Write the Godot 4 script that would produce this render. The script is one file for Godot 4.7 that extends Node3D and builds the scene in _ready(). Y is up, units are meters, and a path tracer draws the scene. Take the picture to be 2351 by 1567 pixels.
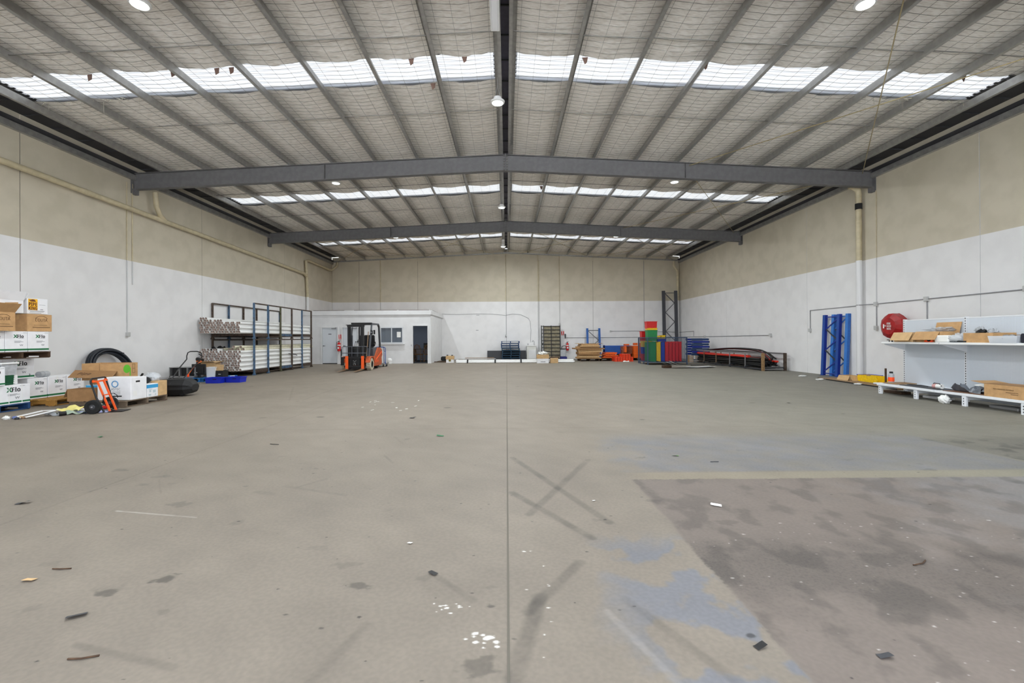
extends Node3D
# A steel-framed warehouse. x to the right, y up, the depth runs along -z (V(x, y, depth) turns a depth into a point). Metres.

class MB:
	var v := PackedVector3Array()
	var n := PackedVector3Array()
	var u := PackedVector2Array()
	var ix := PackedInt32Array()

	func vert(p: Vector3, nn: Vector3, uv := Vector2.ZERO) -> int:
		v.append(p)
		n.append(nn)
		u.append(uv)
		return v.size() - 1

	func face(a: int, b: int, c: int) -> void:
		var nn := n[a] + n[b] + n[c]
		if (v[b] - v[a]).cross(v[c] - v[a]).dot(nn) > 0.0:
			ix.append_array(PackedInt32Array([a, c, b]))
		else:
			ix.append_array(PackedInt32Array([a, b, c]))

	func tri(a: Vector3, b: Vector3, c: Vector3, nn: Vector3) -> void:
		var i := vert(a, nn)
		vert(b, nn)
		vert(c, nn)
		face(i, i + 1, i + 2)

	func quad(a: Vector3, b: Vector3, c: Vector3, d: Vector3, nn: Vector3) -> void:
		var i := vert(a, nn, Vector2(0, 1))
		vert(b, nn, Vector2(1, 1))
		vert(c, nn, Vector2(1, 0))
		vert(d, nn, Vector2(0, 0))
		face(i, i + 1, i + 2)
		face(i, i + 2, i + 3)

	func box(c: Vector3, s: Vector3, b := Basis()) -> MB:
		var h := s * 0.5
		for k in 3:
			var k1 := (k + 1) % 3
			var k2 := (k + 2) % 3
			for sg in [-1.0, 1.0]:
				var e := Vector3.ZERO
				e[k] = sg
				var pts := []
				for q in [[-1.0, -1.0], [1.0, -1.0], [1.0, 1.0], [-1.0, 1.0]]:
					var p := Vector3.ZERO
					p[k] = sg * h[k]
					p[k1] = q[0] * h[k1]
					p[k2] = q[1] * h[k2]
					pts.append(c + b * p)
				quad(pts[0], pts[1], pts[2], pts[3], b * e)
		return self

	func cbox(c: Vector3, s: Vector3, ch := 0.005, b := Basis()) -> MB:
		var h := s * 0.5
		ch = minf(ch, minf(h.x, minf(h.y, h.z)) * 0.6)
		var P := func(sx: float, sy: float, sz: float, k: int) -> Vector3:
			var p := Vector3(sx * (h.x - ch), sy * (h.y - ch), sz * (h.z - ch))
			p[k] = [sx, sy, sz][k] * h[k]
			return c + b * p
		for k in 3:
			var k1 := (k + 1) % 3
			var k2 := (k + 2) % 3
			for sg in [-1.0, 1.0]:
				var e := Vector3.ZERO
				e[k] = sg
				var pts := []
				for q in [[-1.0, -1.0], [1.0, -1.0], [1.0, 1.0], [-1.0, 1.0]]:
					var w := [0.0, 0.0, 0.0]
					w[k] = sg
					w[k1] = q[0]
					w[k2] = q[1]
					pts.append(P.call(w[0], w[1], w[2], k))
				quad(pts[0], pts[1], pts[2], pts[3], b * e)
		for k in 3:
			var k1 := (k + 1) % 3
			var k2 := (k + 2) % 3
			for s1 in [-1.0, 1.0]:
				for s2 in [-1.0, 1.0]:
					var e := Vector3.ZERO
					e[k1] = s1
					e[k2] = s2
					var w0 := [0.0, 0.0, 0.0]
					w0[k] = -1.0
					w0[k1] = s1
					w0[k2] = s2
					var w1 := w0.duplicate()
					w1[k] = 1.0
					quad(P.call(w0[0], w0[1], w0[2], k1), P.call(w1[0], w1[1], w1[2], k1), P.call(w1[0], w1[1], w1[2], k2), P.call(w0[0], w0[1], w0[2], k2), (b * e).normalized())
		for sx in [-1.0, 1.0]:
			for sy in [-1.0, 1.0]:
				for sz in [-1.0, 1.0]:
					tri(P.call(sx, sy, sz, 0), P.call(sx, sy, sz, 1), P.call(sx, sy, sz, 2), (b * Vector3(sx, sy, sz)).normalized())
		return self

	func bar(a: Vector3, c: Vector3, w: float, h: float, up := Vector3.UP) -> MB:
		var f := (c - a).normalized()
		if absf(f.dot(up)) > 0.99:
			up = Vector3.RIGHT if absf(f.x) < 0.9 else Vector3.BACK
		var s := f.cross(up).normalized()
		return box((a + c) * 0.5, Vector3(w, h, a.distance_to(c)), Basis(s, s.cross(f).normalized(), -f))

	func ring_at(p: Vector3, s: Vector3, t: Vector3, r: float, k: int, inward := false) -> int:
		var first := v.size()
		for j in k + 1:
			var a := TAU * j / k
			var d := s * cos(a) + t * sin(a)
			vert(p + d * r, -d if inward else d, Vector2(float(j) / k, 0))
		return first

	func tube(path: Array, r: float, k := 10, closed := false, caps := true) -> MB:
		var m := path.size()
		var t0: Vector3 = (path[1] - path[0]).normalized()
		var s := t0.cross(Vector3.UP)
		if s.length() < 0.05:
			s = t0.cross(Vector3.RIGHT)
		s = s.normalized()
		var rings := []
		for i in m:
			var a: Vector3 = path[(i - 1 + m) % m] if closed or i > 0 else path[0]
			var c: Vector3 = path[(i + 1) % m] if closed or i < m - 1 else path[m - 1]
			var f := (c - a).normalized()
			s = (s - f * f.dot(s)).normalized()
			rings.append(ring_at(path[i], s, f.cross(s), r, k))
			if caps and not closed and (i == 0 or i == m - 1):
				disc(path[i], -f if i == 0 else f, r, k)
		for i in (m if closed else m - 1):
			var A: int = rings[i]
			var C: int = rings[(i + 1) % m]
			for j in k:
				face(A + j, A + j + 1, C + j + 1)
				face(A + j, C + j + 1, C + j)
		return self

	func disc(p: Vector3, f: Vector3, r: float, k := 12) -> MB:
		var s := f.cross(Vector3.UP)
		if s.length() < 0.05:
			s = f.cross(Vector3.RIGHT)
		s = s.normalized()
		var t := f.cross(s)
		var i := vert(p, f)
		for j in k + 1:
			vert(p + (s * cos(TAU * j / k) + t * sin(TAU * j / k)) * r, f)
		for j in k:
			face(i, i + 1 + j, i + 2 + j)
		return self

	# profile: (radius, height) pairs turned about b.y; sharp corners get their own normals
	func lathe(c: Vector3, prof: Array, k := 20, b := Basis()) -> MB:
		for i in prof.size() - 1:
			var p: Vector2 = prof[i]
			var q: Vector2 = prof[i + 1]
			var d := (q - p).normalized()
			var nn := Vector2(d.y, -d.x)
			var first := v.size()
			for j in k + 1:
				var a := TAU * j / k
				var o := Vector3(cos(a), 0, sin(a))
				var nv := b * (o * nn.x + Vector3.UP * nn.y)
				vert(c + b * (o * p.x + Vector3.UP * p.y), nv)
				vert(c + b * (o * q.x + Vector3.UP * q.y), nv)
			for j in k:
				var A := first + 2 * j
				face(A, A + 1, A + 3)
				face(A, A + 3, A + 2)
		return self

	# a polygon in the xy plane of xf, thick along its z, centred
	func prism(poly: PackedVector2Array, thick: float, xf := Transform3D()) -> MB:
		var tris := Geometry2D.triangulate_polygon(poly)
		for sg in [-1.0, 1.0]:
			var nn: Vector3 = xf.basis * Vector3(0, 0, sg)
			for i in range(0, tris.size(), 3):
				var q := []
				for j in 3:
					var p := poly[tris[i + j]]
					q.append(xf * Vector3(p.x, p.y, sg * thick * 0.5))
				tri(q[0], q[1], q[2], nn)
		var area := 0.0
		for i in poly.size():
			area += poly[i].cross(poly[(i + 1) % poly.size()])
		for i in poly.size():
			var p := poly[i]
			var q := poly[(i + 1) % poly.size()]
			var d := (q - p).normalized() * signf(area)
			quad(xf * Vector3(p.x, p.y, -thick * 0.5), xf * Vector3(q.x, q.y, -thick * 0.5), xf * Vector3(q.x, q.y, thick * 0.5), xf * Vector3(p.x, p.y, thick * 0.5), xf.basis * Vector3(d.y, -d.x, 0))
		return self

	# a smooth sheet: f(i, j) gives points for 0..a by 0..c; seen from both sides
	func sheet(a: int, c: int, f: Callable, facing := Vector3.UP) -> MB:
		var first := v.size()
		for i in a + 1:
			for j in c + 1:
				v.append(f.call(i, j))
				u.append(Vector2(float(i) / a, float(j) / c))
		n.resize(v.size())
		for i in a + 1:
			for j in c + 1:
				var dx := v[first + mini(i + 1, a) * (c + 1) + j] - v[first + maxi(i - 1, 0) * (c + 1) + j]
				var dy := v[first + i * (c + 1) + mini(j + 1, c)] - v[first + i * (c + 1) + maxi(j - 1, 0)]
				var nn := dx.cross(dy).normalized()
				n[first + i * (c + 1) + j] = nn if nn.dot(facing) >= 0.0 else -nn
		var id := PackedInt32Array()
		for i in a:
			for j in c:
				var A := first + i * (c + 1) + j
				var C := A + c + 1
				if (v[C] - v[A]).cross(v[A + 1] - v[A]).dot(n[A]) > 0.0:
					id.append_array(PackedInt32Array([A, A + 1, C, C, A + 1, C + 1]))
				else:
					id.append_array(PackedInt32Array([A, C, A + 1, C, C + 1, A + 1]))
		ix.append_array(id)
		return self

	func mesh(into: ArrayMesh = null) -> ArrayMesh:
		var m := into if into else ArrayMesh.new()
		var a := []
		a.resize(Mesh.ARRAY_MAX)
		a[Mesh.ARRAY_VERTEX] = v
		a[Mesh.ARRAY_NORMAL] = n
		a[Mesh.ARRAY_TEX_UV] = u
		a[Mesh.ARRAY_INDEX] = ix
		m.add_surface_from_arrays(Mesh.PRIMITIVE_TRIANGLES, a)
		return m

var M := {}
var taken := {}
var tex := {}
var rng := RandomNumberGenerator.new()
var font: SystemFont

func V(x: float, y: float, d: float) -> Vector3:
	return Vector3(x, y, -d)

func S(m: MB) -> ArrayMesh:
	return m.mesh()

func numbered(called: String) -> String:
	var k: int = taken.get(called, -1) + 1
	taken[called] = k
	return called if k == 0 else "%s_%03d" % [called, k]

func tag(o: Node3D, label: String, category: String, group := "") -> Node3D:
	o.set_meta("label", label)
	o.set_meta("category", category)
	o.set_meta("kind", "thing")
	if group != "":
		o.set_meta("group", group)
	return o

func thing(called: String, label: String, category: String, at := Vector3.ZERO, turn := 0.0, group := "") -> Node3D:
	var o := Node3D.new()
	o.name = numbered(called)
	add_child(o)
	o.position = at
	o.rotation.y = deg_to_rad(turn)
	return tag(o, label, category, group)

# a part (or a single-mesh thing when the parent is this node)
func put(parent: Node3D, called: String, m, mat: Material, at := Vector3.ZERO, b := Basis()) -> MeshInstance3D:
	var o := MeshInstance3D.new()
	o.name = numbered(called) if parent == self else called
	o.mesh = m.mesh() if m is MB else m
	o.material_override = mat
	o.transform = Transform3D(b, at)
	parent.add_child(o, true)
	return o

func solo(called: String, m, mat: Material, label: String, category: String, at := Vector3.ZERO, turn := 0.0, group := "") -> MeshInstance3D:
	var o := put(self, called, m, mat, at, Basis(Vector3.UP, deg_to_rad(turn)))
	tag(o, label, category, group)
	return o

func structure(called: String) -> Node3D:
	var o := Node3D.new()
	o.name = numbered(called)
	o.set_meta("kind", "structure")
	add_child(o)
	return o

func dup(o: Node3D, at: Vector3, turn := 0.0, label := "", called := "") -> Node3D:
	var c: Node3D = o.duplicate()
	var base := called if called != "" else String(o.name).rstrip("0123456789").trim_suffix("_")
	c.name = numbered(base)
	add_child(c)
	c.position = at
	c.rotation.y = deg_to_rad(turn)
	if label != "":
		c.set_meta("label", label)
	return c

func mat(called: String, c: Color, rough := 0.6, metal := 0.0, t := "", scale := 1.0, stretch := Vector3.ONE) -> StandardMaterial3D:
	if M.has(called):
		return M[called]
	var m := StandardMaterial3D.new()
	m.resource_name = called
	m.albedo_color = c
	m.roughness = rough
	m.metallic = metal
	if t != "":
		m.albedo_texture = tex[t]
		m.uv1_triplanar = true
		m.uv1_scale = stretch * scale
	M[called] = m
	return m

func noise(freq: float, oct := 4, kind := FastNoiseLite.TYPE_SIMPLEX_SMOOTH, sd := 1) -> FastNoiseLite:
	var f := FastNoiseLite.new()
	f.noise_type = kind
	f.frequency = freq
	f.fractal_octaves = oct
	f.seed = sd
	return f

func noise_tex(f: FastNoiseLite, lo: Color, hi: Color, size := 512, a := 0.25, z := 0.75) -> NoiseTexture2D:
	var t := NoiseTexture2D.new()
	t.width = size
	t.height = size
	t.seamless = true
	t.noise = f
	var g := Gradient.new()
	g.offsets = PackedFloat32Array([a, z])
	g.colors = PackedColorArray([lo, hi])
	t.color_ramp = g
	return t

func noise_normal(f: FastNoiseLite, strength: float, size := 512) -> NoiseTexture2D:
	var t := NoiseTexture2D.new()
	t.width = size
	t.height = size
	t.seamless = true
	t.noise = f
	t.as_normal_map = true
	t.bump_strength = strength
	return t

# flat lettering of a given cap height, standing in the xy plane of b, centred on at; wide squeezes it to that width
func letters(parent: Node3D, text: String, high: float, wide: float, m: Material, at: Vector3, b := Basis(), heavy := true) -> MeshInstance3D:
	var t := TextMesh.new()
	t.text = text
	t.font = M_font(heavy)
	t.font_size = 64
	t.pixel_size = 0.01
	t.depth = 0.01
	t.curve_step = 2.0
	var box := t.get_aabb()
	var k := high / maxf(box.size.y, 0.01)
	var kx := wide / maxf(box.size.x, 0.01) if wide > 0.0 else k
	var o := MeshInstance3D.new()
	o.name = "lettering"
	o.mesh = t
	o.material_override = m
	var c := box.get_center()
	var bb := b * Basis.from_scale(Vector3(kx, k, 0.2))
	o.transform = Transform3D(bb, at - bb * c)
	parent.add_child(o, true)
	return o

func M_font(heavy: bool) -> SystemFont:
	var key := "font%d" % int(heavy)
	if not M.has(key):
		var f := SystemFont.new()
		f.font_names = PackedStringArray(["Droid Sans"])
		f.font_weight = 700 if heavy else 400
		M[key] = f
	return M[key]

const WX := 11.52   # inner face of the side walls
const WB := 30.19   # depth of the back wall
const PAINT := 3.82 # top of the white paint
const RIDGE := 7.30 # insulation at the ridge
const FALL := 0.048

func roof(x: float) -> float:
	return RIDGE - FALL * absf(x)

func _ready() -> void:
	rng.seed = 7
	# --- camera
	var cam := Camera3D.new()
	cam.name = "camera"
	cam.projection = Camera3D.PROJECTION_FRUSTUM
	cam.keep_aspect = Camera3D.KEEP_HEIGHT
	cam.near = 0.05
	cam.far = 200.0
	cam.size = 2.0 * cam.near * 783.5 / 1045.0
	cam.frustum_offset = Vector2(cam.near * 4.07 / 1045.0, -cam.near * 9.77 / 1045.0)
	cam.position = Vector3(0, 1.38, 0)
	cam.rotation = Vector3(0.0025, -0.0079, -0.0059)
	add_child(cam)
	cam.current = true
	# --- sky and exposure
	var env := Environment.new()
	env.background_mode = Environment.BG_SKY
	var sky := Sky.new()
	var ps := ProceduralSkyMaterial.new()
	ps.sky_top_color = Color(0.86, 0.90, 0.97)
	ps.sky_horizon_color = Color(0.96, 0.97, 1.0)
	ps.ground_bottom_color = Color(0.42, 0.41, 0.39)
	ps.ground_horizon_color = Color(0.55, 0.55, 0.54)
	ps.sky_energy_multiplier = SKY
	ps.ground_energy_multiplier = SKY
	sky.sky_material = ps
	env.sky = sky
	env.tonemap_mode = Environment.TONE_MAPPER_LINEAR
	env.tonemap_exposure = EXPOSURE
	env.sdfgi_enabled = true
	env.ssao_enabled = true
	env.ssil_enabled = true
	var we := WorldEnvironment.new()
	we.name = "environment"
	we.environment = env
	add_child(we)
	var sun := DirectionalLight3D.new()
	sun.name = "sun"
	sun.light_energy = SUN
	sun.light_color = Color(0.97, 0.985, 1.0)
	sun.light_angular_distance = 0.6
	sun.shadow_enabled = true
	sun.rotation_degrees = Vector3(-52, 180 + 12, 0)
	add_child(sun)
	make_materials()
	build_floor()
	build_walls()
	build_roof()
	build_frames()
	build_services()
	build_lamps()
	build_office()
	build_left()
	build_rack()
	build_forklift()
	build_back()
	build_right()
	build_litter()

const SKY := 2.2
const EXPOSURE := 0.80
const LAMP := 25.0
const DOOR := 24
const SUN := 56.0

func make_materials() -> void:
	tex.mottle = noise_tex(noise(0.012, 5), Color(0.92, 0.92, 0.92), Color(1, 1, 1))
	tex.dirty = noise_tex(noise(0.01, 6, FastNoiseLite.TYPE_SIMPLEX_SMOOTH, 4), Color(0.84, 0.82, 0.80), Color(1, 1, 1), 512, 0.15, 0.6)
	tex.fine = noise_tex(noise(0.02, 5, FastNoiseLite.TYPE_SIMPLEX_SMOOTH, 6), Color(0.93, 0.93, 0.93), Color(1, 1, 1), 256)
	tex.grain = noise_tex(noise(0.03, 4, FastNoiseLite.TYPE_SIMPLEX_SMOOTH, 9), Color(0.6, 0.55, 0.5), Color(1, 1, 1), 256, 0.2, 0.8)
	tex.rusty = noise_tex(noise(0.018, 5, FastNoiseLite.TYPE_SIMPLEX_SMOOTH, 12), Color(0.72, 0.64, 0.60), Color(1, 1, 1), 256, 0.25, 0.5)
	tex.wall = noise_tex(noise(0.006, 6, FastNoiseLite.TYPE_SIMPLEX_SMOOTH, 21), Color(0.98, 0.98, 0.98), Color(1, 1, 1), 512, 0.2, 0.6)
	tex.beige = noise_tex(noise(0.006, 6, FastNoiseLite.TYPE_SIMPLEX_SMOOTH, 22), Color(0.965, 0.965, 0.96), Color(1, 1, 1), 512, 0.2, 0.6)
	mat("white_wall", Color(0.93, 0.925, 0.92), 0.7, 0, "wall", 0.35)
	mat("beige_wall", Color(0.80, 0.765, 0.685), 0.75, 0, "beige", 0.35)
	mat("white_board", Color(0.90, 0.90, 0.90), 0.6, 0, "wall", 0.5)
	mat("joint", Color(0.40, 0.38, 0.34), 0.9)
	mat("caulk", Color(0.74, 0.74, 0.74), 0.8)
	mat("beige_pipe", Color(0.80, 0.75, 0.62), 0.4, 0, "mottle", 0.6)
	mat("white_pipe", Color(0.90, 0.90, 0.90), 0.4)
	mat("steel_dark", Color(0.385, 0.38, 0.385), 0.55, 0, "mottle", 0.8)
	mat("galv", Color(0.66, 0.655, 0.64), 0.38, 0.55, "mottle", 0.9)
	mat("galv_plain", Color(0.62, 0.62, 0.62), 0.4, 0.6)
	mat("wire", Color(0.50, 0.49, 0.47), 0.5, 0.2)
	mat("conduit", Color(0.56, 0.56, 0.57), 0.5)
	mat("deck_dark", Color(0.22, 0.22, 0.23), 0.6, 0.2)
	mat("ridge_dark", Color(0.34, 0.33, 0.39), 0.5, 0.3, "mottle", 1.0)
	mat("black", Color(0.05, 0.05, 0.055), 0.5)
	mat("black_soft", Color(0.09, 0.09, 0.095), 0.65, 0, "mottle", 3.0)
	mat("rubber", Color(0.07, 0.07, 0.07), 0.85)
	mat("charcoal", Color(0.20, 0.205, 0.22), 0.5)
	mat("white_plastic", Color(0.93, 0.93, 0.92), 0.4)
	mat("pvc", Color(0.95, 0.95, 0.94), 0.32)
	mat("pvc_old", Color(0.88, 0.86, 0.76), 0.5, 0, "mottle", 1.0)
	mat("pvc_in_shade", Color(0.88, 0.81, 0.77), 0.7)  # beige tone puts the shade inside the pipe ends into the colour
	mat("pvc_end", Color(0.72, 0.68, 0.66), 0.6)
	mat("grey_plastic", Color(0.72, 0.73, 0.74), 0.45, 0, "mottle", 2.0)
	mat("card", Color(0.76, 0.60, 0.41), 0.85, 0, "fine", 1.5)
	mat("card_light", Color(0.82, 0.68, 0.49), 0.85, 0, "fine", 1.5)
	mat("card_dark", Color(0.62, 0.47, 0.31), 0.9, 0, "fine", 1.5)
	mat("white_card", Color(0.94, 0.94, 0.945), 0.6, 0, "wall", 1.2)
	mat("tape", Color(0.80, 0.66, 0.44), 0.25)
	mat("ink", Color(0.08, 0.08, 0.085), 0.7)
	mat("ink_soft", Color(0.45, 0.45, 0.47), 0.7)
	mat("ink_brown", Color(0.36, 0.25, 0.15), 0.8)
	mat("ink_green", Color(0.06, 0.42, 0.24), 0.7)
	mat("lime", Color(0.36, 0.70, 0.16), 0.7)
	mat("cyan_print", Color(0.22, 0.62, 0.83), 0.6)
	mat("logo_blue", Color(0.36, 0.58, 0.76), 0.6)
	mat("yellow_print", Color(0.93, 0.70, 0.10), 0.6)
	mat("ink_maroon", Color(0.30, 0.06, 0.10), 0.7)
	mat("timber", Color(0.72, 0.60, 0.45), 0.85, 0, "grain", 1.2, Vector3(1, 9, 9))
	mat("timber_z", Color(0.72, 0.60, 0.45), 0.85, 0, "grain", 1.2, Vector3(9, 9, 1))
	mat("timber_grey", Color(0.52, 0.46, 0.39), 0.9, 0, "grain", 1.2, Vector3(1, 9, 9))
	mat("timber_yellow", Color(0.80, 0.60, 0.28), 0.8, 0, "grain", 1.2, Vector3(1, 9, 9))
	mat("timber_dark", Color(0.34, 0.25, 0.17), 0.9, 0, "grain", 1.2, Vector3(1, 9, 9))
	mat("chair_wood", Color(0.66, 0.47, 0.22), 0.5, 0, "grain", 2.0, Vector3(4, 1, 4))
	mat("pallet_blue", Color(0.11, 0.27, 0.46), 0.75, 0, "dirty", 1.5)
	mat("pallet_blue_light", Color(0.16, 0.47, 0.75), 0.7, 0, "dirty", 1.5)
	mat("tub_blue", Color(0.05, 0.14, 0.68), 0.4)
	mat("rack_blue", Color(0.15, 0.40, 0.72), 0.45, 0, "mottle", 2.0)
	mat("rack_blue_deep", Color(0.06, 0.17, 0.55), 0.45)
	mat("stillage_blue", Color(0.27, 0.385, 0.50), 0.6, 0, "rusty", 1.1)
	mat("stillage_brown", Color(0.30, 0.245, 0.20), 0.75, 0, "rusty", 1.5)
	mat("stillage_olive", Color(0.33, 0.33, 0.24), 0.75, 0, "rusty", 1.5)
	mat("truck_orange", Color(0.93, 0.35, 0.07), 0.45)
	mat("truck_orange_dull", Color(0.80, 0.37, 0.18), 0.5, 0, "dirty", 1.5)
	mat("tyre_cream", Color(0.66, 0.63, 0.55), 0.85, 0, "dirty", 3.0)
	mat("tyre_wall", Color(0.84, 0.81, 0.72), 0.8, 0, "dirty", 2.0)
	mat("guard_grey", Color(0.33, 0.345, 0.37), 0.5)
	mat("bronze", Color(0.62, 0.51, 0.40), 0.4, 0.4, "dirty", 2.0)
	mat("red", Color(0.80, 0.07, 0.06), 0.4)
	mat("red_dark", Color(0.55, 0.05, 0.06), 0.45)
	mat("red_vinyl", Color(0.66, 0.05, 0.06), 0.4, 0, "dirty", 1.2)
	mat("red_tub", Color(0.82, 0.06, 0.05), 0.45, 0, "mottle", 2.0)
	mat("green_tub", Color(0.10, 0.52, 0.27), 0.45, 0, "mottle", 2.0)
	mat("yellow_tub", Color(0.97, 0.80, 0.05), 0.45, 0, "mottle", 2.0)
	mat("blue_tub", Color(0.08, 0.22, 0.66), 0.45, 0, "mottle", 2.0)
	mat("orange_beam", Color(0.92, 0.40, 0.08), 0.5, 0, "dirty", 2.0)
	mat("orange_red", Color(0.90, 0.24, 0.07), 0.5, 0, "dirty", 2.0)
	mat("cage_blue", Color(0.20, 0.28, 0.38), 0.5)
	mat("steel_upright", Color(0.27, 0.275, 0.30), 0.5, 0, "mottle", 2.0)
	mat("gate_black", Color(0.10, 0.10, 0.105), 0.5)
	mat("rod", Color(0.72, 0.66, 0.50), 0.4, 0.5)
	mat("gondola", Color(0.90, 0.91, 0.92), 0.4)
	mat("poly_pipe", Color(0.10, 0.125, 0.16), 0.45)
	mat("office_in", Color(0.60, 0.635, 0.71), 0.8)
	mat("office_floor", Color(0.30, 0.31, 0.33), 0.8)
	mat("aluminium", Color(0.88, 0.89, 0.90), 0.35, 0.2)
	mat("chrome", Color(0.80, 0.80, 0.80), 0.15, 1.0)
	mat("paper", Color(0.95, 0.95, 0.93), 0.8)
	mat("silver_film", Color(0.70, 0.71, 0.73), 0.25, 0.5)
	mat("sage", Color(0.62, 0.68, 0.60), 0.7)
	mat("orange_bright", Color(1.0, 0.32, 0.05), 0.5)
	var gl := mat("dark_glass", Color(0.55, 0.6, 0.65, 0.25), 0.05)
	gl.transparency = BaseMaterial3D.TRANSPARENCY_ALPHA
	var pl := mat("clear_film", Color(0.92, 0.94, 0.96, 0.45), 0.3)
	pl.transparency = BaseMaterial3D.TRANSPARENCY_ALPHA
	var sk := mat("skylight", Color(0.93, 0.95, 0.98), 0.5)
	sk.backlight_enabled = true
	sk.backlight = Color(0.2, 0.2, 0.2)
	var lm := mat("lamp_face", Color(1, 1, 1), 0.4)
	lm.emission_enabled = true
	lm.emission = Color(0.95, 1.0, 0.97)
	lm.emission_energy_multiplier = 4.0
	# foil: crinkled silver sheet, dulled with dust
	var fo := StandardMaterial3D.new()
	fo.resource_name = "foil"
	fo.albedo_color = Color(0.985, 0.97, 0.94)
	fo.metallic = 0.08
	fo.roughness = 0.42
	tex.foil = noise_tex(noise(0.02, 5, FastNoiseLite.TYPE_SIMPLEX_SMOOTH, 31), Color(0.90, 0.885, 0.87), Color(1, 1, 1), 512, 0.2, 0.6)
	fo.albedo_texture = tex.foil
	tex.foil_n = noise_normal(noise(0.02, 4, FastNoiseLite.TYPE_SIMPLEX, 32), 6.0)
	fo.normal_enabled = true
	fo.normal_texture = tex.foil_n
	fo.normal_scale = 0.3
	fo.uv1_triplanar = true
	fo.uv1_world_triplanar = true
	fo.uv1_scale = Vector3(0.5, 1.0, 2.5)
	M["foil"] = fo
	# perforated sheets: real holes
	var im := Image.create(64, 64, false, Image.FORMAT_RGBA8)
	im.fill(Color(1, 1, 1, 1))
	for y in 64:
		for x in 64:
			if Vector2(x - 32, y - 32).length() < 11.0:
				im.set_pixel(x, y, Color(1, 1, 1, 0))
	tex.peg = ImageTexture.create_from_image(im)
	var pg := StandardMaterial3D.new()
	pg.resource_name = "peg_sheet"
	pg.albedo_color = Color(0.84, 0.865, 0.89)
	pg.roughness = 0.4
	pg.albedo_texture = tex.peg
	pg.transparency = BaseMaterial3D.TRANSPARENCY_ALPHA_SCISSOR
	pg.alpha_scissor_threshold = 0.5
	M["peg_sheet"] = pg
	var pu := pg.duplicate()
	pu.resource_name = "perforated_blue"
	pu.albedo_color = Color(0.11, 0.30, 0.62)
	M["perforated_blue"] = pu
	var pd := pg.duplicate()
	pd.resource_name = "perforated_light"
	pd.albedo_color = Color(0.20, 0.48, 0.80)
	M["perforated_light"] = pd

# ---------------------------------------------------------------- the shell
func smooth(a: float, b: float, x: float) -> float:
	var t := clampf((x - a) / (b - a), 0.0, 1.0)
	return t * t * (3.0 - 2.0 * t)

func seg(px: float, py: float, a: Vector2, b: Vector2) -> float:
	var p := Vector2(px, py)
	var t := clampf((p - a).dot(b - a) / (b - a).length_squared(), 0.0, 1.0)
	return p.distance_to(a + (b - a) * t)

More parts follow.
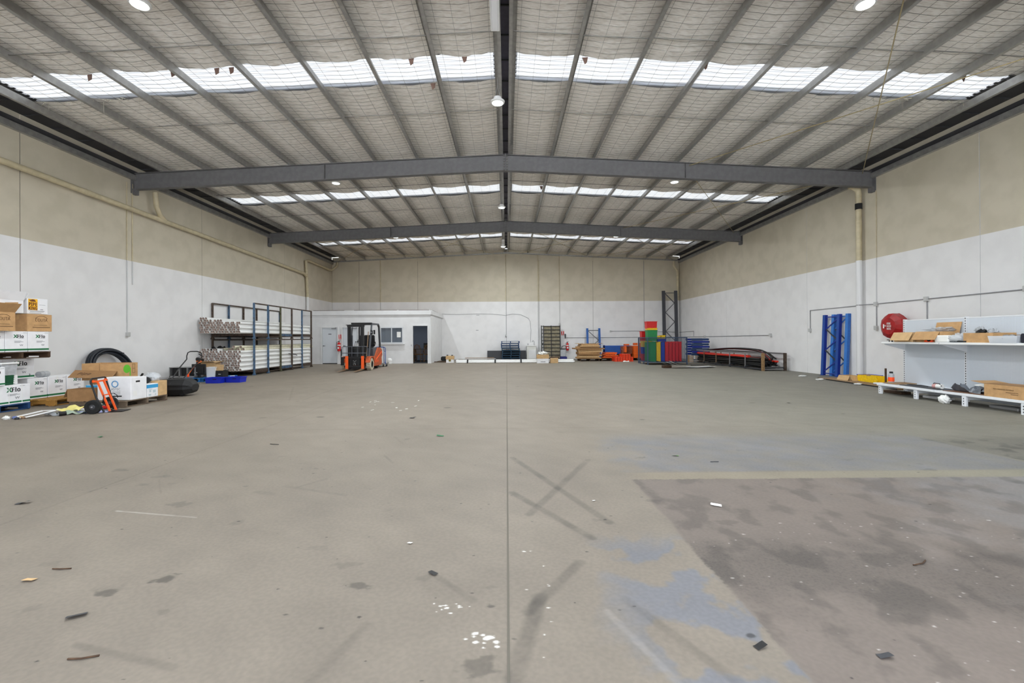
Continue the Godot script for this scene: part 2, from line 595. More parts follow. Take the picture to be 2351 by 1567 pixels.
func floor_image(x0: float, x1: float, d0: float, d1: float, w: int, h: int, close: bool) -> ImageTexture:
	var big := noise(0.55, 4, FastNoiseLite.TYPE_SIMPLEX_SMOOTH, 3)
	var mid := noise(3.2, 4, FastNoiseLite.TYPE_SIMPLEX_SMOOTH, 5)
	var fine := noise(26.0, 2, FastNoiseLite.TYPE_SIMPLEX, 8)
	var blotch := noise(2.1, 5, FastNoiseLite.TYPE_SIMPLEX_SMOOTH, 17)
	var data := PackedByteArray()
	data.resize(w * h * 3)
	var spots := []
	var r := RandomNumberGenerator.new()
	r.seed = 44
	if close:
		for i in 260:
			spots.append([Vector2(r.randf_range(-5.5, 5.5), r.randf_range(1.7, 6.7)), r.randf_range(0.004, 0.010), r.randf_range(-0.6, -0.15)])
		for i in 60:
			spots.append([Vector2(r.randf_range(-5.5, 6), r.randf_range(1.7, 6.7)), r.randf_range(0.02, 0.07), r.randf_range(-0.14, -0.03)])
		for q in [[-0.84, 2.56, 0.055, -0.22], [-1.98, 2.65, 0.05, -0.3], [-0.09, 2.35, 0.02, -0.3], [-0.12, 1.92, 0.07, -0.2], [1.12, 2.1, 0.03, -0.4], [-2.2, 2.52, 0.05, -0.25]]:
			spots.append([Vector2(q[0], q[1]), q[2], q[3]])
		for i in 14:   # flecks of white paint
			spots.append([Vector2(-0.3, 2.35) + Vector2(r.randfn(0, 0.05), r.randfn(0, 0.03)), r.randf_range(0.004, 0.01), 0.8])
		for i in 10:
			spots.append([Vector2(-0.05, 2.0) + Vector2(r.randf_range(-0.16, 0.02), r.randf_range(0.0, 0.14)), r.randf_range(0.004, 0.012), 0.8])
		spots.append([Vector2(-0.1, 2.1), 0.02, 0.9])
		for i in 10:
			spots.append([Vector2(r.randf_range(0.1, 0.25), r.randf_range(1.9, 3.0)), r.randf_range(0.004, 0.009), 0.7])
		for i in 160:  # white flecks on the dark patch
			spots.append([Vector2(r.randf_range(1.25, 3.9), r.randf_range(1.7, 3.4)), r.randf_range(0.003, 0.008), 0.5])
	for i in (40 if not close else 0):
		spots.append([Vector2(r.randf_range(-9, 9), r.randf_range(7.2, 24)), r.randf_range(0.02, 0.07), r.randf_range(-0.4, -0.15)])
	var lines := []
	if close:
		lines = [[Vector2(0.06, 5.27), Vector2(0.76, 3.4), 0.05, -0.18], [Vector2(0.04, 4.08), Vector2(0.58, 3.14), 0.05, -0.2], [Vector2(0.91, 5.15), Vector2(0.17, 3.57), 0.05, -0.16],
			[Vector2(0.44, 2.8), Vector2(0.1, 2.3), 0.05, -0.16], [Vector2(0.17, 2.43), Vector2(0.02, 1.85), 0.06, -0.2], [Vector2(0.62, 2.4), Vector2(0.95, 1.75), 0.04, -0.12], [Vector2(0.5, 2.3), Vector2(0.72, 1.7), 0.03, 0.1],
			[Vector2(-3.17, 3.72), Vector2(-2.43, 3.57), 0.014, 0.35], [Vector2(-0.44, 2.68), Vector2(-0.18, 2.4), 0.03, -0.12]]
		for i in 14:
			var p := Vector2(r.randf_range(-6, -0.5), r.randf_range(2, 6.5))
			lines.append([p, p + Vector2(r.randf_range(-0.5, 0.8), r.randf_range(-0.6, 0.6)), r.randf_range(0.01, 0.05), r.randf_range(-0.1, -0.03)])
	else:
		for i in 22:
			var p := Vector2(r.randf_range(-8, 8), r.randf_range(7.5, 22))
			lines.append([p, p + Vector2(r.randf_range(-1.5, 1.5), r.randf_range(-3, 3)), r.randf_range(0.03, 0.1), r.randf_range(-0.09, 0.05)])
	# spots and lines are drawn into a field of their own first
	var extra := PackedFloat32Array()
	extra.resize(w * h)
	var kx := w / (x1 - x0)
	var ky := h / (d1 - d0)
	for s in spots:
		var c: Vector2 = s[0]
		var rad: float = s[1]
		for yy in range(maxi(0, int((d1 - c.y - rad * 1.6) * ky)), mini(h, int((d1 - c.y + rad * 1.6) * ky) + 1)):
			for xx in range(maxi(0, int((c.x - rad * 1.6 - x0) * kx)), mini(w, int((c.x + rad * 1.6 - x0) * kx) + 1)):
				var dist := Vector2(x0 + (xx + 0.5) / kx - c.x, d1 - (yy + 0.5) / ky - c.y)
				var q := Vector2(dist.x, dist.y * 1.5).length() * (1.0 + 0.9 * mid.get_noise_2d(xx * 0.02 + c.x * 9.0, yy * 0.02))
				extra[yy * w + xx] += float(s[2]) * (1.0 - smooth(rad * 0.7, rad * 1.3, q))
	for l in lines:
		var a: Vector2 = l[0]
		var b: Vector2 = l[1]
		var rad: float = l[2]
		for yy in range(maxi(0, int((d1 - maxf(a.y, b.y) - rad) * ky)), mini(h, int((d1 - minf(a.y, b.y) + rad) * ky) + 1)):
			for xx in range(maxi(0, int((minf(a.x, b.x) - rad - x0) * kx)), mini(w, int((maxf(a.x, b.x) + rad - x0) * kx) + 1)):
				var X := x0 + (xx + 0.5) / kx
				var D := d1 - (yy + 0.5) / ky
				var q := seg(X, D, a, b)
				if q < rad:
					extra[yy * w + xx] += float(l[3]) * (1.0 - smooth(rad * 0.3, rad, q)) * (0.75 + 0.6 * mid.get_noise_2d(X, D))
	for yy in h:
		var D := d1 - (yy + 0.5) / ky
		for xx in w:
			var X := x0 + (xx + 0.5) / kx
			var g := big.get_noise_2d(X, D)
			var m := mid.get_noise_2d(X * 0.6 + D * 0.25, D * 0.6)
			var f := fine.get_noise_2d(X, D)
			var k := (1.0 + 0.085 * smooth(3.5, 8.0, D)) * (1.0 + 0.05 * g + 0.05 * m + 0.04 * f)  # depth factor paints the far concrete paler, making up for dimmer light there
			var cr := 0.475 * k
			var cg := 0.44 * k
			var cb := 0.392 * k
			# slightly greener and paler towards the right side
			var e := smooth(0.5, 6.0, X)
			cr += -0.02 * e
			cg += 0.004 * e
			cb += 0.012 * e
			if close and X > 0.2:
				var bl := blotch.get_noise_2d(X, D)
				# worn blue coating beside the saw cut and across the bay behind it
				var t := smooth(0.45, 0.85, X + 0.25 * bl) * (1.0 - smooth(1.2, 1.22, X + 0.02 * m)) * (1.0 - smooth(2.95, 3.3, D + 0.2 * bl)) * smooth(-0.12, 0.12, bl + 0.02)
				t = maxf(t, smooth(1.05, 1.6, X + 0.3 * bl) * (1.0 - smooth(5.6, 5.66, X)) * smooth(4.64, 4.7, D + 0.02 * m) * (1.0 - smooth(6.0, 6.7, D + 0.2 * bl)) * (0.6 + 0.5 * bl))
				cr = lerpf(cr, 0.425 * k, t)
				cg = lerpf(cg, 0.425 * k, t)
				cb = lerpf(cb, 0.437 * k, t)
				# the worn brown-grey patch with its straight sawn edges
				var edge := 0.025 * m + 0.012 * f
				var q := smooth(1.2, 1.225, X + edge) * (1.0 - smooth(4.41, 4.435, D + edge))
				if q > 0.0:
					var band := smooth(0.0, 0.35, blotch.get_noise_2d(X * 1.2 + 7.0, D * 0.9))
					var near_line := 1.0 - smooth(0.12, 0.5, absf(D - (2.75 - 0.12 * (X - 1.2)) + 0.3 * bl))
					var dark := 0.95 - 0.13 * band - 0.17 * near_line * (0.5 + 0.8 * absf(f))
					var grey := smooth(2.6, 5.0, X + bl)
					cr = lerpf(cr, lerpf(0.45, 0.48, grey) * k * dark, q)
					cg = lerpf(cg, lerpf(0.41, 0.465, grey) * k * dark, q)
					cb = lerpf(cb, lerpf(0.375, 0.455, grey) * k * dark, q)
				# the patch along the right-hand cut
				var z := smooth(5.6, 5.63, X + 0.5 * (D - 5.6) * 0.27) * smooth(4.7, 4.75, D) * (1.0 - smooth(5.9, 6.3, D + 0.3 * bl))
				var zz := z * (0.10 + 0.2 * smooth(0.0, 0.3, bl))
				cr *= 1.0 - zz
				cg *= 1.0 - zz
				cb *= 1.0 - zz
				var sd := smooth(4.41, 4.43, D) * (1.0 - smooth(4.62, 4.66, D)) * smooth(1.1, 1.5, X)
				cr += 0.035 * sd
				cg += 0.03 * sd
				cb += 0.01 * sd
			var x := extra[yy * w + xx]
			if x < 0.0:
				x = maxf(x, -0.85)
				cr *= 1.0 + x
				cg *= 1.0 + x
				cb *= 1.0 + x
			elif x > 0.0:
				x = minf(x, 0.9)
				cr = lerpf(cr, 0.92, x)
				cg = lerpf(cg, 0.92, x)
				cb = lerpf(cb, 0.9, x)
			var i := (yy * w + xx) * 3
			data[i] = clampi(int(cr * 255.0), 0, 255)
			data[i + 1] = clampi(int(cg * 255.0), 0, 255)
			data[i + 2] = clampi(int(cb * 255.0), 0, 255)
	return ImageTexture.create_from_image(Image.create_from_data(w, h, false, Image.FORMAT_RGB8, data))

func slab(parent: Node3D, xa: float, xb: float, da: float, db: float, m: Material, win: Array) -> void:
	var b := MB.new()
	var e := 0.006
	var P := func(x: float, d: float, y: float) -> int:
		return b.vert(V(x, y, d), Vector3.UP, Vector2((x - win[0]) / (win[1] - win[0]), (win[3] - d) / (win[3] - win[2])))
	var o := [P.call(xa, da, -e), P.call(xb, da, -e), P.call(xb, db, -e), P.call(xa, db, -e)]
	var i := [P.call(xa + e, da + e, 0), P.call(xb - e, da + e, 0), P.call(xb - e, db - e, 0), P.call(xa + e, db - e, 0)]
	b.face(i[0], i[1], i[2])
	b.face(i[0], i[2], i[3])
	for k in 4:
		var l := (k + 1) % 4
		b.face(o[k], o[l], i[l])
		b.face(o[k], i[l], i[k])
	# the sides of the slab, down to the ground
	b.box(V((xa + xb) / 2, -0.08, (da + db) / 2), Vector3(xb - xa, 0.14, db - da))
	put(parent, "slab", b, m)

func build_floor() -> void:
	var fl := structure("floor")
	var near_win := [-8.0, 8.0, 1.6, 7.0]
	var far_win := [-11.6, 11.6, 6.9, 30.3]
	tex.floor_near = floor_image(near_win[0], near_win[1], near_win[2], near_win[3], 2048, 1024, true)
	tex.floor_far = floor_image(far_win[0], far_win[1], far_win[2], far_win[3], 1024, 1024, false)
	tex.speck = noise_tex(noise(0.25, 3, FastNoiseLite.TYPE_SIMPLEX, 71), Color(0.86, 0.86, 0.86), Color(1, 1, 1), 512, 0.2, 0.65)
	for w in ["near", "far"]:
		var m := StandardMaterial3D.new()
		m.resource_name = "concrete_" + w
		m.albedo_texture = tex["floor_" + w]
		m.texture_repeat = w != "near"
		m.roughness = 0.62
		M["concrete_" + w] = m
	var xs := [-11.7, -3.82, 0.0, 11.7]
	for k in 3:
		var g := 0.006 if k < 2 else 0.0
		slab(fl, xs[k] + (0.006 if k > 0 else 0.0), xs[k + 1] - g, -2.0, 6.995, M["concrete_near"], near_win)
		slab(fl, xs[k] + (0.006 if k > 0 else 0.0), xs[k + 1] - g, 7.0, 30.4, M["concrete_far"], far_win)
	# the dirt in the joints
	var jt := MB.new()
	jt.box(V(-3.82, -0.012, 14.2), Vector3(0.02, 0.01, 32.2))
	jt.box(V(0, -0.012, 14.2), Vector3(0.02, 0.01, 32.2))
	put(fl, "joint_filler", jt, M["joint"])
	# the yard outside the open door
	var yard := structure("ground")
	put(yard, "apron", MB.new().box(Vector3(0, -0.12, 13.5), Vector3(40, 0.1, 23)), mat("apron", Color(0.80, 0.80, 0.80), 0.9))

func wall_panel(parent: Node3D, a: Vector3, b: Vector3, out: Vector3, top_a: float, top_b: float) -> void:
	# from a to b along the floor, the room on the side of out; white below, beige above, chamfered edges at the joints
	var t := 0.15
	var along := (b - a).normalized()
	var e := along * 0.012
	var inn := out * 0.012
	var m := ArrayMesh.new()
	var up := Vector3.UP
	for lvl in 2:
		var s := MB.new()
		var y0a := -0.14 if lvl == 0 else PAINT
		var ya := PAINT if lvl == 0 else top_a
		var yb := PAINT if lvl == 0 else top_b
		var A0 := a + e + up * y0a
		var B0 := b - e + up * y0a
		var A1 := a + e + up * ya
		var B1 := b - e + up * yb
		s.quad(A0, B0, B1, A1, out)
		s.quad(a - inn + up * y0a, A0, A1, a - inn + up * ya, (out - along).normalized())
		s.quad(B0, b - inn + up * y0a, b - inn + up * yb, B1, (out + along).normalized())
		var back := -out * t
		s.quad(a + back + up * y0a, b + back + up * y0a, b + back + up * yb, a + back + up * ya, -out)
		s.quad(a - inn + up * y0a, a + back + up * y0a, a + back + up * ya, a - inn + up * ya, -along)
		s.quad(b - inn + up * y0a, b + back + up * y0a, b + back + up * yb, b - inn + up * yb, along)
		s.quad(A1, B1, b + back + up * yb, a + back + up * ya, up)
		s.mesh(m)
	var o := MeshInstance3D.new()
	o.name = "panel"
	m.surface_set_material(0, M["white_wall"])
	m.surface_set_material(1, M["beige_wall"])
	o.mesh = m
	parent.add_child(o, true)

func build_walls() -> void:
	var js := [-2.0, 4.45, 10.88, 17.32, 23.74, WB]
	for sd in [-1.0, 1.0]:
		var w := structure("wall_left" if sd < 0 else "wall_right")
		var list := js.duplicate()
		if sd > 0:
			list = [-2.0, 4.45, 10.97, 17.35, 23.75, 26.31, WB]
		for k in list.size() - 1:
			wall_panel(w, V(sd * WX, 0, list[k]), V(sd * WX, 0, list[k + 1]), Vector3(-sd, 0, 0), roof(WX) + 0.02, roof(WX) + 0.02)
		var seal := MB.new()
		for k in range(1, list.size() - 1):
			seal.box(V(sd * (WX + 0.011), 3.2, list[k]), Vector3(0.012, 6.6, 0.03))
		put(w, "joint_filler", seal, M["joint"] if sd < 0 else M["caulk"])
	var bw := structure("wall_back")
	var bx := [-WX, -9.74, -5.87, -0.01, 3.52, 5.75, 9.14, WX]
	for k in bx.size() - 1:
		wall_panel(bw, V(bx[k], 0, WB), V(bx[k + 1], 0, WB), Vector3(0, 0, 1), roof(bx[k]) + 0.02, roof(bx[k + 1]) + 0.02)
	var sl := MB.new()
	for k in range(1, bx.size() - 1):
		sl.box(V(bx[k], 3.2, WB + 0.011), Vector3(0.03, 6.6, 0.012))
	put(bw, "joint_filler", sl, M["joint"])
	put(bw, "scuff_marks", MB.new().box(V(-1.95, 1.93, WB - 0.004), Vector3(0.17, 0.035, 0.006)).box(V(-1.9, 2.93, WB - 0.004), Vector3(0.2, 0.025, 0.006)), M["conduit"]).set_meta("kind", "stuff")
	var fw := structure("wall_front")
	var f := MB.new()
	f.box(V(-9.1, 3.0, -1.95), Vector3(5.2, 6.4, 0.15))
	f.box(V(9.1, 3.0, -1.95), Vector3(5.2, 6.4, 0.15))
	f.box(V(0, 6.2, -1.95), Vector3(13.0, 2.4, 0.15))
	put(fw, "panel", f, M["white_wall"])
	var sh := structure("door_4")
	for k in range(DOOR, 25):
		put(sh, "slat", MB.new().cbox(V(0, 0.1 + 0.2 * k, -1.95), Vector3(13.1, 0.205, 0.03), 0.008), M["galv_plain"])
	for w in ["wall_left", "wall_right", "wall_back"]:
		if w != "wall_back":
			var sd := -1.0 if w == "wall_left" else 1.0
			put(get_node(w), "corner_post", MB.new().box(V(sd * (WX + 0.1), 3.2, WB + 0.1), Vector3(0.19, 6.8, 0.19)), M["beige_wall"])

func build_roof() -> void:
	var c := structure("ceiling")
	var wob := noise(1.7, 3, FastNoiseLite.TYPE_SIMPLEX_SMOOTH, 51)
	var cr := noise(5.0, 3, FastNoiseLite.TYPE_SIMPLEX, 52)
	var edge := noise(2.6, 3, FastNoiseLite.TYPE_SIMPLEX, 53)
	var sk := [[1.4, 2.36], [9.4, 10.34], [17.4, 18.35], [25.5, 26.45]]
	var from := [-1.95, 2.36, 10.34, 18.35, 26.45]
	var to := [1.4, 9.4, 17.4, 25.5, WB]
	for sd in [-1.0, 1.0]:
		for k in 5:
			var d0: float = from[k]
			var d1: float = to[k]
			var nx := 150 if k > 0 else 30
			var nz := int((d1 - d0) / (0.05 if k > 0 else 0.2))
			var b := MB.new()
			b.sheet(nx, nz, func(i: int, j: int) -> Vector3:
				var x := 0.2 + (10.66 - 0.2) * i / nx
				var d := lerpf(d0, d1, float(j) / nz)
				if j == nz and k < 4:
					d += 0.05 * edge.get_noise_2d(x * sd, d) - 0.015
				if j == 0 and k > 0:
					d += 0.03 * edge.get_noise_2d(x * sd, d + 3.0) + 0.01
				var cell := fposmod(x - 0.15, 1.31) / 1.31
				var droop := sin(cell * PI)
				var y := roof(x) + 0.01 - 0.055 * droop - 0.010 * droop * absf(sin(d * PI / 0.16))
				y += (0.012 * wob.get_noise_2d(x * sd * 0.8, d * 1.6) + 0.008 * cr.get_noise_2d(x * sd * 0.35, d * 2.2)) * droop
				return V(x * sd, y, d), Vector3.DOWN)
			put(c, "insulation_sheet", b, M["foil"])
		for k in 4:
			# a translucent corrugated sheet
			var b := MB.new()
			var d0: float = sk[k][0] - 0.12
			var d1: float = sk[k][1] + 0.12
			b.sheet(2, 64, func(i: int, j: int) -> Vector3:
				var x := 0.15 + 10.48 * i / 2.0
				return V(x * sd, roof(x) + 0.05 + 0.012 * (1.0 if j % 8 < 4 else -1.0), lerpf(d0, d1, j / 64.0)), Vector3.DOWN)
			put(c, "skylight_sheet", b, M["skylight"])
		# the ribbed steel deck of the box gutter, bare beside the wall
		var g := MB.new()
		g.bar(V(sd * 10.6, roof(10.6) + 0.06, 14.1), V(sd * 11.72, roof(11.7) + 0.06, 14.1), 32.4, 0.02)
		for k in 46:
			var d := -1.6 + 0.7 * k
			g.bar(V(sd * 10.6, roof(10.6) + 0.035, d), V(sd * 11.6, roof(11.6) + 0.035, d), 0.06, 0.03)
		put(c, "gutter_deck", g, M["deck_dark"])
	# ridge capping seen from below, dark between the two ridge purlins
	put(c, "ridge_capping", MB.new().box(V(0, RIDGE + 0.06, 14.1), Vector3(0.5, 0.02, 32.3)), M["ridge_dark"])
	var cross := MB.new()
	for k in 40:
		cross.bar(V(-0.16, RIDGE + 0.02, -1.5 + 0.8 * k), V(0.16, RIDGE + 0.02, -1.5 + 0.8 * k), 0.03, 0.02)
	put(c, "ridge_strap", cross, M["black"])
	# the roof sheets above the blankets, which keep the daylight out
	for sd in [-1.0, 1.0]:
		for k in 5:
			var a: float = from[k] - (0.0 if k > 0 else 0.1)
			var e: float = to[k] + (0.0 if k < 4 else 0.2)
			put(c, "roof_sheet", MB.new().bar(V(0, RIDGE + 0.12, (a + e) / 2), V(sd * 11.75, roof(11.75) + 0.12, (a + e) / 2), e - a - 0.06, 0.01), M["galv_plain"])
	# wire safety mesh under the blankets
	var wm := MB.new()
	for sd in [-1.0, 1.0]:
		for k in 33:
			var x := 0.3 + 0.325 * k
			if x < 10.6:
				wm.bar(V(sd * x, roof(x) - 0.065, 2.0), V(sd * x, roof(x) - 0.065, WB), 0.004, 0.004)
		var d := 2.0
		while d < WB:
			for q in 8:
				var xa := 0.15 + 1.31 * q
				var sag := 0.045 + 0.012 * wob.get_noise_2d(d * 3.0, q * 5.0)
				var mid := V(sd * (xa + 0.655), roof(xa + 0.655) - 0.02 - sag, d + 0.02 * wob.get_noise_2d(d * 7.0, q * 9.0))
				wm.bar(V(sd * xa, roof(xa) - 0.012, d), mid, 0.004, 0.004)
				wm.bar(mid, V(sd * (xa + 1.31), roof(xa + 1.31) - 0.012, d), 0.004, 0.004)
			d += 0.16
	put(c, "safety_mesh", wm, M["wire"]).set_meta("kind", "stuff")
	# torn foil and cobwebs hanging at the edges of the skylights
	var rag := MB.new()
	for q in [[-8.6, 9.42], [-6.9, 9.42], [-6.0, 9.42], [-5.7, 9.42], [-2.0, 9.42], [-0.9, 9.42], [1.6, 9.42], [4.1, 9.42], [9.5, 9.42], [1.3, 17.42], [-1.7, 10.36]]:
		var x: float = q[0]
		var p := V(x, roof(x) - 0.03, q[1])
		rag.tri(p, p + Vector3(0.12, 0.0, 0.02), p + Vector3(0.05, -0.16, 0.03), Vector3(0, 0, 1))
		rag.tri(p + Vector3(0.05, -0.16, 0.03), p + Vector3(0.12, 0, 0.02), p + Vector3(0.10, -0.1, 0.0), Vector3(0, 0, 1))
	put(c, "torn_foil", rag, mat("torn", Color(0.36, 0.27, 0.23), 0.8)).set_meta("kind", "stuff")
	var web := MB.new()
	for q in 70:
		var k := q % 2
		var x := rng.randf_range(-10.4, 10.4) if q > 34 else rng.randf_range(8.0, 10.6) * (1.0 if q % 3 else -1.0)
		var p := V(x, roof(x) - 0.03, (10.36 if k == 0 else 18.37) + rng.randf_range(-0.02, 0.06))
		web.bar(p, p + Vector3(0.01, -rng.randf_range(0.06, 0.34 if absf(x) > 8.0 else 0.14), 0), 0.004, 0.004)
	for q in 46:
		var x := (8.0 + rng.randf() * 2.6) * (1.0 if q % 2 else -1.0)
		var p := V(x, roof(x) - 0.04, 10.36 + rng.randf_range(-0.02, 0.05))
		web.bar(p, p + Vector3(rng.randf_range(-0.12, 0.12), rng.randf_range(-0.04, 0.02), rng.randf_range(-0.05, 0.05)), 0.012, 0.01)
	put(c, "hanging_fibre", web, mat("fibre", Color(0.80, 0.78, 0.72), 0.9)).set_meta("kind", "stuff")

func zed(sd: float) -> MB:
	# a cold-rolled Z purlin section along the depth
	var b := MB.new()
	var L := 32.1
	b.box(Vector3(0, 0.1, 0), Vector3(0.004, 0.2, L))
	b.box(Vector3(-sd * 0.036, 0.002, 0), Vector3(0.075, 0.004, L))
	b.box(Vector3(sd * 0.036, 0.198, 0), Vector3(0.075, 0.004, L))
	b.box(Vector3(-sd * 0.073, 0.010, 0), Vector3(0.004, 0.02, L))
	b.box(Vector3(sd * 0.073, 0.19, 0), Vector3(0.004, 0.02, L))
	return b

func build_frames() -> void:
	var c: Node3D = get_node("ceiling")
	var zl := zed(-1.0).mesh()
	var zr := zed(1.0).mesh()
	for k in 9:
		var x := 0.15 + 1.31 * k
		put(c, "purlin", zl, M["galv"], V(-x, roof(x) - 0.215, 14.1))
		put(c, "purlin", zr, M["galv"], V(x, roof(x) - 0.215, 14.1))
	# rods that keep the purlins apart
	var rods := MB.new().bar(Vector3(0, 0, 0), Vector3(1.31, -FALL * 1.31, 0), 0.016, 0.016).mesh()
	var rods_l := MB.new().bar(Vector3(0, 0, 0), Vector3(-1.31, -FALL * 1.31, 0), 0.016, 0.016).mesh()
	for d in [8.6, 11.55, 16.75, 19.8, 24.8, 27.6]:
		for k in 8:
			var x := 0.15 + 1.31 * k
			put(c, "bridging_rod", rods, M["wire"], V(x, roof(x) - 0.10, d + 0.03 * (k % 2)))
			put(c, "bridging_rod", rods_l, M["wire"], V(-x, roof(x) - 0.10, d + 0.03 * (k % 2)))
	# portal rafters
	for d in [6.16, 14.16, 22.16]:
		for sd in [-1.0, 1.0]:
			var b := MB.new()
			var y0 := RIDGE - 0.215 - 0.25
			var A := V(0, y0, d)
			var B := V(sd * (WX - 0.03), y0 - FALL * WX, d)
			b.bar(A, B, 0.011, 0.48)
			for s in [-1.0, 1.0]:
				b.bar(A + Vector3(0, s * 0.242, 0), B + Vector3(0, s * 0.242, 0), 0.17, 0.016)
			var r := put(c, "rafter_beam", b, M["steel_dark"])
			var pl := MB.new()
			pl.box(V(sd * 0.012, y0, d), Vector3(0.016, 0.54, 0.18))
			pl.box(V(sd * 5.6, y0 - FALL * 5.6, d), Vector3(0.012, 0.47, 0.16))
			put(r, "splice_plate", pl, M["steel_dark"])
			var cl := MB.new()
			cl.box(V(sd * (WX - 0.06), y0 - FALL * WX - 0.32, d), Vector3(0.12, 0.16, 0.14))
			cl.box(V(sd * (WX - 0.015), y0 - FALL * WX - 0.06, d), Vector3(0.02, 0.62, 0.22))
			put(r, "wall_bracket", cl, M["steel_dark"])
			var bolts := MB.new()
			for q in 6:
				bolts.box(V(sd * 0.045, y0 - 0.2 + 0.08 * q, d - 0.06), Vector3(0.04, 0.022, 0.022))
			put(r, "bolts", bolts, M["wire"])
	# eaves channels on top of the side walls and the angle along the back wall
	for sd in [-1.0, 1.0]:
		var e := structure("trim")
		var b := MB.new()
		b.box(V(sd * (WX - 0.10), 6.40, 14.1), Vector3(0.006, 0.15, 32.1))
		b.box(V(sd * (WX - 0.05), 6.325, 14.1), Vector3(0.10, 0.006, 32.1))
		b.box(V(sd * (WX - 0.05), 6.475, 14.1), Vector3(0.10, 0.006, 32.1))
		put(e, "eaves_channel", b, M["galv"])
		put(e, "gutter_lip", MB.new().bar(V(sd * (WX - 0.16), 6.56, 14.1), V(sd * (WX - 0.02), 6.50, 14.1), 32.1, 0.02), M["deck_dark"])
	var t := structure("trim")
	for sd in [-1.0, 1.0]:
		var y := RIDGE - 0.26
		put(t, "wall_angle", MB.new().bar(V(0, y, WB - 0.05), V(sd * 11.4, y - FALL * 11.4, WB - 0.05), 0.1, 0.075), M["galv"])
	# cross bracing rods in the plane of the roof
	for q in [[6.16, 14.16, 1], [14.16, 22.16, 1], [22.3, 30.0, 1], [22.3, 30.0, -1]]:
		var sd: float = q[2]
		for w in ([[5.7, 11.1], [0.8, 5.4]] if q[0] > 22.0 else [[5.7, 11.1]]):
			for flip in 2:
				var xa: float = w[flip]
				var xb: float = w[1 - flip]
				put(c, "brace_rod", MB.new().tube([V(sd * xa, roof(xa) - 0.32, q[0] + 0.1), V(sd * xb, roof(xb) - 0.32, q[1] - 0.1)], 0.011, 6), M["rod"])

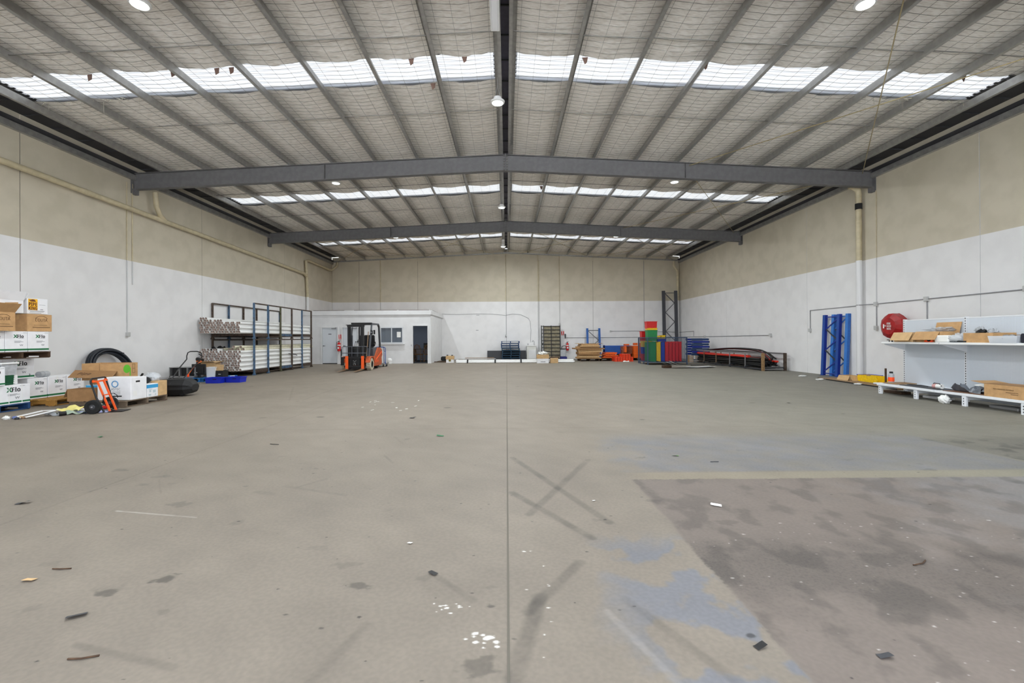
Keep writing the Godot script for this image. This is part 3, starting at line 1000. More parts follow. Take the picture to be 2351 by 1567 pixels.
func build_services() -> void:
	# storm-water pipes
	var R := 0.075
	var g := thing("downpipe", "long beige stormwater pipe falling along the top of the wall behind the pipe rack", "pipe", V(-WX + 0.12, 0, 0))
	put(g, "run", MB.new().tube([V(0, 5.50, 2.2), V(0, 5.5, 9), V(0, 5.11, 25.7), V(0, 5.0, 26.05), V(0, 4.86, 26.2)], R, 14), M["beige_pipe"])
	for d in [12.5, 19.0, 25.9]:
		put(g, "coupling", MB.new().tube([V(0, 5.50 - (d - 9.0) * 0.0233, d - 0.08), V(0, 5.50 - (d - 9.0) * 0.0233 - 0.004, d + 0.08)], R + 0.007, 14), M["beige_pipe"])
	put(g, "inlet", MB.new().tube([V(0.1, 6.15, 14.75), V(0.1, 5.72, 14.8), V(0.05, 5.5, 15.0), V(0, 5.37, 15.3)], R, 14), M["beige_pipe"])
	put(g, "stack", MB.new().tube([V(0, 5.85, 26.0), V(0, PAINT, 26.2)], R, 14), M["beige_pipe"])
	put(g, "lower_stack", MB.new().tube([V(0, PAINT, 26.2), V(0, 3.0, 26.2)], R, 14), M["white_pipe"])
	put(g, "branch", MB.new().tube([V(0, 5.82, 25.95), V(0, 5.90, 26.15), V(0, 5.94, 26.4), V(0.02, 5.86, 29.4), V(0.1, 5.9, 29.65), V(0.35, 6.15, 29.75), V(0.4, 6.4, 29.75)], R, 14), M["beige_pipe"])
	var r := thing("downpipe", "beige downpipe with a black rubber collar, painted white below, beside the red hose reel cover", "pipe", V(WX - 0.13, 0, 14.6))
	put(r, "pipe", MB.new().tube([V(0, 5.5, 0), V(0, PAINT, 0)], 0.085, 14), M["beige_pipe"])
	put(r, "lower_pipe", MB.new().tube([V(0, PAINT, 0), V(0, 0.0, 0)], 0.085, 14), M["white_pipe"])
	put(r, "collar", MB.new().tube([V(0, 5.47, 0), V(0, 5.66, 0)], 0.098, 14), M["rubber"])
	put(r, "elbow", MB.new().tube([V(0, 5.6, 0), V(0, 5.98, 0), V(-0.04, 6.1, -0.02), V(-0.2, 6.2, -0.02), V(-0.3, 6.22, 0)], 0.088, 14), M["beige_pipe"])
	var k := thing("downpipe", "beige downpipe in the far corner behind the tall charcoal rack frame", "pipe", V(11.33, 0, 30.0))
	put(k, "pipe", MB.new().tube([V(-0.25, 6.4, 0), V(-0.25, 6.1, 0), V(-0.02, 5.78, 0), V(0, 5.6, 0), V(0, PAINT, 0)], 0.075, 14), M["beige_pipe"])
	put(k, "lower_pipe", MB.new().tube([V(0, PAINT, 0), V(0, 0.0, 0)], 0.075, 14), M["white_pipe"])
	# conduits and boxes
	conduit("conduit", "grey conduit along the right wall above the hose reel with drops to switches", [
		[V(WX - 0.015, 1.66, 17.15), V(WX - 0.015, 2.37, 17.15), V(WX - 0.015, 2.38, 14.9), V(WX - 0.22, 2.385, 14.6), V(WX - 0.015, 2.385, 14.3), V(WX - 0.015, 2.40, 9.6)],
		[V(WX - 0.015, 2.38, 14.06), V(WX - 0.015, 1.68, 14.06)], [V(WX - 0.015, 2.39, 12.36), V(WX - 0.015, 1.5, 12.36)]],
		[V(WX - 0.03, 1.62, 17.15), V(WX - 0.03, 2.38, 14.06), V(WX - 0.03, 1.64, 14.06), V(WX - 0.03, 2.39, 12.36), V(WX - 0.04, 2.41, 9.95)], 0.014)
	conduit("conduit", "thin pale conduit dropping from the first roof beam towards the hose reel", [[V(WX - 0.015, 5.9, 14.04), V(WX - 0.015, 2.44, 14.06)]], [], 0.012)
	conduit("conduit", "grey conduit low along the back wall, ending at an outlet past the conduit cradle", [
		[V(3.95, 1.40, WB - 0.015), V(WX - 0.015, 1.40, WB - 0.015), V(WX - 0.015, 1.45, 19.8)]],
		[V(3.85, 1.62, WB - 0.03), V(WX - 0.05, 1.46, 19.72), V(WX - 0.03, 1.42, 26.3)], 0.016)
	conduit("conduit", "upper grey conduit on the back wall behind the red plastic tub", [
		[V(6.95, 1.82, WB - 0.015), V(8.9, 1.82, WB - 0.015), V(WX - 0.015, 1.72, WB - 0.015), V(WX - 0.015, 1.76, 27.9), V(WX - 0.015, 1.45, 27.9)],
		[V(9.14, 6.5, WB - 0.015), V(9.14, 2.1, WB - 0.015), V(9.3, 1.95, WB - 0.03)]],
		[V(6.9, 1.82, WB - 0.03)], 0.014)
	conduit("conduit", "pale conduit dropping down the left wall to a power outlet above the coiled black pipe", [[V(-WX + 0.015, 6.2, 13.9), V(-WX + 0.015, 1.62, 13.9)]], [V(-WX + 0.03, 1.57, 13.9)], 0.014)
	conduit("conduit", "short beige conduit ending half way down the left wall under the first roof beam", [[V(-WX + 0.015, 6.2, 14.1), V(-WX + 0.015, 3.1, 14.1)]], [], 0.016)
	conduit("conduit", "pale conduit from the roof to the outlet above the blue pallet stack", [[V(-0.03, 6.95, WB - 0.015), V(-0.03, 1.6, WB - 0.015)]], [V(-0.05, 1.57, WB - 0.03)], 0.018)
	conduit("conduit", "pale conduit pair on the back wall to the left of the black security gate", [[V(2.1, 6.9, WB - 0.06), V(2.1, 6.6, WB - 0.02), V(2.1, 0.5, WB - 0.02)], [V(2.16, 6.55, WB - 0.02), V(2.16, 0.5, WB - 0.02)]], [V(2.12, 0.52, WB - 0.03)], 0.018)
	conduit("conduit", "beige conduit on the back wall above the white site office", [[V(-8.32, 6.6, WB - 0.06), V(-8.32, 6.4, WB - 0.02), V(-8.32, 2.6, WB - 0.02)]], [], 0.03)
	conduit("conduit", "beige conduit to the right of the security gate ending above the fire sign", [[V(3.52, 6.8, WB - 0.03), V(3.52, 2.35, WB - 0.03)]], [V(3.52, 2.3, WB - 0.04)], 0.014)
	conduit("power_cable", "dark loose cable looping along the back wall and down to the white sink", [[V(-4.3, 3.02, WB - 0.02), V(-3.2, 2.98, WB - 0.02), V(-2.0, 3.02, WB - 0.02), V(-0.9, 3.0, WB - 0.02), V(-0.05, 2.9, WB - 0.02), V(0.4, 3.0, WB - 0.02), V(0.95, 2.95, WB - 0.02), V(1.45, 2.7, WB - 0.02), V(1.56, 2.5, WB - 0.02), V(1.62, 1.9, WB - 0.02), V(1.58, 1.1, WB - 0.02)]], [], 0.009)

func conduit(called: String, label: String, runs: Array, boxes: Array, r: float) -> void:
	var o := thing(called, label, "cable" if called == "power_cable" else "conduit")
	var pale := label.contains("pale") or label.contains("beige")
	for p in runs:
		if pale:
			# painted over with the wall: beige above the paint line, white below
			for half in 2:
				var q := []
				for i in p.size():
					var v: Vector3 = p[i]
					if i > 0 and (p[i - 1].y - PAINT) * (v.y - PAINT) < 0.0:
						q.append(p[i - 1].lerp(v, (PAINT - p[i - 1].y) / (v.y - p[i - 1].y)))
					if (v.y > PAINT) == (half == 0):
						q.append(v)
				if q.size() > 1:
					put(o, "run", MB.new().tube(q, r, 8), M["beige_pipe"] if half == 0 else mat("conduit_white", Color(0.80, 0.80, 0.80), 0.5))
			continue
		put(o, "run", MB.new().tube(p, r, 8), M["conduit"])
	for p in boxes:
		put(o, "outlet_box", MB.new().cbox(p, Vector3(0.1, 0.13, 0.1), 0.01), mat("outlet", Color(0.74, 0.74, 0.73), 0.5))

func build_lamps() -> void:
	var body := MB.new().lathe(Vector3.ZERO, [Vector2(0.0, 0.0), Vector2(0.125, 0.0), Vector2(0.155, 0.015), Vector2(0.16, 0.04), Vector2(0.12, 0.055), Vector2(0.09, 0.075), Vector2(0.085, 0.13), Vector2(0.0, 0.14)], 24).mesh()
	var face := MB.new().lathe(Vector3.ZERO, [Vector2(0.0, -0.006), Vector2(0.12, -0.006), Vector2(0.125, 0.0)], 24).mesh()
	var names := ["behind the camera", "over the near bay", "over the middle bay", "over the far bay"]
	for k in 4:
		for s in 3:
			var x: float = [-5.75, -0.17, 5.75][s]
			var d: float = ([-0.9, 7.2, 15.45, 23.75] if s != 1 else [2.1, 10.1, 18.2, 25.95])[k]
			var y := 6.66 if s != 1 else 6.6
			var row: String = ["left row", "ridge row", "right row"][s]
			var l := thing("high_bay_light", "round white lit high-bay lamp on a chain, %s, %s" % [row, names[k]], "lamp", V(x, y, d), 0, "high-bay lamps under the roof")
			put(l, "housing", body, M["white_plastic"])
			put(l, "lens", face, M["lamp_face"])
			var ch := MB.new()
			var up := roof(x) - 0.2 - y
			for a in 2:
				var q := Vector3(0.06 * (a * 2 - 1), 0.1, 0)
				ch.bar(q, Vector3(0.0, minf(0.42, up), 0), 0.006, 0.006)
			ch.bar(Vector3(0, minf(0.42, up), 0), Vector3(0, up + 0.1, 0), 0.008, 0.008)
			put(l, "chain", ch, M["galv_plain"])
			var a := AreaLight3D.new()
			a.name = "glow"
			a.area_size = Vector2(0.24, 0.24)
			a.light_color = Color(0.96, 0.985, 1.0)
			a.light_energy = LAMP
			a.shadow_enabled = true
			a.area_range = 60.0
			a.area_attenuation = 2.0
			a.position = Vector3(0, -0.012, 0)
			a.rotation.x = -PI / 2
			l.add_child(a)
	# fluorescent battens along the ridge
	for q in [[7.0, "nearest the camera"], [26.5, "above the far wall lamp"]]:
		var t := thing("batten_light", "long white unlit batten light under the ridge, %s" % q[1], "lamp", V(-0.17, 6.86, q[0]), 0, "battens under the ridge")
		put(t, "tray", MB.new().cbox(Vector3.ZERO, Vector3(0.16, 0.1, 2.1), 0.01), M["white_plastic"])
		put(t, "cover", MB.new().cbox(Vector3(0, -0.06, 0), Vector3(0.11, 0.03, 2.0), 0.01), M["white_board"])
		for z in [0.8, -0.8]:
			put(t, "bracket", MB.new().box(Vector3(0, 0.1, z), Vector3(0.03, 0.14, 0.03)), M["galv_plain"])

func build_office() -> void:
	var d := 25.7
	var R := -4.28
	var H := 2.99
	# front wall pieces round the openings
	var w := structure("wall_office_front")
	var T := 0.1
	var P := func(xa: float, xb: float, ya: float, yb: float) -> void:
		put(w, "panel", MB.new().box(V((xa + xb) / 2, (ya + yb) / 2, d + T / 2), Vector3(xb - xa, yb - ya, T)), M["white_board"])
	P.call(-WX, -10.38, 0.0, 2.74)
	P.call(-10.38, -9.52, 2.06, 2.74)
	P.call(-9.52, -9.23, 0.0, 2.74)
	P.call(-9.23, -8.37, 2.06, 2.74)
	P.call(-8.37, -7.11, 0.0, 2.74)
	P.call(-7.11, -5.85, 2.06, 2.74)
	P.call(-7.11, -5.85, 0.0, 1.14)
	P.call(-5.85, -5.28, 0.0, 2.74)
	P.call(-5.28, -4.45, 2.14, 2.74)
	P.call(-4.45, R, 0.0, 2.74)
	var s := structure("wall_office_side")
	put(s, "panel", MB.new().box(V(R - 0.05, 1.37, (d + 0.1 + WB) / 2), Vector3(0.1, 2.74, WB - d - 0.1)), M["white_board"])
	var t := structure("trim")
	put(t, "fascia", MB.new().cbox(V((-WX + R) / 2 + 0.02, 2.865, d - 0.02), Vector3(WX + R + 0.04, 0.25, 0.1), 0.008), M["white_board"])
	put(t, "fascia", MB.new().cbox(V(R + 0.03, 2.865, (d + WB) / 2), Vector3(0.1, 0.25, WB - d), 0.008), M["white_board"])
	var oc := structure("ceiling_office")
	put(oc, "ceiling_lining", MB.new().box(V((-WX + R) / 2, 2.77, (d + WB) / 2), Vector3(WX + R, 0.06, WB - d)), M["white_board"])
	put(oc, "top_sheet", MB.new().box(V((-WX + R) / 2, 2.95, (d + WB) / 2), Vector3(WX + R - 0.1, 0.03, WB - d - 0.1)), M["timber"])
	# inside
	put(structure("wall_office_rear"), "lining", MB.new().box(V(-7.6, 1.37, 29.6), Vector3(6.6, 2.74, 0.05)), M["office_in"])
	put(structure("wall_office_partition"), "lining", MB.new().box(V(-7.9, 1.37, 27.8), Vector3(0.08, 2.74, 4.0)), M["office_in"])
	put(structure("wall_office_return"), "lining", MB.new().box(V(R - 0.12, 1.37, 27.9), Vector3(0.03, 2.74, 4.1)), M["office_in"])
	put(structure("floor_office"), "floor_covering", MB.new().box(V(-6.2, 0.005, 27.8), Vector3(3.6, 0.01, 3.9)), M["office_floor"])
	var ol := thing("added_office_light", "added unseen white ceiling light brightening the inside of the office", "lamp", V(-6.0, 2.68, 27.6))  # unseen fitting and light, added to brighten the dim interior
	put(ol, "tray", MB.new().cbox(Vector3.ZERO, Vector3(0.3, 0.05, 1.2), 0.01), M["white_plastic"])
	put(ol, "lens", MB.new().cbox(Vector3(0, -0.03, 0), Vector3(0.26, 0.02, 1.16), 0.005), M["lamp_face"])
	var oa := AreaLight3D.new()
	oa.name = "glow"
	oa.area_size = Vector2(0.26, 1.16)
	oa.light_energy = 0.45
	oa.shadow_enabled = true
	oa.area_range = 60.0
	oa.area_attenuation = 2.0
	oa.position = Vector3(0, -0.045, 0)
	oa.rotation.x = -PI / 2
	ol.add_child(oa)
	# planks on the roof of the office
	for q in [[-10.9, -9.2, "short"], [-8.6, -6.2, "middle"], [-6.1, -4.4, "end"]]:
		solo("plank", MB.new().cbox(Vector3.ZERO, Vector3(q[1] - q[0], 0.04, 0.2), 0.004), M["timber_dark"], "brown plank lying on the office roof, %s piece" % q[2], "plank", V((q[0] + q[1]) / 2, 3.0, d + 0.15), 0, "planks on the office roof")
	solo("plank", MB.new().cbox(Vector3.ZERO, Vector3(0.2, 0.04, 2.2), 0.004), M["timber_dark"], "brown plank along the side edge of the office roof", "plank", V(R - 0.08, 3.0, d + 1.5), 0, "planks on the office roof")
	# doors
	for q in [[-10.38, -9.52, "door_1"], [-9.23, -8.37, "door_2"]]:
		var o := structure(q[2])
		var a: float = q[0]
		var b: float = q[1]
		put(o, "leaf", MB.new().cbox(V((a + b) / 2, 1.045, d + 0.03), Vector3(b - a - 0.03, 2.0, 0.04), 0.004), mat("door_paint", Color(0.84, 0.86, 0.88), 0.5))
		var f := MB.new()
		f.box(V(a - 0.03, 1.04, d - 0.01), Vector3(0.07, 2.1, 0.05))
		f.box(V(b + 0.03, 1.04, d - 0.01), Vector3(0.07, 2.1, 0.05))
		f.box(V((a + b) / 2, 2.065, d - 0.01), Vector3(b - a - 0.012, 0.05, 0.048))
		put(o, "frame", f, M["white_board"])
		put(o, "handle", MB.new().lathe(V(a + 0.07, 1.02, d - 0.0), [Vector2(0, 0.02), Vector2(0.025, 0.015), Vector2(0.025, 0)], 12, Basis(Vector3.RIGHT, PI / 2)).bar(V(a + 0.06, 1.02, d - 0.04), V(a + 0.18, 1.02, d - 0.04), 0.02, 0.02), M["charcoal"])
		put(o, "closer", MB.new().cbox(V(b - 0.2, 2.0, d - 0.02), Vector3(0.25, 0.05, 0.06), 0.006).bar(V(b - 0.12, 2.03, d - 0.03), V(b - 0.02, 2.05, d - 0.08), 0.015, 0.015), M["conduit"])
		put(o, "sign_plate", MB.new().cbox(V((a + b) / 2, 1.68, d + 0.005), Vector3(0.17, 0.035, 0.006), 0.002), M["charcoal"])
		put(o, "threshold_gap", MB.new().box(V((a + b) / 2, 0.025, d + 0.05), Vector3(b - a - 0.03, 0.045, 0.06)), M["black"])
	var dr := structure("door_3")
	var fr := MB.new()
	fr.box(V(-5.31, 1.07, d - 0.01), Vector3(0.07, 2.2, 0.06))
	fr.box(V(-4.42, 1.07, d - 0.01), Vector3(0.07, 2.2, 0.06))
	fr.box(V(-4.865, 2.14, d - 0.01), Vector3(0.815, 0.055, 0.058))
	put(dr, "frame", fr, M["white_board"])
	put(dr, "strike_plate", MB.new().box(V(-5.36, 1.02, d - 0.045), Vector3(0.02, 0.09, 0.008)), M["charcoal"])
	var wn := structure("window_1")
	var wf := MB.new()
	wf.box(V(-6.48, 2.03, d - 0.01), Vector3(1.3, 0.05, 0.07))
	wf.box(V(-6.48, 1.17, d - 0.01), Vector3(1.3, 0.05, 0.07))
	wf.box(V(-7.10, 1.6, d - 0.012), Vector3(0.05, 0.805, 0.066))
	wf.box(V(-5.86, 1.6, d - 0.012), Vector3(0.05, 0.805, 0.066))
	wf.box(V(-6.48, 1.6, d - 0.005), Vector3(0.045, 0.80, 0.05))
	put(wn, "window_frame", wf, M["aluminium"])
	put(wn, "sill", MB.new().cbox(V(-6.48, 1.1, d - 0.05), Vector3(1.46, 0.05, 0.14), 0.006), M["white_board"])
	for x in [-6.79, -6.17]:
		put(wn, "pane", MB.new().box(V(x, 1.6, d + 0.03), Vector3(0.6, 0.82, 0.006)), M["dark_glass"])
	solo("notice_sheet", MB.new().box(Vector3.ZERO, Vector3(0.22, 0.31, 0.003)), M["paper"], "white paper notice stuck on the right pane of the office window", "notice", V(-6.08, 1.63, d + 0.02))
	# two wooden chairs inside
	var c := make_chair("wooden_chair", "bow-backed wooden chair standing by the left jamb inside the open office doorway")
	c.position = V(-5.28, 0.01, 27.35)
	c.rotation.y = deg_to_rad(170)
	dup(c, V(-4.72, 0.01, 27.3), 190, "bow-backed wooden chair partly hidden by the right jamb of the office doorway")
	var dsk := thing("desk", "dark table standing behind the wooden chairs in the office", "table", V(-5.1, 0.01, 28.3))
	put(dsk, "top", MB.new().cbox(Vector3(0, 0.74, 0), Vector3(1.3, 0.03, 0.6), 0.005), M["charcoal"])
	for q in [[-0.6, -0.25], [0.6, -0.25], [-0.6, 0.25], [0.6, 0.25]]:
		put(dsk, "leg", MB.new().box(Vector3(q[0], 0.36, q[1]), Vector3(0.05, 0.72, 0.05)), M["black"])
	solo("monitor_screen", MB.new().cbox(Vector3(0, 0.2, 0), Vector3(0.3, 0.3, 0.04), 0.01).box(Vector3(0, 0.03, 0), Vector3(0.12, 0.06, 0.1)), M["black"], "small black box on the dark table between the office chairs", "box", V(-4.98, 0.77, 28.15))
	# fire extinguisher and its sign by door 1
	fire_sign(V(-9.385, 1.52, d - 0.01), "red and white fire extinguisher sign between the two closed office doors")
	extinguisher(V(-9.40, 0.72, d - 0.11), "red fire extinguisher hanging between the two closed office doors")

func fire_sign(at: Vector3, label: String) -> void:
	var o := thing("fire_sign", label, "sign", at)
	put(o, "plate", MB.new().cbox(Vector3.ZERO, Vector3(0.19, 0.26, 0.008), 0.003), M["red"])
	put(o, "pictogram", MB.new().box(Vector3(0, 0.035, 0.005), Vector3(0.05, 0.15, 0.003)).box(Vector3(0.0, -0.085, 0.005), Vector3(0.11, 0.03, 0.003)).box(Vector3(-0.02, 0.115, 0.005), Vector3(0.05, 0.014, 0.003)), M["white_plastic"])

func extinguisher(at: Vector3, label: String) -> void:
	var o := thing("fire_extinguisher", label, "fire extinguisher", at)
	put(o, "cylinder", MB.new().lathe(Vector3.ZERO, [Vector2(0, 0), Vector2(0.085, 0.005), Vector2(0.09, 0.03), Vector2(0.09, 0.40), Vector2(0.07, 0.46), Vector2(0.03, 0.49), Vector2(0.025, 0.52), Vector2(0, 0.52)], 18), M["red"])
	put(o, "label_band", MB.new().lathe(Vector3.ZERO, [Vector2(0.0905, 0.30), Vector2(0.092, 0.302), Vector2(0.092, 0.36), Vector2(0.0905, 0.362)], 18), M["white_plastic"])
	put(o, "round_label", MB.new().disc(Vector3(0.0, 0.18, 0.094), Vector3(0, 0, 1), 0.055, 16), M["white_plastic"])
	put(o, "valve", MB.new().cbox(Vector3(0, 0.545, 0), Vector3(0.05, 0.06, 0.04), 0.006).bar(Vector3(0, 0.58, 0), Vector3(0.1, 0.6, 0), 0.02, 0.012), M["black"])
	put(o, "hose", MB.new().tube([Vector3(-0.02, 0.55, 0.02), Vector3(-0.09, 0.52, 0.04), Vector3(-0.12, 0.4, 0.05), Vector3(-0.11, 0.2, 0.06), Vector3(-0.1, 0.12, 0.07)], 0.012, 8), M["black"])
	put(o, "bracket", MB.new().box(Vector3(0, 0.3, -0.1), Vector3(0.05, 0.3, 0.02)), M["charcoal"])

func make_chair(called: String, label: String) -> Node3D:
	var o := thing(called, label, "chair", Vector3.ZERO, 0, "wooden chairs in the office")
	var m: Material = M["chair_wood"]
	put(o, "seat", MB.new().cbox(Vector3(0, 0.44, 0), Vector3(0.46, 0.04, 0.44), 0.012), m)
	for q in [[-1.0, 1.0], [1.0, 1.0], [-1.0, -1.0], [1.0, -1.0]]:
		put(o, "leg", MB.new().tube([Vector3(q[0] * 0.16, 0.43, q[1] * 0.15), Vector3(q[0] * 0.21, 0.0, q[1] * 0.20)], 0.018, 8), m)
	for q in [-1.0, 1.0]:
		put(o, "stretcher", MB.new().bar(Vector3(q * 0.185, 0.2, -0.18), Vector3(q * 0.185, 0.2, 0.18), 0.02, 0.02), m)
	var hoop := []
	for k in 17:
		var a := PI * k / 16.0
		hoop.append(Vector3(-0.22 * cos(a), 0.62 + 0.40 * sin(a), -0.2 - 0.1 * sin(a)))
	hoop.push_front(Vector3(-0.2, 0.45, -0.17))
	hoop.push_back(Vector3(0.2, 0.45, -0.17))
	put(o, "back_hoop", MB.new().tube(hoop, 0.016, 8), m)
	for k in 5:
		var x := -0.13 + 0.065 * k
		put(o, "spindle", MB.new().bar(Vector3(x, 0.46, -0.18), Vector3(x * 1.3, 1.02 - 1.4 * x * x, -0.29), 0.022, 0.008), m)
	for q in [-1.0, 1.0]:
		put(o, "arm", MB.new().bar(Vector3(q * 0.22, 0.66, -0.2), Vector3(q * 0.25, 0.66, 0.12), 0.045, 0.02).bar(Vector3(q * 0.25, 0.66, 0.1), Vector3(q * 0.21, 0.45, 0.12), 0.02, 0.02), m)
	return o
# ---------------------------------------------------------------- shared builders
func open_bin(w: float, h: float, d: float, t := 0.006, taper := 0.04) -> MB:
	# a hollow box without a lid, wider at the top
	var b := MB.new()
	var k := 1.0 - taper
	var lo := [Vector3(-w, 0, d) * 0.5 * k, Vector3(w, 0, d) * 0.5 * k, Vector3(w, 0, -d) * 0.5 * k, Vector3(-w, 0, -d) * 0.5 * k]
	var hi := [Vector3(-w, 0, d) * 0.5, Vector3(w, 0, d) * 0.5, Vector3(w, 0, -d) * 0.5, Vector3(-w, 0, -d) * 0.5]
	var nn := [Vector3.BACK, Vector3.RIGHT, Vector3.FORWARD, Vector3.LEFT]
	for i in 4:
		var j := (i + 1) % 4
		var A: Vector3 = lo[i]
		var B: Vector3 = lo[j]
		var C: Vector3 = hi[j] + Vector3(0, h, 0)
		var D: Vector3 = hi[i] + Vector3(0, h, 0)
		var q := func(p: Vector3) -> Vector3:
			return Vector3(p.x - signf(p.x) * t, p.y, p.z - signf(p.z) * t)
		b.quad(A, B, C, D, nn[i])
		b.quad(q.call(A), q.call(B), q.call(C), q.call(D), -nn[i])
		b.quad(D, C, q.call(C), q.call(D), Vector3.UP)
	b.quad(lo[0], lo[1], lo[2], lo[3], Vector3.DOWN)
	b.quad(lo[0] + Vector3(0, t, 0), lo[1] + Vector3(0, t, 0), lo[2] + Vector3(0, t, 0), lo[3] + Vector3(0, t, 0), Vector3.UP)
	return b

func flap(parent: Node3D, a: Vector3, b: Vector3, out: Vector3, m: Material) -> void:
	# a board hinged along a-b, reaching out by the vector out
	var n := (b - a).cross(out).normalized()
	var o := MB.new()
	var t := n * 0.003
	var c := b + out
	var d := a + out
	o.quad(a + t, b + t, c + t, d + t, n)
	o.quad(a - t, b - t, c - t, d - t, -n)
	o.quad(c - t, c + t, d + t, d - t, out.normalized())
	o.quad(a - t, a + t, d + t, d - t, (a - b).normalized())
	o.quad(b - t, b + t, c + t, c - t, (b - a).normalized())
	put(parent, "flap", o, m)

# a shut carton: front is +z. at is the middle of its base
func carton(label: String, at: Vector3, s: Vector3, turn := 0.0, m: Material = null, group := "") -> Node3D:
	var o := thing("carton", label, "box", at, turn, group)
	put(o, "body", MB.new().cbox(Vector3(0, s.y / 2, 0), s, 0.006), m if m else M["card"])
	put(o, "tape", MB.new().box(Vector3(0, s.y + 0.0005, 0), Vector3(s.x * 0.99, 0.001, 0.05)).box(Vector3(s.x / 2 + 0.0005, s.y - 0.05, 0), Vector3(0.001, 0.1, 0.05)).box(Vector3(-s.x / 2 - 0.0005, s.y - 0.05, 0), Vector3(0.001, 0.1, 0.05)), M["tape"] if m == null or m == M["card"] else M["white_plastic"])
	return o

# an open carton with four flaps; the angles lift them from hanging straight out
func open_carton(label: String, at: Vector3, s: Vector3, turn := 0.0, m: Material = null, f := [0.3, 0.3, 0.3, 0.3], group := "") -> Node3D:
	var o := thing("open_carton", label, "box", at, turn, group)
	var mm: Material = m if m else M["card"]
	put(o, "body", open_bin(s.x, s.y, s.z, 0.005, 0.0), mm)
	var y := s.y
	var len := minf(s.x, s.z) * 0.5
	var hx := s.x / 2
	var hz := s.z / 2
	for i in 4:
		if f[i] == null:
			continue
		var a: float = f[i]
		var up := Vector3(0, sin(a), 0) * len
		var side := cos(a) * len
		match i:
			0: flap(o, Vector3(-hx, y, hz), Vector3(hx, y, hz), up + Vector3(0, 0, side), mm)
			1: flap(o, Vector3(hx, y, hz), Vector3(hx, y, -hz), up + Vector3(side, 0, 0), mm)
			2: flap(o, Vector3(hx, y, -hz), Vector3(-hx, y, -hz), up + Vector3(0, 0, -side), mm)
			3: flap(o, Vector3(-hx, y, -hz), Vector3(-hx, y, hz), up + Vector3(-side, 0, 0), mm)
	return o

func print_lines(parent: Node3D, rows: Array, z: float, m: Material) -> void:
	# fine print too small to read: thin bars [x, y, length, height]
	var b := MB.new()
	for r in rows:
		b.box(Vector3(r[0] + r[2] / 2, r[1], z), Vector3(r[2], r[3], 0.0006))
	put(parent, "fine_print", b, m).set_meta("kind", "stuff")

func flo_box(label: String, at: Vector3, w := 0.42, h := 0.42, d := 0.42, turn := 90.0) -> Node3D:
	var o := thing("printed_carton", label, "box", at, turn, "white printed cartons by the left wall")
	put(o, "body", MB.new().cbox(Vector3(0, h / 2, 0), Vector3(w, h, d), 0.008), M["white_card"])
	var z := d / 2 + 0.001
	var k := 0.42 if w < 0.5 else 0.56
	put(o, "green_band", MB.new().box(Vector3(0, h * 0.115, 0), Vector3(w + 0.002, h * 0.085, d + 0.002)), M["ink_green"])
	letters(o, "X", 0.165 * k, 0.19 * k, M["ink_green"], Vector3(-0.06 * k, h * 0.76, z))
	letters(o, "Flo", 0.165 * k, 0.285 * k, M["ink"], Vector3(0.163 * k, h * 0.76, z))
	letters(o, "W", 0.075 * k, 0.15 * k, M["ink_soft"], Vector3(0.2 * k, h * 0.33, z), Basis(), false)
	print_lines(o, [[-0.11 * k, h * 0.53, 0.31 * k, 0.006], [-0.11 * k, h * 0.495, 0.4 * k, 0.006], [-0.11 * k, h * 0.46, 0.26 * k, 0.006], [0.29 * k, h * 0.93, 0.17 * k, 0.006], [0.06 * k, h * 0.66, 0.26 * k, 0.005]], z, M["ink_soft"])
	put(o, "top_seam", MB.new().box(Vector3(0, h + 0.0005, 0), Vector3(w * 0.98, 0.001, 0.05)).box(Vector3(-w * 0.0, h - 0.04, z), Vector3(0.05, 0.08, 0.0005)), M["white_plastic"])
	return o

# a timber or plastic-blue pallet, 1.165 m square; its front is +z
func pallet(label: String, at: Vector3, m: Material, mz: Material, turn := 0.0, group := "") -> Node3D:
	var o := thing("pallet", label, "pallet", at, turn, group)
	var L := 1.165
	var board := MB.new().cbox(Vector3.ZERO, Vector3(L, 0.018, 0.125), 0.003).mesh()
	var low := MB.new().cbox(Vector3.ZERO, Vector3(L, 0.016, 0.11), 0.003).mesh()
	var bear := MB.new()
	bear.cbox(Vector3(0, 0.02, 0), Vector3(0.045, 0.075, L), 0.003)
	bear.cbox(Vector3(0, -0.03, L * 0.41), Vector3(0.045, 0.035, L * 0.18), 0.003)
	bear.cbox(Vector3(0, -0.03, -L * 0.41), Vector3(0.045, 0.035, L * 0.18), 0.003)
	bear.cbox(Vector3(0, -0.03, 0), Vector3(0.045, 0.035, L * 0.2), 0.003)
	var bm := bear.mesh()
	for k in 7:
		put(o, "board", board, m, Vector3(0, 0.125, -0.515 + 0.1717 * k))
	for k in 3:
		put(o, "bearer", bm, mz, Vector3(-0.55 + 0.55 * k, 0.0595, 0))
		put(o, "bottom_board", low, m, Vector3(0, 0.009, -0.5 + 0.5 * k))
	return o

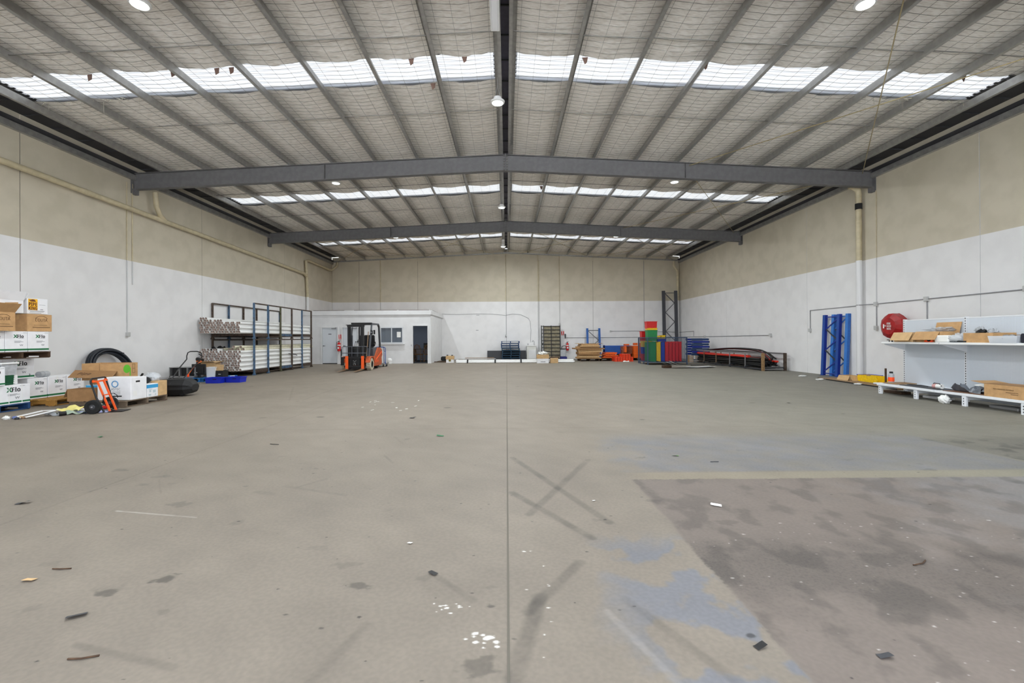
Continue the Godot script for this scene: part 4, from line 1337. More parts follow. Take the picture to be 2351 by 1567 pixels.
func crumple(parent: Node3D, called: String, at: Vector3, s: Vector3, m: Material, sd: int, rough := 0.5, label := "", category := "") -> MeshInstance3D:
	var f := noise(1.6, 3, FastNoiseLite.TYPE_SIMPLEX, sd)
	var b := MB.new()
	b.sheet(16, 20, func(i: int, j: int) -> Vector3:
		var a := PI * i / 16.0
		var c := TAU * j / 20.0
		var p := Vector3(sin(a) * cos(c), cos(a), sin(a) * sin(c))
		var r := 1.0 + rough * f.get_noise_3dv(p * 1.3)
		var q := p * s * 0.5 * r
		q.y = maxf(q.y, -s.y * 0.42)
		return q + Vector3(0, s.y * 0.42, 0))
	# turn the normals outwards
	var mid := Vector3(0, s.y * 0.42, 0)
	for i in b.v.size():
		if b.n[i].dot(b.v[i] - mid) < 0.0:
			b.n[i] = -b.n[i]
	for t in range(0, b.ix.size(), 3):
		var A := b.ix[t]
		var B := b.ix[t + 1]
		var C := b.ix[t + 2]
		if (b.v[B] - b.v[A]).cross(b.v[C] - b.v[A]).dot(b.n[A] + b.n[B] + b.n[C]) > 0.0:
			b.ix[t + 1] = C
			b.ix[t + 2] = B
	var o := put(parent, called, b, m, at)
	if label != "":
		tag(o, label, category)
	return o

func rag_sheet(called: String, label: String, category: String, at: Vector3, w: float, l: float, turn: float, m: Material, lift := 0.04, sd := 3) -> void:
	var f := noise(1.4, 2, FastNoiseLite.TYPE_SIMPLEX, sd)
	var b := MB.new().sheet(14, 14, func(i: int, j: int) -> Vector3:
		var x := (i / 14.0 - 0.5) * w
		var z := (j / 14.0 - 0.5) * l
		var e := 0.06 * f.get_noise_2d(x * 6.0 + 3.0, z * 6.0)
		return Vector3(x * (1.0 + 2.0 * e), 0.004 + lift * maxf(0.0, 0.35 + f.get_noise_2d(x * 2.2, z * 2.2)), z * (1.0 - 2.0 * e)))
	solo(called, b, m, label, category, at, turn)

# ---------------------------------------------------------------- the left side
func build_left() -> void:
	var C: Material = M["card"]
	# blue pallet at the frame edge, with its cartons
	pallet("dark blue pallet under the largest white carton at the left frame edge", V(-10.335, 0, 8.825), M["pallet_blue"], M["pallet_blue"], 90)
	var big := flo_box("long strapped white carton with green lettering on the dark blue pallet", V(-9.98, 0.135, 9.05), 0.72, 0.38, 0.42)
	var st := MB.new()
	for x in [-0.04, 0.2]:
		st.box(Vector3(x, 0.19, 0), Vector3(0.014, 0.384, 0.425))
	put(big, "strap", st, M["white_plastic"])
	flo_box("white carton cut by the frame edge, on the strapped carton, beside the green basket", V(-9.93, 0.52, 8.69), 0.42, 0.36, 0.42)
	flo_box("white carton mostly hidden behind the long strapped one", V(-10.42, 0.135, 9.18), 0.42, 0.45, 0.42)
	var bk := thing("basket", "dark green mesh basket standing on the strapped white carton", "basket", V(-9.93, 0.52, 9.08))
	put(bk, "tub", open_bin(0.19, 0.19, 0.17, 0.006, 0.1), mat("basket_green", Color(0.05, 0.33, 0.2), 0.5))
	var rb := MB.new()
	for k in 5:
		rb.box(Vector3(0, 0.02 + 0.04 * k, 0), Vector3(0.196, 0.006, 0.176))
	put(bk, "rib", rb, mat("basket_green", Color.WHITE))
	solo("white_block", MB.new().cbox(Vector3(0, 0.09, 0), Vector3(0.08, 0.18, 0.1), 0.01), M["white_plastic"], "narrow white plastic block beside the green basket", "box", V(-9.93, 0.52, 9.24))
	var gt := thing("storage_tub", "pale grey plastic tub with a rolled rim standing on the green basket", "tub", V(-9.95, 0.712, 9.07), 90)
	put(gt, "tub", open_bin(0.30, 0.24, 0.26, 0.006, 0.12), M["grey_plastic"])
	put(gt, "rim", MB.new().cbox(Vector3(0, 0.235, 0.14), Vector3(0.33, 0.035, 0.02), 0.006).cbox(Vector3(0, 0.235, -0.14), Vector3(0.33, 0.035, 0.02), 0.006).cbox(Vector3(0.16, 0.235, 0), Vector3(0.02, 0.035, 0.26), 0.006).cbox(Vector3(-0.16, 0.235, 0), Vector3(0.02, 0.035, 0.26), 0.006), M["white_plastic"])
	# the row of cartons on the timber pallet
	pallet("pale timber pallet with a yellow front beside the dark blue pallet", V(-10.165, 0, 10.305), M["timber_yellow"], M["timber_yellow"], 90)
	pallet("timber pallet behind the hand truck carrying the last white carton", V(-10.165, 0, 11.50), M["timber"], M["timber_z"], 90)
	flo_box("white carton nearest the camera in the row on the timber pallets", V(-10.36, 0.135, 9.93), 0.41, 0.45)
	flo_box("middle white carton of the row on the timber pallets", V(-10.36, 0.135, 10.36), 0.41, 0.45)
	flo_box("white carton behind the leaning cardboard flap, last of the row", V(-10.36, 0.135, 10.80), 0.42, 0.45)
	flo_box("larger white carton lifted on the others, under the raised pallet", V(-10.38, 0.59, 9.55), 0.64, 0.43, 0.44)
	var e1 := thing("pipe_elbow", "grey plastic pipe elbow with its dark open end towards the camera", "pipe fitting", V(-10.3, 0.585, 9.86), 20)
	put(e1, "body", MB.new().tube([Vector3(-0.12, 0.075, -0.02), Vector3(-0.05, 0.075, 0), Vector3(0, 0.075, 0.03), Vector3(0.03, 0.075, 0.1)], 0.062, 16, false, false), M["grey_plastic"])
	put(e1, "socket", MB.new().tube([Vector3(0.025, 0.075, 0.09), Vector3(0.05, 0.075, 0.16)], 0.072, 16, false, false), M["grey_plastic"])
	put(e1, "bore", MB.new().disc(Vector3(0.047, 0.075, 0.15), Vector3(0.3, 0, 0.95).normalized(), 0.066, 16), M["charcoal"])
	var e2 := thing("pipe_coupling", "grey plastic pipe coupling lying beside the grey elbow", "pipe fitting", V(-10.28, 0.585, 10.17), 100)
	put(e2, "sleeve", MB.new().tube([Vector3(-0.12, 0.065, 0), Vector3(0.12, 0.065, 0)], 0.062, 16), M["grey_plastic"])
	put(e2, "collar", MB.new().tube([Vector3(-0.02, 0.065, 0), Vector3(0.02, 0.065, 0)], 0.066, 16), M["grey_plastic"])
	# the raised pallet and its cartons
	pallet("dark weathered pallet raised on the white cartons", V(-10.43, 1.025, 9.335), M["timber_dark"], M["timber_dark"], 90)
	flo_box("white carton cut by the frame edge on the raised pallet", V(-10.09, 1.162, 8.83))
	flo_box("middle white carton on the raised pallet", V(-10.09, 1.162, 9.26))
	flo_box("white carton at the inner end of the raised pallet", V(-10.09, 1.162, 9.69))
	var cr := carton("brown carton with an arched fish-brand mark on top of the white cartons", V(-10.1, 1.586, 9.74), Vector3(0.48, 0.36, 0.42), 86, C)
	couta(cr, 0.48, 0.36, 0.211)
	var cl := open_carton("brown open carton with a torn flap at the frame edge", V(-9.97, 1.586, 8.88), Vector3(0.48, 0.37, 0.42), 90, C, [0.9, 1.3, 1.2, 0.4])
	couta(cl, 0.48, 0.36, 0.211)
	var pk := thing("printed_carton", "white carton with a yellow pipe logo, tilted, on the topmost brown carton", "box", V(-10.2, 1.955, 9.80), 90)
	pk.rotation.x = deg_to_rad(0)
	put(pk, "body", MB.new().cbox(Vector3(0, 0.165, 0), Vector3(0.43, 0.33, 0.38), 0.008), M["white_card"])
	put(pk, "logo_panel", MB.new().box(Vector3(-0.10, 0.20, 0.1905), Vector3(0.19, 0.235, 0.001)), M["yellow_print"])
	letters(pk, "PIPE", 0.075, 0.165, M["ink_maroon"], Vector3(-0.10, 0.205, 0.192))
	letters(pk, "KING", 0.07, 0.17, M["ink_maroon"], Vector3(-0.10, 0.122, 0.192))
	print_lines(pk, [[-0.17, 0.285, 0.12, 0.018], [-0.15, 0.265, 0.11, 0.012], [-0.13, 0.30, 0.06, 0.01]], 0.192, M["ink_maroon"])
	print_lines(pk, [[-0.18, 0.068, 0.32, 0.008], [-0.16, 0.05, 0.28, 0.008], [-0.17, 0.022, 0.24, 0.007], [0.03, 0.20, 0.13, 0.005], [0.05, 0.10, 0.06, 0.012]], 0.191, M["ink_soft"])
	open_carton("white open carton with raised flaps between the brown cartons", V(-10.2, 1.96, 9.28), Vector3(0.46, 0.26, 0.38), 84, M["white_card"], [1.2, 1.0, 0.9, 0.6])
	# the grey pallet with the air-fan carton
	pallet("grey timber pallet under the white fan carton", V(-8.425, 0, 10.005), M["timber_grey"], M["timber_grey"], 90)
	var pl := thing("printed_carton", "long white carton with a blue ring logo behind the hand truck", "box", V(-8.21, 0.135, 9.79))
	put(pl, "body", MB.new().cbox(Vector3(0, 0.235, 0), Vector3(0.70, 0.47, 0.42), 0.008), M["white_card"])
	var ring := []
	for k in 24:
		ring.append(Vector3(0.02 + 0.062 * cos(TAU * k / 24), 0.34 + 0.062 * sin(TAU * k / 24), 0.2105))
	put(pl, "ring_logo", MB.new().tube(ring, 0.011, 6, true), M["logo_blue"])
	letters(pl, "PLASTEC", 0.05, 0.26, M["ink_soft"], Vector3(0.0, 0.23, 0.2115), Basis(), false)
	print_lines(pl, [[-0.05, 0.175, 0.18, 0.008], [-0.05, 0.15, 0.18, 0.008], [-0.05, 0.125, 0.18, 0.006]], 0.211, M["ink_soft"])
	put(pl, "dark_label", MB.new().box(Vector3(0.03, 0.085, 0.2108), Vector3(0.26, 0.026, 0.0008)), M["ink"])
	put(pl, "hand_hole", MB.new().cbox(Vector3(0.3505, 0.38, 0.03), Vector3(0.002, 0.035, 0.11), 0.001), M["black"])
	put(pl, "label_frame", MB.new().box(Vector3(0.3505, 0.13, 0.1), Vector3(0.001, 0.11, 0.1)), M["white_plastic"])
	var sb := thing("printed_carton", "small white carton with a sky-blue band on the pallet corner", "box", V(-8.04, 0.135, 10.17), 90)
	put(sb, "body", MB.new().cbox(Vector3(0, 0.145, 0), Vector3(0.30, 0.29, 0.36), 0.006), M["white_card"])
	put(sb, "blue_band", MB.new().box(Vector3(0, 0.235, 0), Vector3(0.302, 0.075, 0.362)), M["cyan_print"])
	print_lines(sb, [[-0.12, 0.17, 0.1, 0.01], [-0.1, 0.13, 0.05, 0.05], [0.0, 0.12, 0.08, 0.06], [-0.12, 0.05, 0.07, 0.04], [0.06, 0.05, 0.03, 0.03]], 0.181, mat("pale_print", Color(0.75, 0.8, 0.82), 0.7))
	carton("plain brown carton at the inner corner of the grey pallet", V(-8.06, 0.135, 10.46), Vector3(0.27, 0.33, 0.40), 90, M["card_light"])
	open_carton("low brown open carton at the front of the grey pallet", V(-8.82, 0.135, 9.62), Vector3(0.46, 0.25, 0.36), 0, M["card_dark"], [null, null, null, -1.15])
	var tc := thing("printed_carton", "white carton with a sky-blue lid strip behind the low brown carton", "box", V(-8.82, 0.135, 10.0))
	put(tc, "body", MB.new().cbox(Vector3(0, 0.15, 0), Vector3(0.44, 0.30, 0.3), 0.006), M["white_card"])
	put(tc, "blue_band", MB.new().box(Vector3(0, 0.262, 0), Vector3(0.443, 0.06, 0.303)), M["cyan_print"])
	carton("brown carton hidden behind the fan carton, bearing another", V(-8.86, 0.135, 10.37), Vector3(0.8, 0.37, 0.4), 0, C)
	var gb := open_carton("brown carton with a round green logo in front of the coiled black pipe", V(-8.96, 0.507, 10.36), Vector3(0.84, 0.37, 0.48), 0, C, [null, null, null, null])
	put(gb, "seam", MB.new().box(Vector3(-0.03, 0.2, 0.2405), Vector3(0.02, 0.33, 0.001)), M["card_dark"])
	var right := Basis(Vector3.UP, PI / 2)
	put(gb, "green_logo", MB.new().lathe(Vector3(0.4205, 0.24, 0.06), [Vector2(0, 0.001), Vector2(0.095, 0.001), Vector2(0.095, 0)], 20, Basis(Vector3.BACK, -PI / 2)).box(Vector3(0.4206, 0.17, -0.03), Vector3(0.001, 0.18, 0.03)), M["lime"])
	put(gb, "printed_grid", MB.new().box(Vector3(0.4206, 0.24, -0.16), Vector3(0.001, 0.2, 0.008)).box(Vector3(0.4206, 0.24, -0.1), Vector3(0.001, 0.2, 0.008)).box(Vector3(0.4206, 0.34, -0.13), Vector3(0.001, 0.008, 0.068)).box(Vector3(0.4206, 0.24, -0.13), Vector3(0.001, 0.008, 0.068)).box(Vector3(0.4206, 0.14, -0.13), Vector3(0.001, 0.008, 0.068)), M["ink_brown"])
	var fa := Vector3(-0.56, 0.23, 0.243)
	var fb := Vector3(0.36, 0.2, 0.243)
	flap(gb, fa, fb, Vector3(0.12, -0.14, 0.3), M["card_dark"])
	var fn := (fb - fa).cross(Vector3(0.12, -0.14, 0.3)).normalized()
	var fx := (fb - fa).normalized()
	if fn.y < 0.0:
		fn = -fn
	letters(gb, "Pipe", 0.13, 0.27, M["ink_brown"], fa + fx * 0.28 + Vector3(0.06, -0.07, 0.15) + fn * 0.005, Basis(fx, fn.cross(fx).normalized(), fn))
	crumple(self, "plastic_wrap", V(-8.06, 0.47, 10.42), Vector3(0.3, 0.2, 0.22), M["clear_film"], 5, 0.35, "crumpled clear plastic wrap on the white fan carton", "plastic wrap")
	var bf := thing("pipe_fitting", "black round pipe fitting on the small cartons, open end to the camera", "pipe fitting", V(-8.08, 0.43, 10.3), 25)
	put(bf, "body", MB.new().tube([Vector3(0, 0.065, -0.12), Vector3(0, 0.065, 0.1)], 0.06, 16, false, false), M["black"])
	put(bf, "socket", MB.new().tube([Vector3(0, 0.065, 0.06), Vector3(0, 0.065, 0.12)], 0.072, 16), M["black_soft"])
	solo("black_bracket", MB.new().cbox(Vector3(0, 0.04, 0), Vector3(0.2, 0.08, 0.12), 0.01).bar(Vector3(-0.08, 0.08, 0), Vector3(-0.02, 0.16, 0), 0.03, 0.03), M["black"], "black plastic bracket lying behind the round black fitting", "bracket", V(-8.28, 0.47, 10.45))
	# coil of poly pipe against the wall
	var co := thing("pipe_coil", "coil of dark grey poly pipe leaning against the wall", "pipe", V(-11.30, 0.0, 12.98), 0)
	for q in [[0.0, 0.0], [0.055, 0.0], [0.11, 0.0], [0.03, -0.055], [0.085, -0.055], [0.0, -0.105], [0.055, -0.105], [0.11, -0.11], [0.15, -0.04]]:
		var p := []
		for k in 48:
			var a := TAU * k / 48
			var r: float = 0.56 + q[1]
			var lean := 0.16 * (1.0 - sin(a))
			p.append(Vector3(q[0] - 0.12 + lean, 0.59 + r * sin(a), r * 1.22 * cos(a)))
		put(co, "turn", MB.new().tube(p, 0.027, 8, true), M["poly_pipe"])
	for a in [0.9, 2.2]:
		put(co, "tie", MB.new().box(Vector3(0.02 + 0.16 * (1.0 - sin(a)), 0.59 + 0.53 * sin(a), 0.59 * cos(a)), Vector3(0.24, 0.02, 0.02), Basis(Vector3.RIGHT, -a)), M["black"])
	hand_truck()
	mower()
	electronics()
	left_litter()

func couta(o: Node3D, w: float, h: float, z: float) -> void:
	letters(o, "COUTA", 0.065, 0.235, M["ink_brown"], Vector3(0.03, h * 0.66, z), Basis(), false)
	var arc := []
	for k in 13:
		var a := PI * (0.08 + 0.84 * k / 12.0)
		arc.append(Vector3(0.03 - 0.12 * cos(a), h * 0.66 + 0.01 + 0.075 * sin(a), z))
	put(o, "arched_mark", MB.new().tube(arc, 0.004, 5), M["ink_brown"])
	print_lines(o, [[-0.12, h * 0.36, 0.26, 0.008], [-0.14, h * 0.24, 0.34, 0.012]], z, M["ink_brown"])

func hand_truck() -> void:
	# stands with its wheels on the floor; width axis runs away from the camera, the toe plate points right
	var o := thing("hand_truck", "small black and orange hand truck standing in front of the cartons", "hand truck", V(-7.80, 0, 8.95), 104)
	# local: x = width, z = towards the toe plate
	var fr := [Vector3(-0.22, 0.02, 0.06), Vector3(-0.23, 0.30, -0.06), Vector3(-0.24, 0.56, -0.13)]
	for k in 7:
		var a := PI / 2 * k / 6.0
		fr.append(Vector3(-0.18 - 0.06 * cos(a), 0.60 + 0.06 * sin(a), -0.145))
	for k in 7:
		var a := PI / 2 * (1.0 - k / 6.0)
		fr.append(Vector3(0.18 + 0.06 * cos(a), 0.60 + 0.06 * sin(a), -0.145))
	fr.append_array([Vector3(0.24, 0.56, -0.13), Vector3(0.23, 0.30, -0.06), Vector3(0.22, 0.02, 0.06)])
	put(o, "handle_frame", MB.new().tube(fr, 0.016, 10), M["black"])
	for s in [-1.0, 1.0]:
		put(o, "rail", MB.new().bar(Vector3(s * 0.1, 0.0, 0.10), Vector3(s * 0.1, 0.60, -0.11), 0.03, 0.026, Vector3(0, 0, 1)), M["truck_orange"])
		put(o, "brace", MB.new().bar(Vector3(s * 0.1, 0.59, -0.11), Vector3(s * 0.22, 0.62, -0.14), 0.03, 0.03), M["truck_orange"])
		var w := put(o, "wheel", MB.new().lathe(Vector3(s * 0.27, 0.13, -0.09), [Vector2(0.0, -0.03), Vector2(0.075, -0.03), Vector2(0.08, -0.036), Vector2(0.12, -0.036), Vector2(0.132, -0.022), Vector2(0.132, 0.022), Vector2(0.12, 0.036), Vector2(0.08, 0.036), Vector2(0.075, 0.03), Vector2(0.0, 0.03)], 28, Basis(Vector3.BACK, PI / 2)), M["rubber"])
		put(w, "hub", MB.new().lathe(Vector3(s * 0.27, 0.13, -0.09), [Vector2(0.0, -0.036), Vector2(0.03, -0.036), Vector2(0.05, -0.029), Vector2(0.05, 0.029), Vector2(0.03, 0.036), Vector2(0, 0.036)], 18, Basis(Vector3.BACK, PI / 2)), M["charcoal"])
		put(w, "axle_cap", MB.new().lathe(Vector3(s * 0.27, 0.13, -0.09), [Vector2(0.0, -0.045), Vector2(0.014, -0.045), Vector2(0.014, 0.045), Vector2(0, 0.045)], 12, Basis(Vector3.BACK, PI / 2)), M["conduit"])
	put(o, "crossbar", MB.new().bar(Vector3(-0.22, 0.60, -0.12), Vector3(0.22, 0.60, -0.12), 0.03, 0.03).bar(Vector3(-0.1, 0.33, -0.02), Vector3(0.1, 0.33, -0.02), 0.02, 0.02), M["truck_orange"])
	put(o, "axle", MB.new().tube([Vector3(-0.29, 0.13, -0.09), Vector3(0.29, 0.13, -0.09)], 0.012, 8), M["charcoal"])
	put(o, "toe_plate", MB.new().cbox(Vector3(0, 0.012, 0.2), Vector3(0.30, 0.01, 0.24), 0.003), M["black"])
	for s in [-1.0, 1.0]:
		put(o, "strap", MB.new().tube([Vector3(s * 0.085, 0.33, -0.02), Vector3(s * 0.16, 0.34, 0.02), Vector3(s * 0.22, 0.29, 0.05), Vector3(s * 0.24, 0.24, 0.05)], 0.007, 6), M["black"])

func mower() -> void:
	var o := thing("lawn_mower", "black electric mower with a rounded catcher and raised tube handle", "mower", V(-8.2, 0, 11.45), 8)
	var f := MB.new()
	# faceted, bellied catcher: rings along x
	var prof := [[-0.52, 0.12, 0.34, 0.14], [-0.44, 0.03, 0.40, 0.26], [-0.05, 0.03, 0.42, 0.30], [0.22, 0.04, 0.42, 0.28], [0.33, 0.08, 0.35, 0.23], [0.38, 0.13, 0.28, 0.18]]
	var rings := []
	for p in prof:
		var x: float = p[0]
		var y0: float = p[1]
		var y1: float = p[2]
		var z: float = p[3]
		rings.append([Vector3(x, y0, z * 0.7), Vector3(x, lerpf(y0, y1, 0.35), z), Vector3(x, lerpf(y0, y1, 0.66), z), Vector3(x, y1, z * 0.62), Vector3(x, y1, -z * 0.62), Vector3(x, lerpf(y0, y1, 0.6), -z), Vector3(x, y0, -z * 0.7)])
	for i in rings.size() - 1:
		for k in 7:
			var A: Vector3 = rings[i][k]
			var B: Vector3 = rings[i][(k + 1) % 7]
			var Cc: Vector3 = rings[i + 1][(k + 1) % 7]
			var D: Vector3 = rings[i + 1][k]
			var nn := (B - A).cross(D - A).normalized()
			if nn.dot((A + B + Cc + D) / 4.0 - Vector3(A.x, 0.22, 0)) < 0.0:
				nn = -nn
			f.quad(A, B, Cc, D, nn)
	for e in [0, rings.size() - 1]:
		var nn := Vector3.LEFT if e == 0 else Vector3.RIGHT
		for k in range(1, 6):
			f.tri(rings[e][0], rings[e][k], rings[e][k + 1], nn)
	put(o, "catcher", f, M["black_soft"])
	put(o, "seam_ridge", MB.new().box(Vector3(0.08, 0.26, 0.0), Vector3(0.5, 0.012, 0.605)), M["black"])
	put(o, "wheel", MB.new().lathe(Vector3(0.16, 0.06, 0.16), [Vector2(0, -0.03), Vector2(0.055, -0.03), Vector2(0.06, -0.02), Vector2(0.06, 0.02), Vector2(0.055, 0.03), Vector2(0, 0.03)], 16, Basis(Vector3.BACK, PI / 2)), M["rubber"])
	put(o, "deck", MB.new().cbox(Vector3(-0.5, 0.16, -0.5), Vector3(0.5, 0.2, 0.6), 0.05), M["black"])
	for q in [[-0.72, -0.75], [-0.28, -0.75], [-0.72, -0.28]]:
		put(o, "wheel", MB.new().lathe(Vector3(q[0], 0.09, q[1]), [Vector2(0, -0.025), Vector2(0.08, -0.025), Vector2(0.09, -0.015), Vector2(0.09, 0.015), Vector2(0.08, 0.025), Vector2(0, 0.025)], 16, Basis(Vector3.BACK, PI / 2)), M["rubber"])
	put(o, "handle", MB.new().tube([Vector3(-0.37, 0.33, -0.3), Vector3(-0.42, 0.66, -0.85), Vector3(-0.43, 0.86, -1.2), Vector3(-0.44, 0.95, -1.22), Vector3(-0.42, 1.04, -1.24), Vector3(-0.36, 1.07, -1.24), Vector3(-0.18, 1.07, -1.24), Vector3(-0.06, 1.02, -1.2), Vector3(-0.02, 0.93, -1.15), Vector3(-0.04, 0.84, -1.1), Vector3(-0.08, 0.68, -0.85), Vector3(-0.11, 0.33, -0.3)], 0.014, 8), M["black"])
	put(o, "switch_box", MB.new().cbox(Vector3(-0.11, 0.86, -1.12), Vector3(0.1, 0.1, 0.09), 0.03).bar(Vector3(-0.14, 1.0, -1.22), Vector3(-0.03, 0.95, -1.17), 0.02, 0.015), M["black"])
	put(o, "cord", MB.new().tube([Vector3(-0.14, 0.80, -1.1), Vector3(-0.02, 0.82, -1.08), Vector3(0.02, 0.80, -1.05), Vector3(-0.08, 0.74, -0.98), Vector3(-0.13, 0.6, -0.85), Vector3(-0.16, 0.48, -0.75)], 0.01, 6), M["orange_beam"])
	put(o, "plug", MB.new().cbox(Vector3(-0.165, 0.44, -0.74), Vector3(0.045, 0.08, 0.045), 0.012), M["orange_bright"])

func electronics() -> void:
	pallet("bright blue pallet loaded with computer parts near the blue tubs", V(-10.13, 0, 15.64), M["pallet_blue_light"], M["pallet_blue_light"])
	solo("black_case", MB.new().cbox(Vector3(0, 0.065, 0), Vector3(0.46, 0.13, 0.4), 0.01), M["black_soft"], "flat black case on the floor beside the bright blue pallet", "case", V(-10.98, 0, 15.35))
	var r := thing("equipment_rack", "grey metal equipment chassis with two open dark bays", "rack", V(-10.78, 0.135, 15.4))
	put(r, "shell", MB.new().box(Vector3(0, 0.34, 0), Vector3(0.86, 0.015, 0.4)).box(Vector3(0, 0.03, 0), Vector3(0.86, 0.06, 0.4)).box(Vector3(-0.42, 0.18, 0), Vector3(0.03, 0.33, 0.4)).box(Vector3(0.42, 0.18, 0), Vector3(0.03, 0.33, 0.4)).box(Vector3(-0.1, 0.18, 0), Vector3(0.03, 0.33, 0.4)).box(Vector3(0.17, 0.18, 0.02), Vector3(0.03, 0.33, 0.38)).box(Vector3(0, 0.18, -0.19), Vector3(0.84, 0.3, 0.015)), M["galv_plain"])
	for x in [-0.26, 0.03, 0.29]:
		put(r, "bay", MB.new().cbox(Vector3(x, 0.2, -0.02), Vector3(0.2, 0.24, 0.3), 0.005), M["black"])
	var m := thing("monitor", "black desktop monitor with two white labels on the bright blue pallet", "monitor", V(-10.28, 0.135, 15.28), -4)
	put(m, "housing", MB.new().cbox(Vector3(0, 0.27, 0), Vector3(0.48, 0.36, 0.06), 0.012).cbox(Vector3(0.03, 0.24, 0.035), Vector3(0.3, 0.22, 0.03), 0.012), M["black"])
	put(m, "label", MB.new().box(Vector3(-0.10, 0.155, 0.0515), Vector3(0.06, 0.015, 0.002)).box(Vector3(-0.04, 0.17, 0.0515), Vector3(0.05, 0.012, 0.002)), M["paper"])
	put(m, "stand", MB.new().cbox(Vector3(0, 0.06, -0.01), Vector3(0.09, 0.12, 0.05), 0.01).cbox(Vector3(0, 0.01, 0), Vector3(0.26, 0.02, 0.18), 0.006), M["black"])
	solo("speaker_box", MB.new().cbox(Vector3(0, 0.30, 0), Vector3(0.16, 0.6, 0.18), 0.01), M["black"], "tall narrow black box standing behind the black monitor", "box", V(-10.62, 0.135, 15.85))
	open_carton("brown open carton behind the monitor on the bright blue pallet", V(-10.3, 0.135, 15.92), Vector3(0.46, 0.46, 0.36), 8, M["card_light"], [0.35, 0.3, 0.2, 0.5])
	var t := thing("storage_tub", "white plastic tub between the monitor and the small black carton", "tub", V(-9.93, 0.135, 15.45))
	put(t, "tub", open_bin(0.30, 0.34, 0.26, 0.005, 0.14), M["white_plastic"])
	put(t, "rim", MB.new().cbox(Vector3(0, 0.33, 0.132), Vector3(0.32, 0.02, 0.012), 0.004).cbox(Vector3(0.155, 0.33, 0), Vector3(0.012, 0.02, 0.26), 0.004).cbox(Vector3(-0.155, 0.33, 0), Vector3(0.012, 0.02, 0.26), 0.004), M["white_plastic"])
	var k := open_carton("small black carton with a raised brown flap on the bright blue pallet", V(-9.68, 0.135, 15.5), Vector3(0.32, 0.22, 0.26), -6, M["black_soft"], [null, null, null, null])
	flap(k, Vector3(-0.14, 0.22, 0.1), Vector3(0.16, 0.22, 0.1), Vector3(0.0, 0.2, -0.03), M["card_light"])
	print_lines(k, [[-0.0, 0.1, 0.09, 0.014]], 0.132, M["paper"])
	solo("small_carton", MB.new().cbox(Vector3(0, 0.08, 0), Vector3(0.11, 0.16, 0.1), 0.004), M["white_card"], "little white carton on the corner of the bright blue pallet", "box", V(-9.42, 0.0, 15.7))
	for q in [[-9.39, 14.78, 0.0, "left blue plastic tub on the floor in front of the bright blue pallet"], [-8.88, 15.0, -4.0, "right blue plastic tub on the floor, nearest the pipe rack"]]:
		var b := thing("blue_tub", q[3], "tub", V(q[0], 0, q[1]), q[2], "blue tubs on the floor")
		put(b, "tub", open_bin(0.50, 0.17, 0.34, 0.006, 0.08), M["tub_blue"])
		put(b, "rim", MB.new().cbox(Vector3(0, 0.165, 0.175), Vector3(0.52, 0.03, 0.014), 0.004).cbox(Vector3(0, 0.165, -0.175), Vector3(0.52, 0.03, 0.014), 0.004).cbox(Vector3(0.255, 0.165, 0), Vector3(0.014, 0.03, 0.34), 0.004).cbox(Vector3(-0.255, 0.165, 0), Vector3(0.014, 0.03, 0.34), 0.004), M["tub_blue"])
		put(b, "hand_slot", MB.new().cbox(Vector3(0.05, 0.125, 0.166), Vector3(0.12, 0.022, 0.006), 0.003), M["black"])

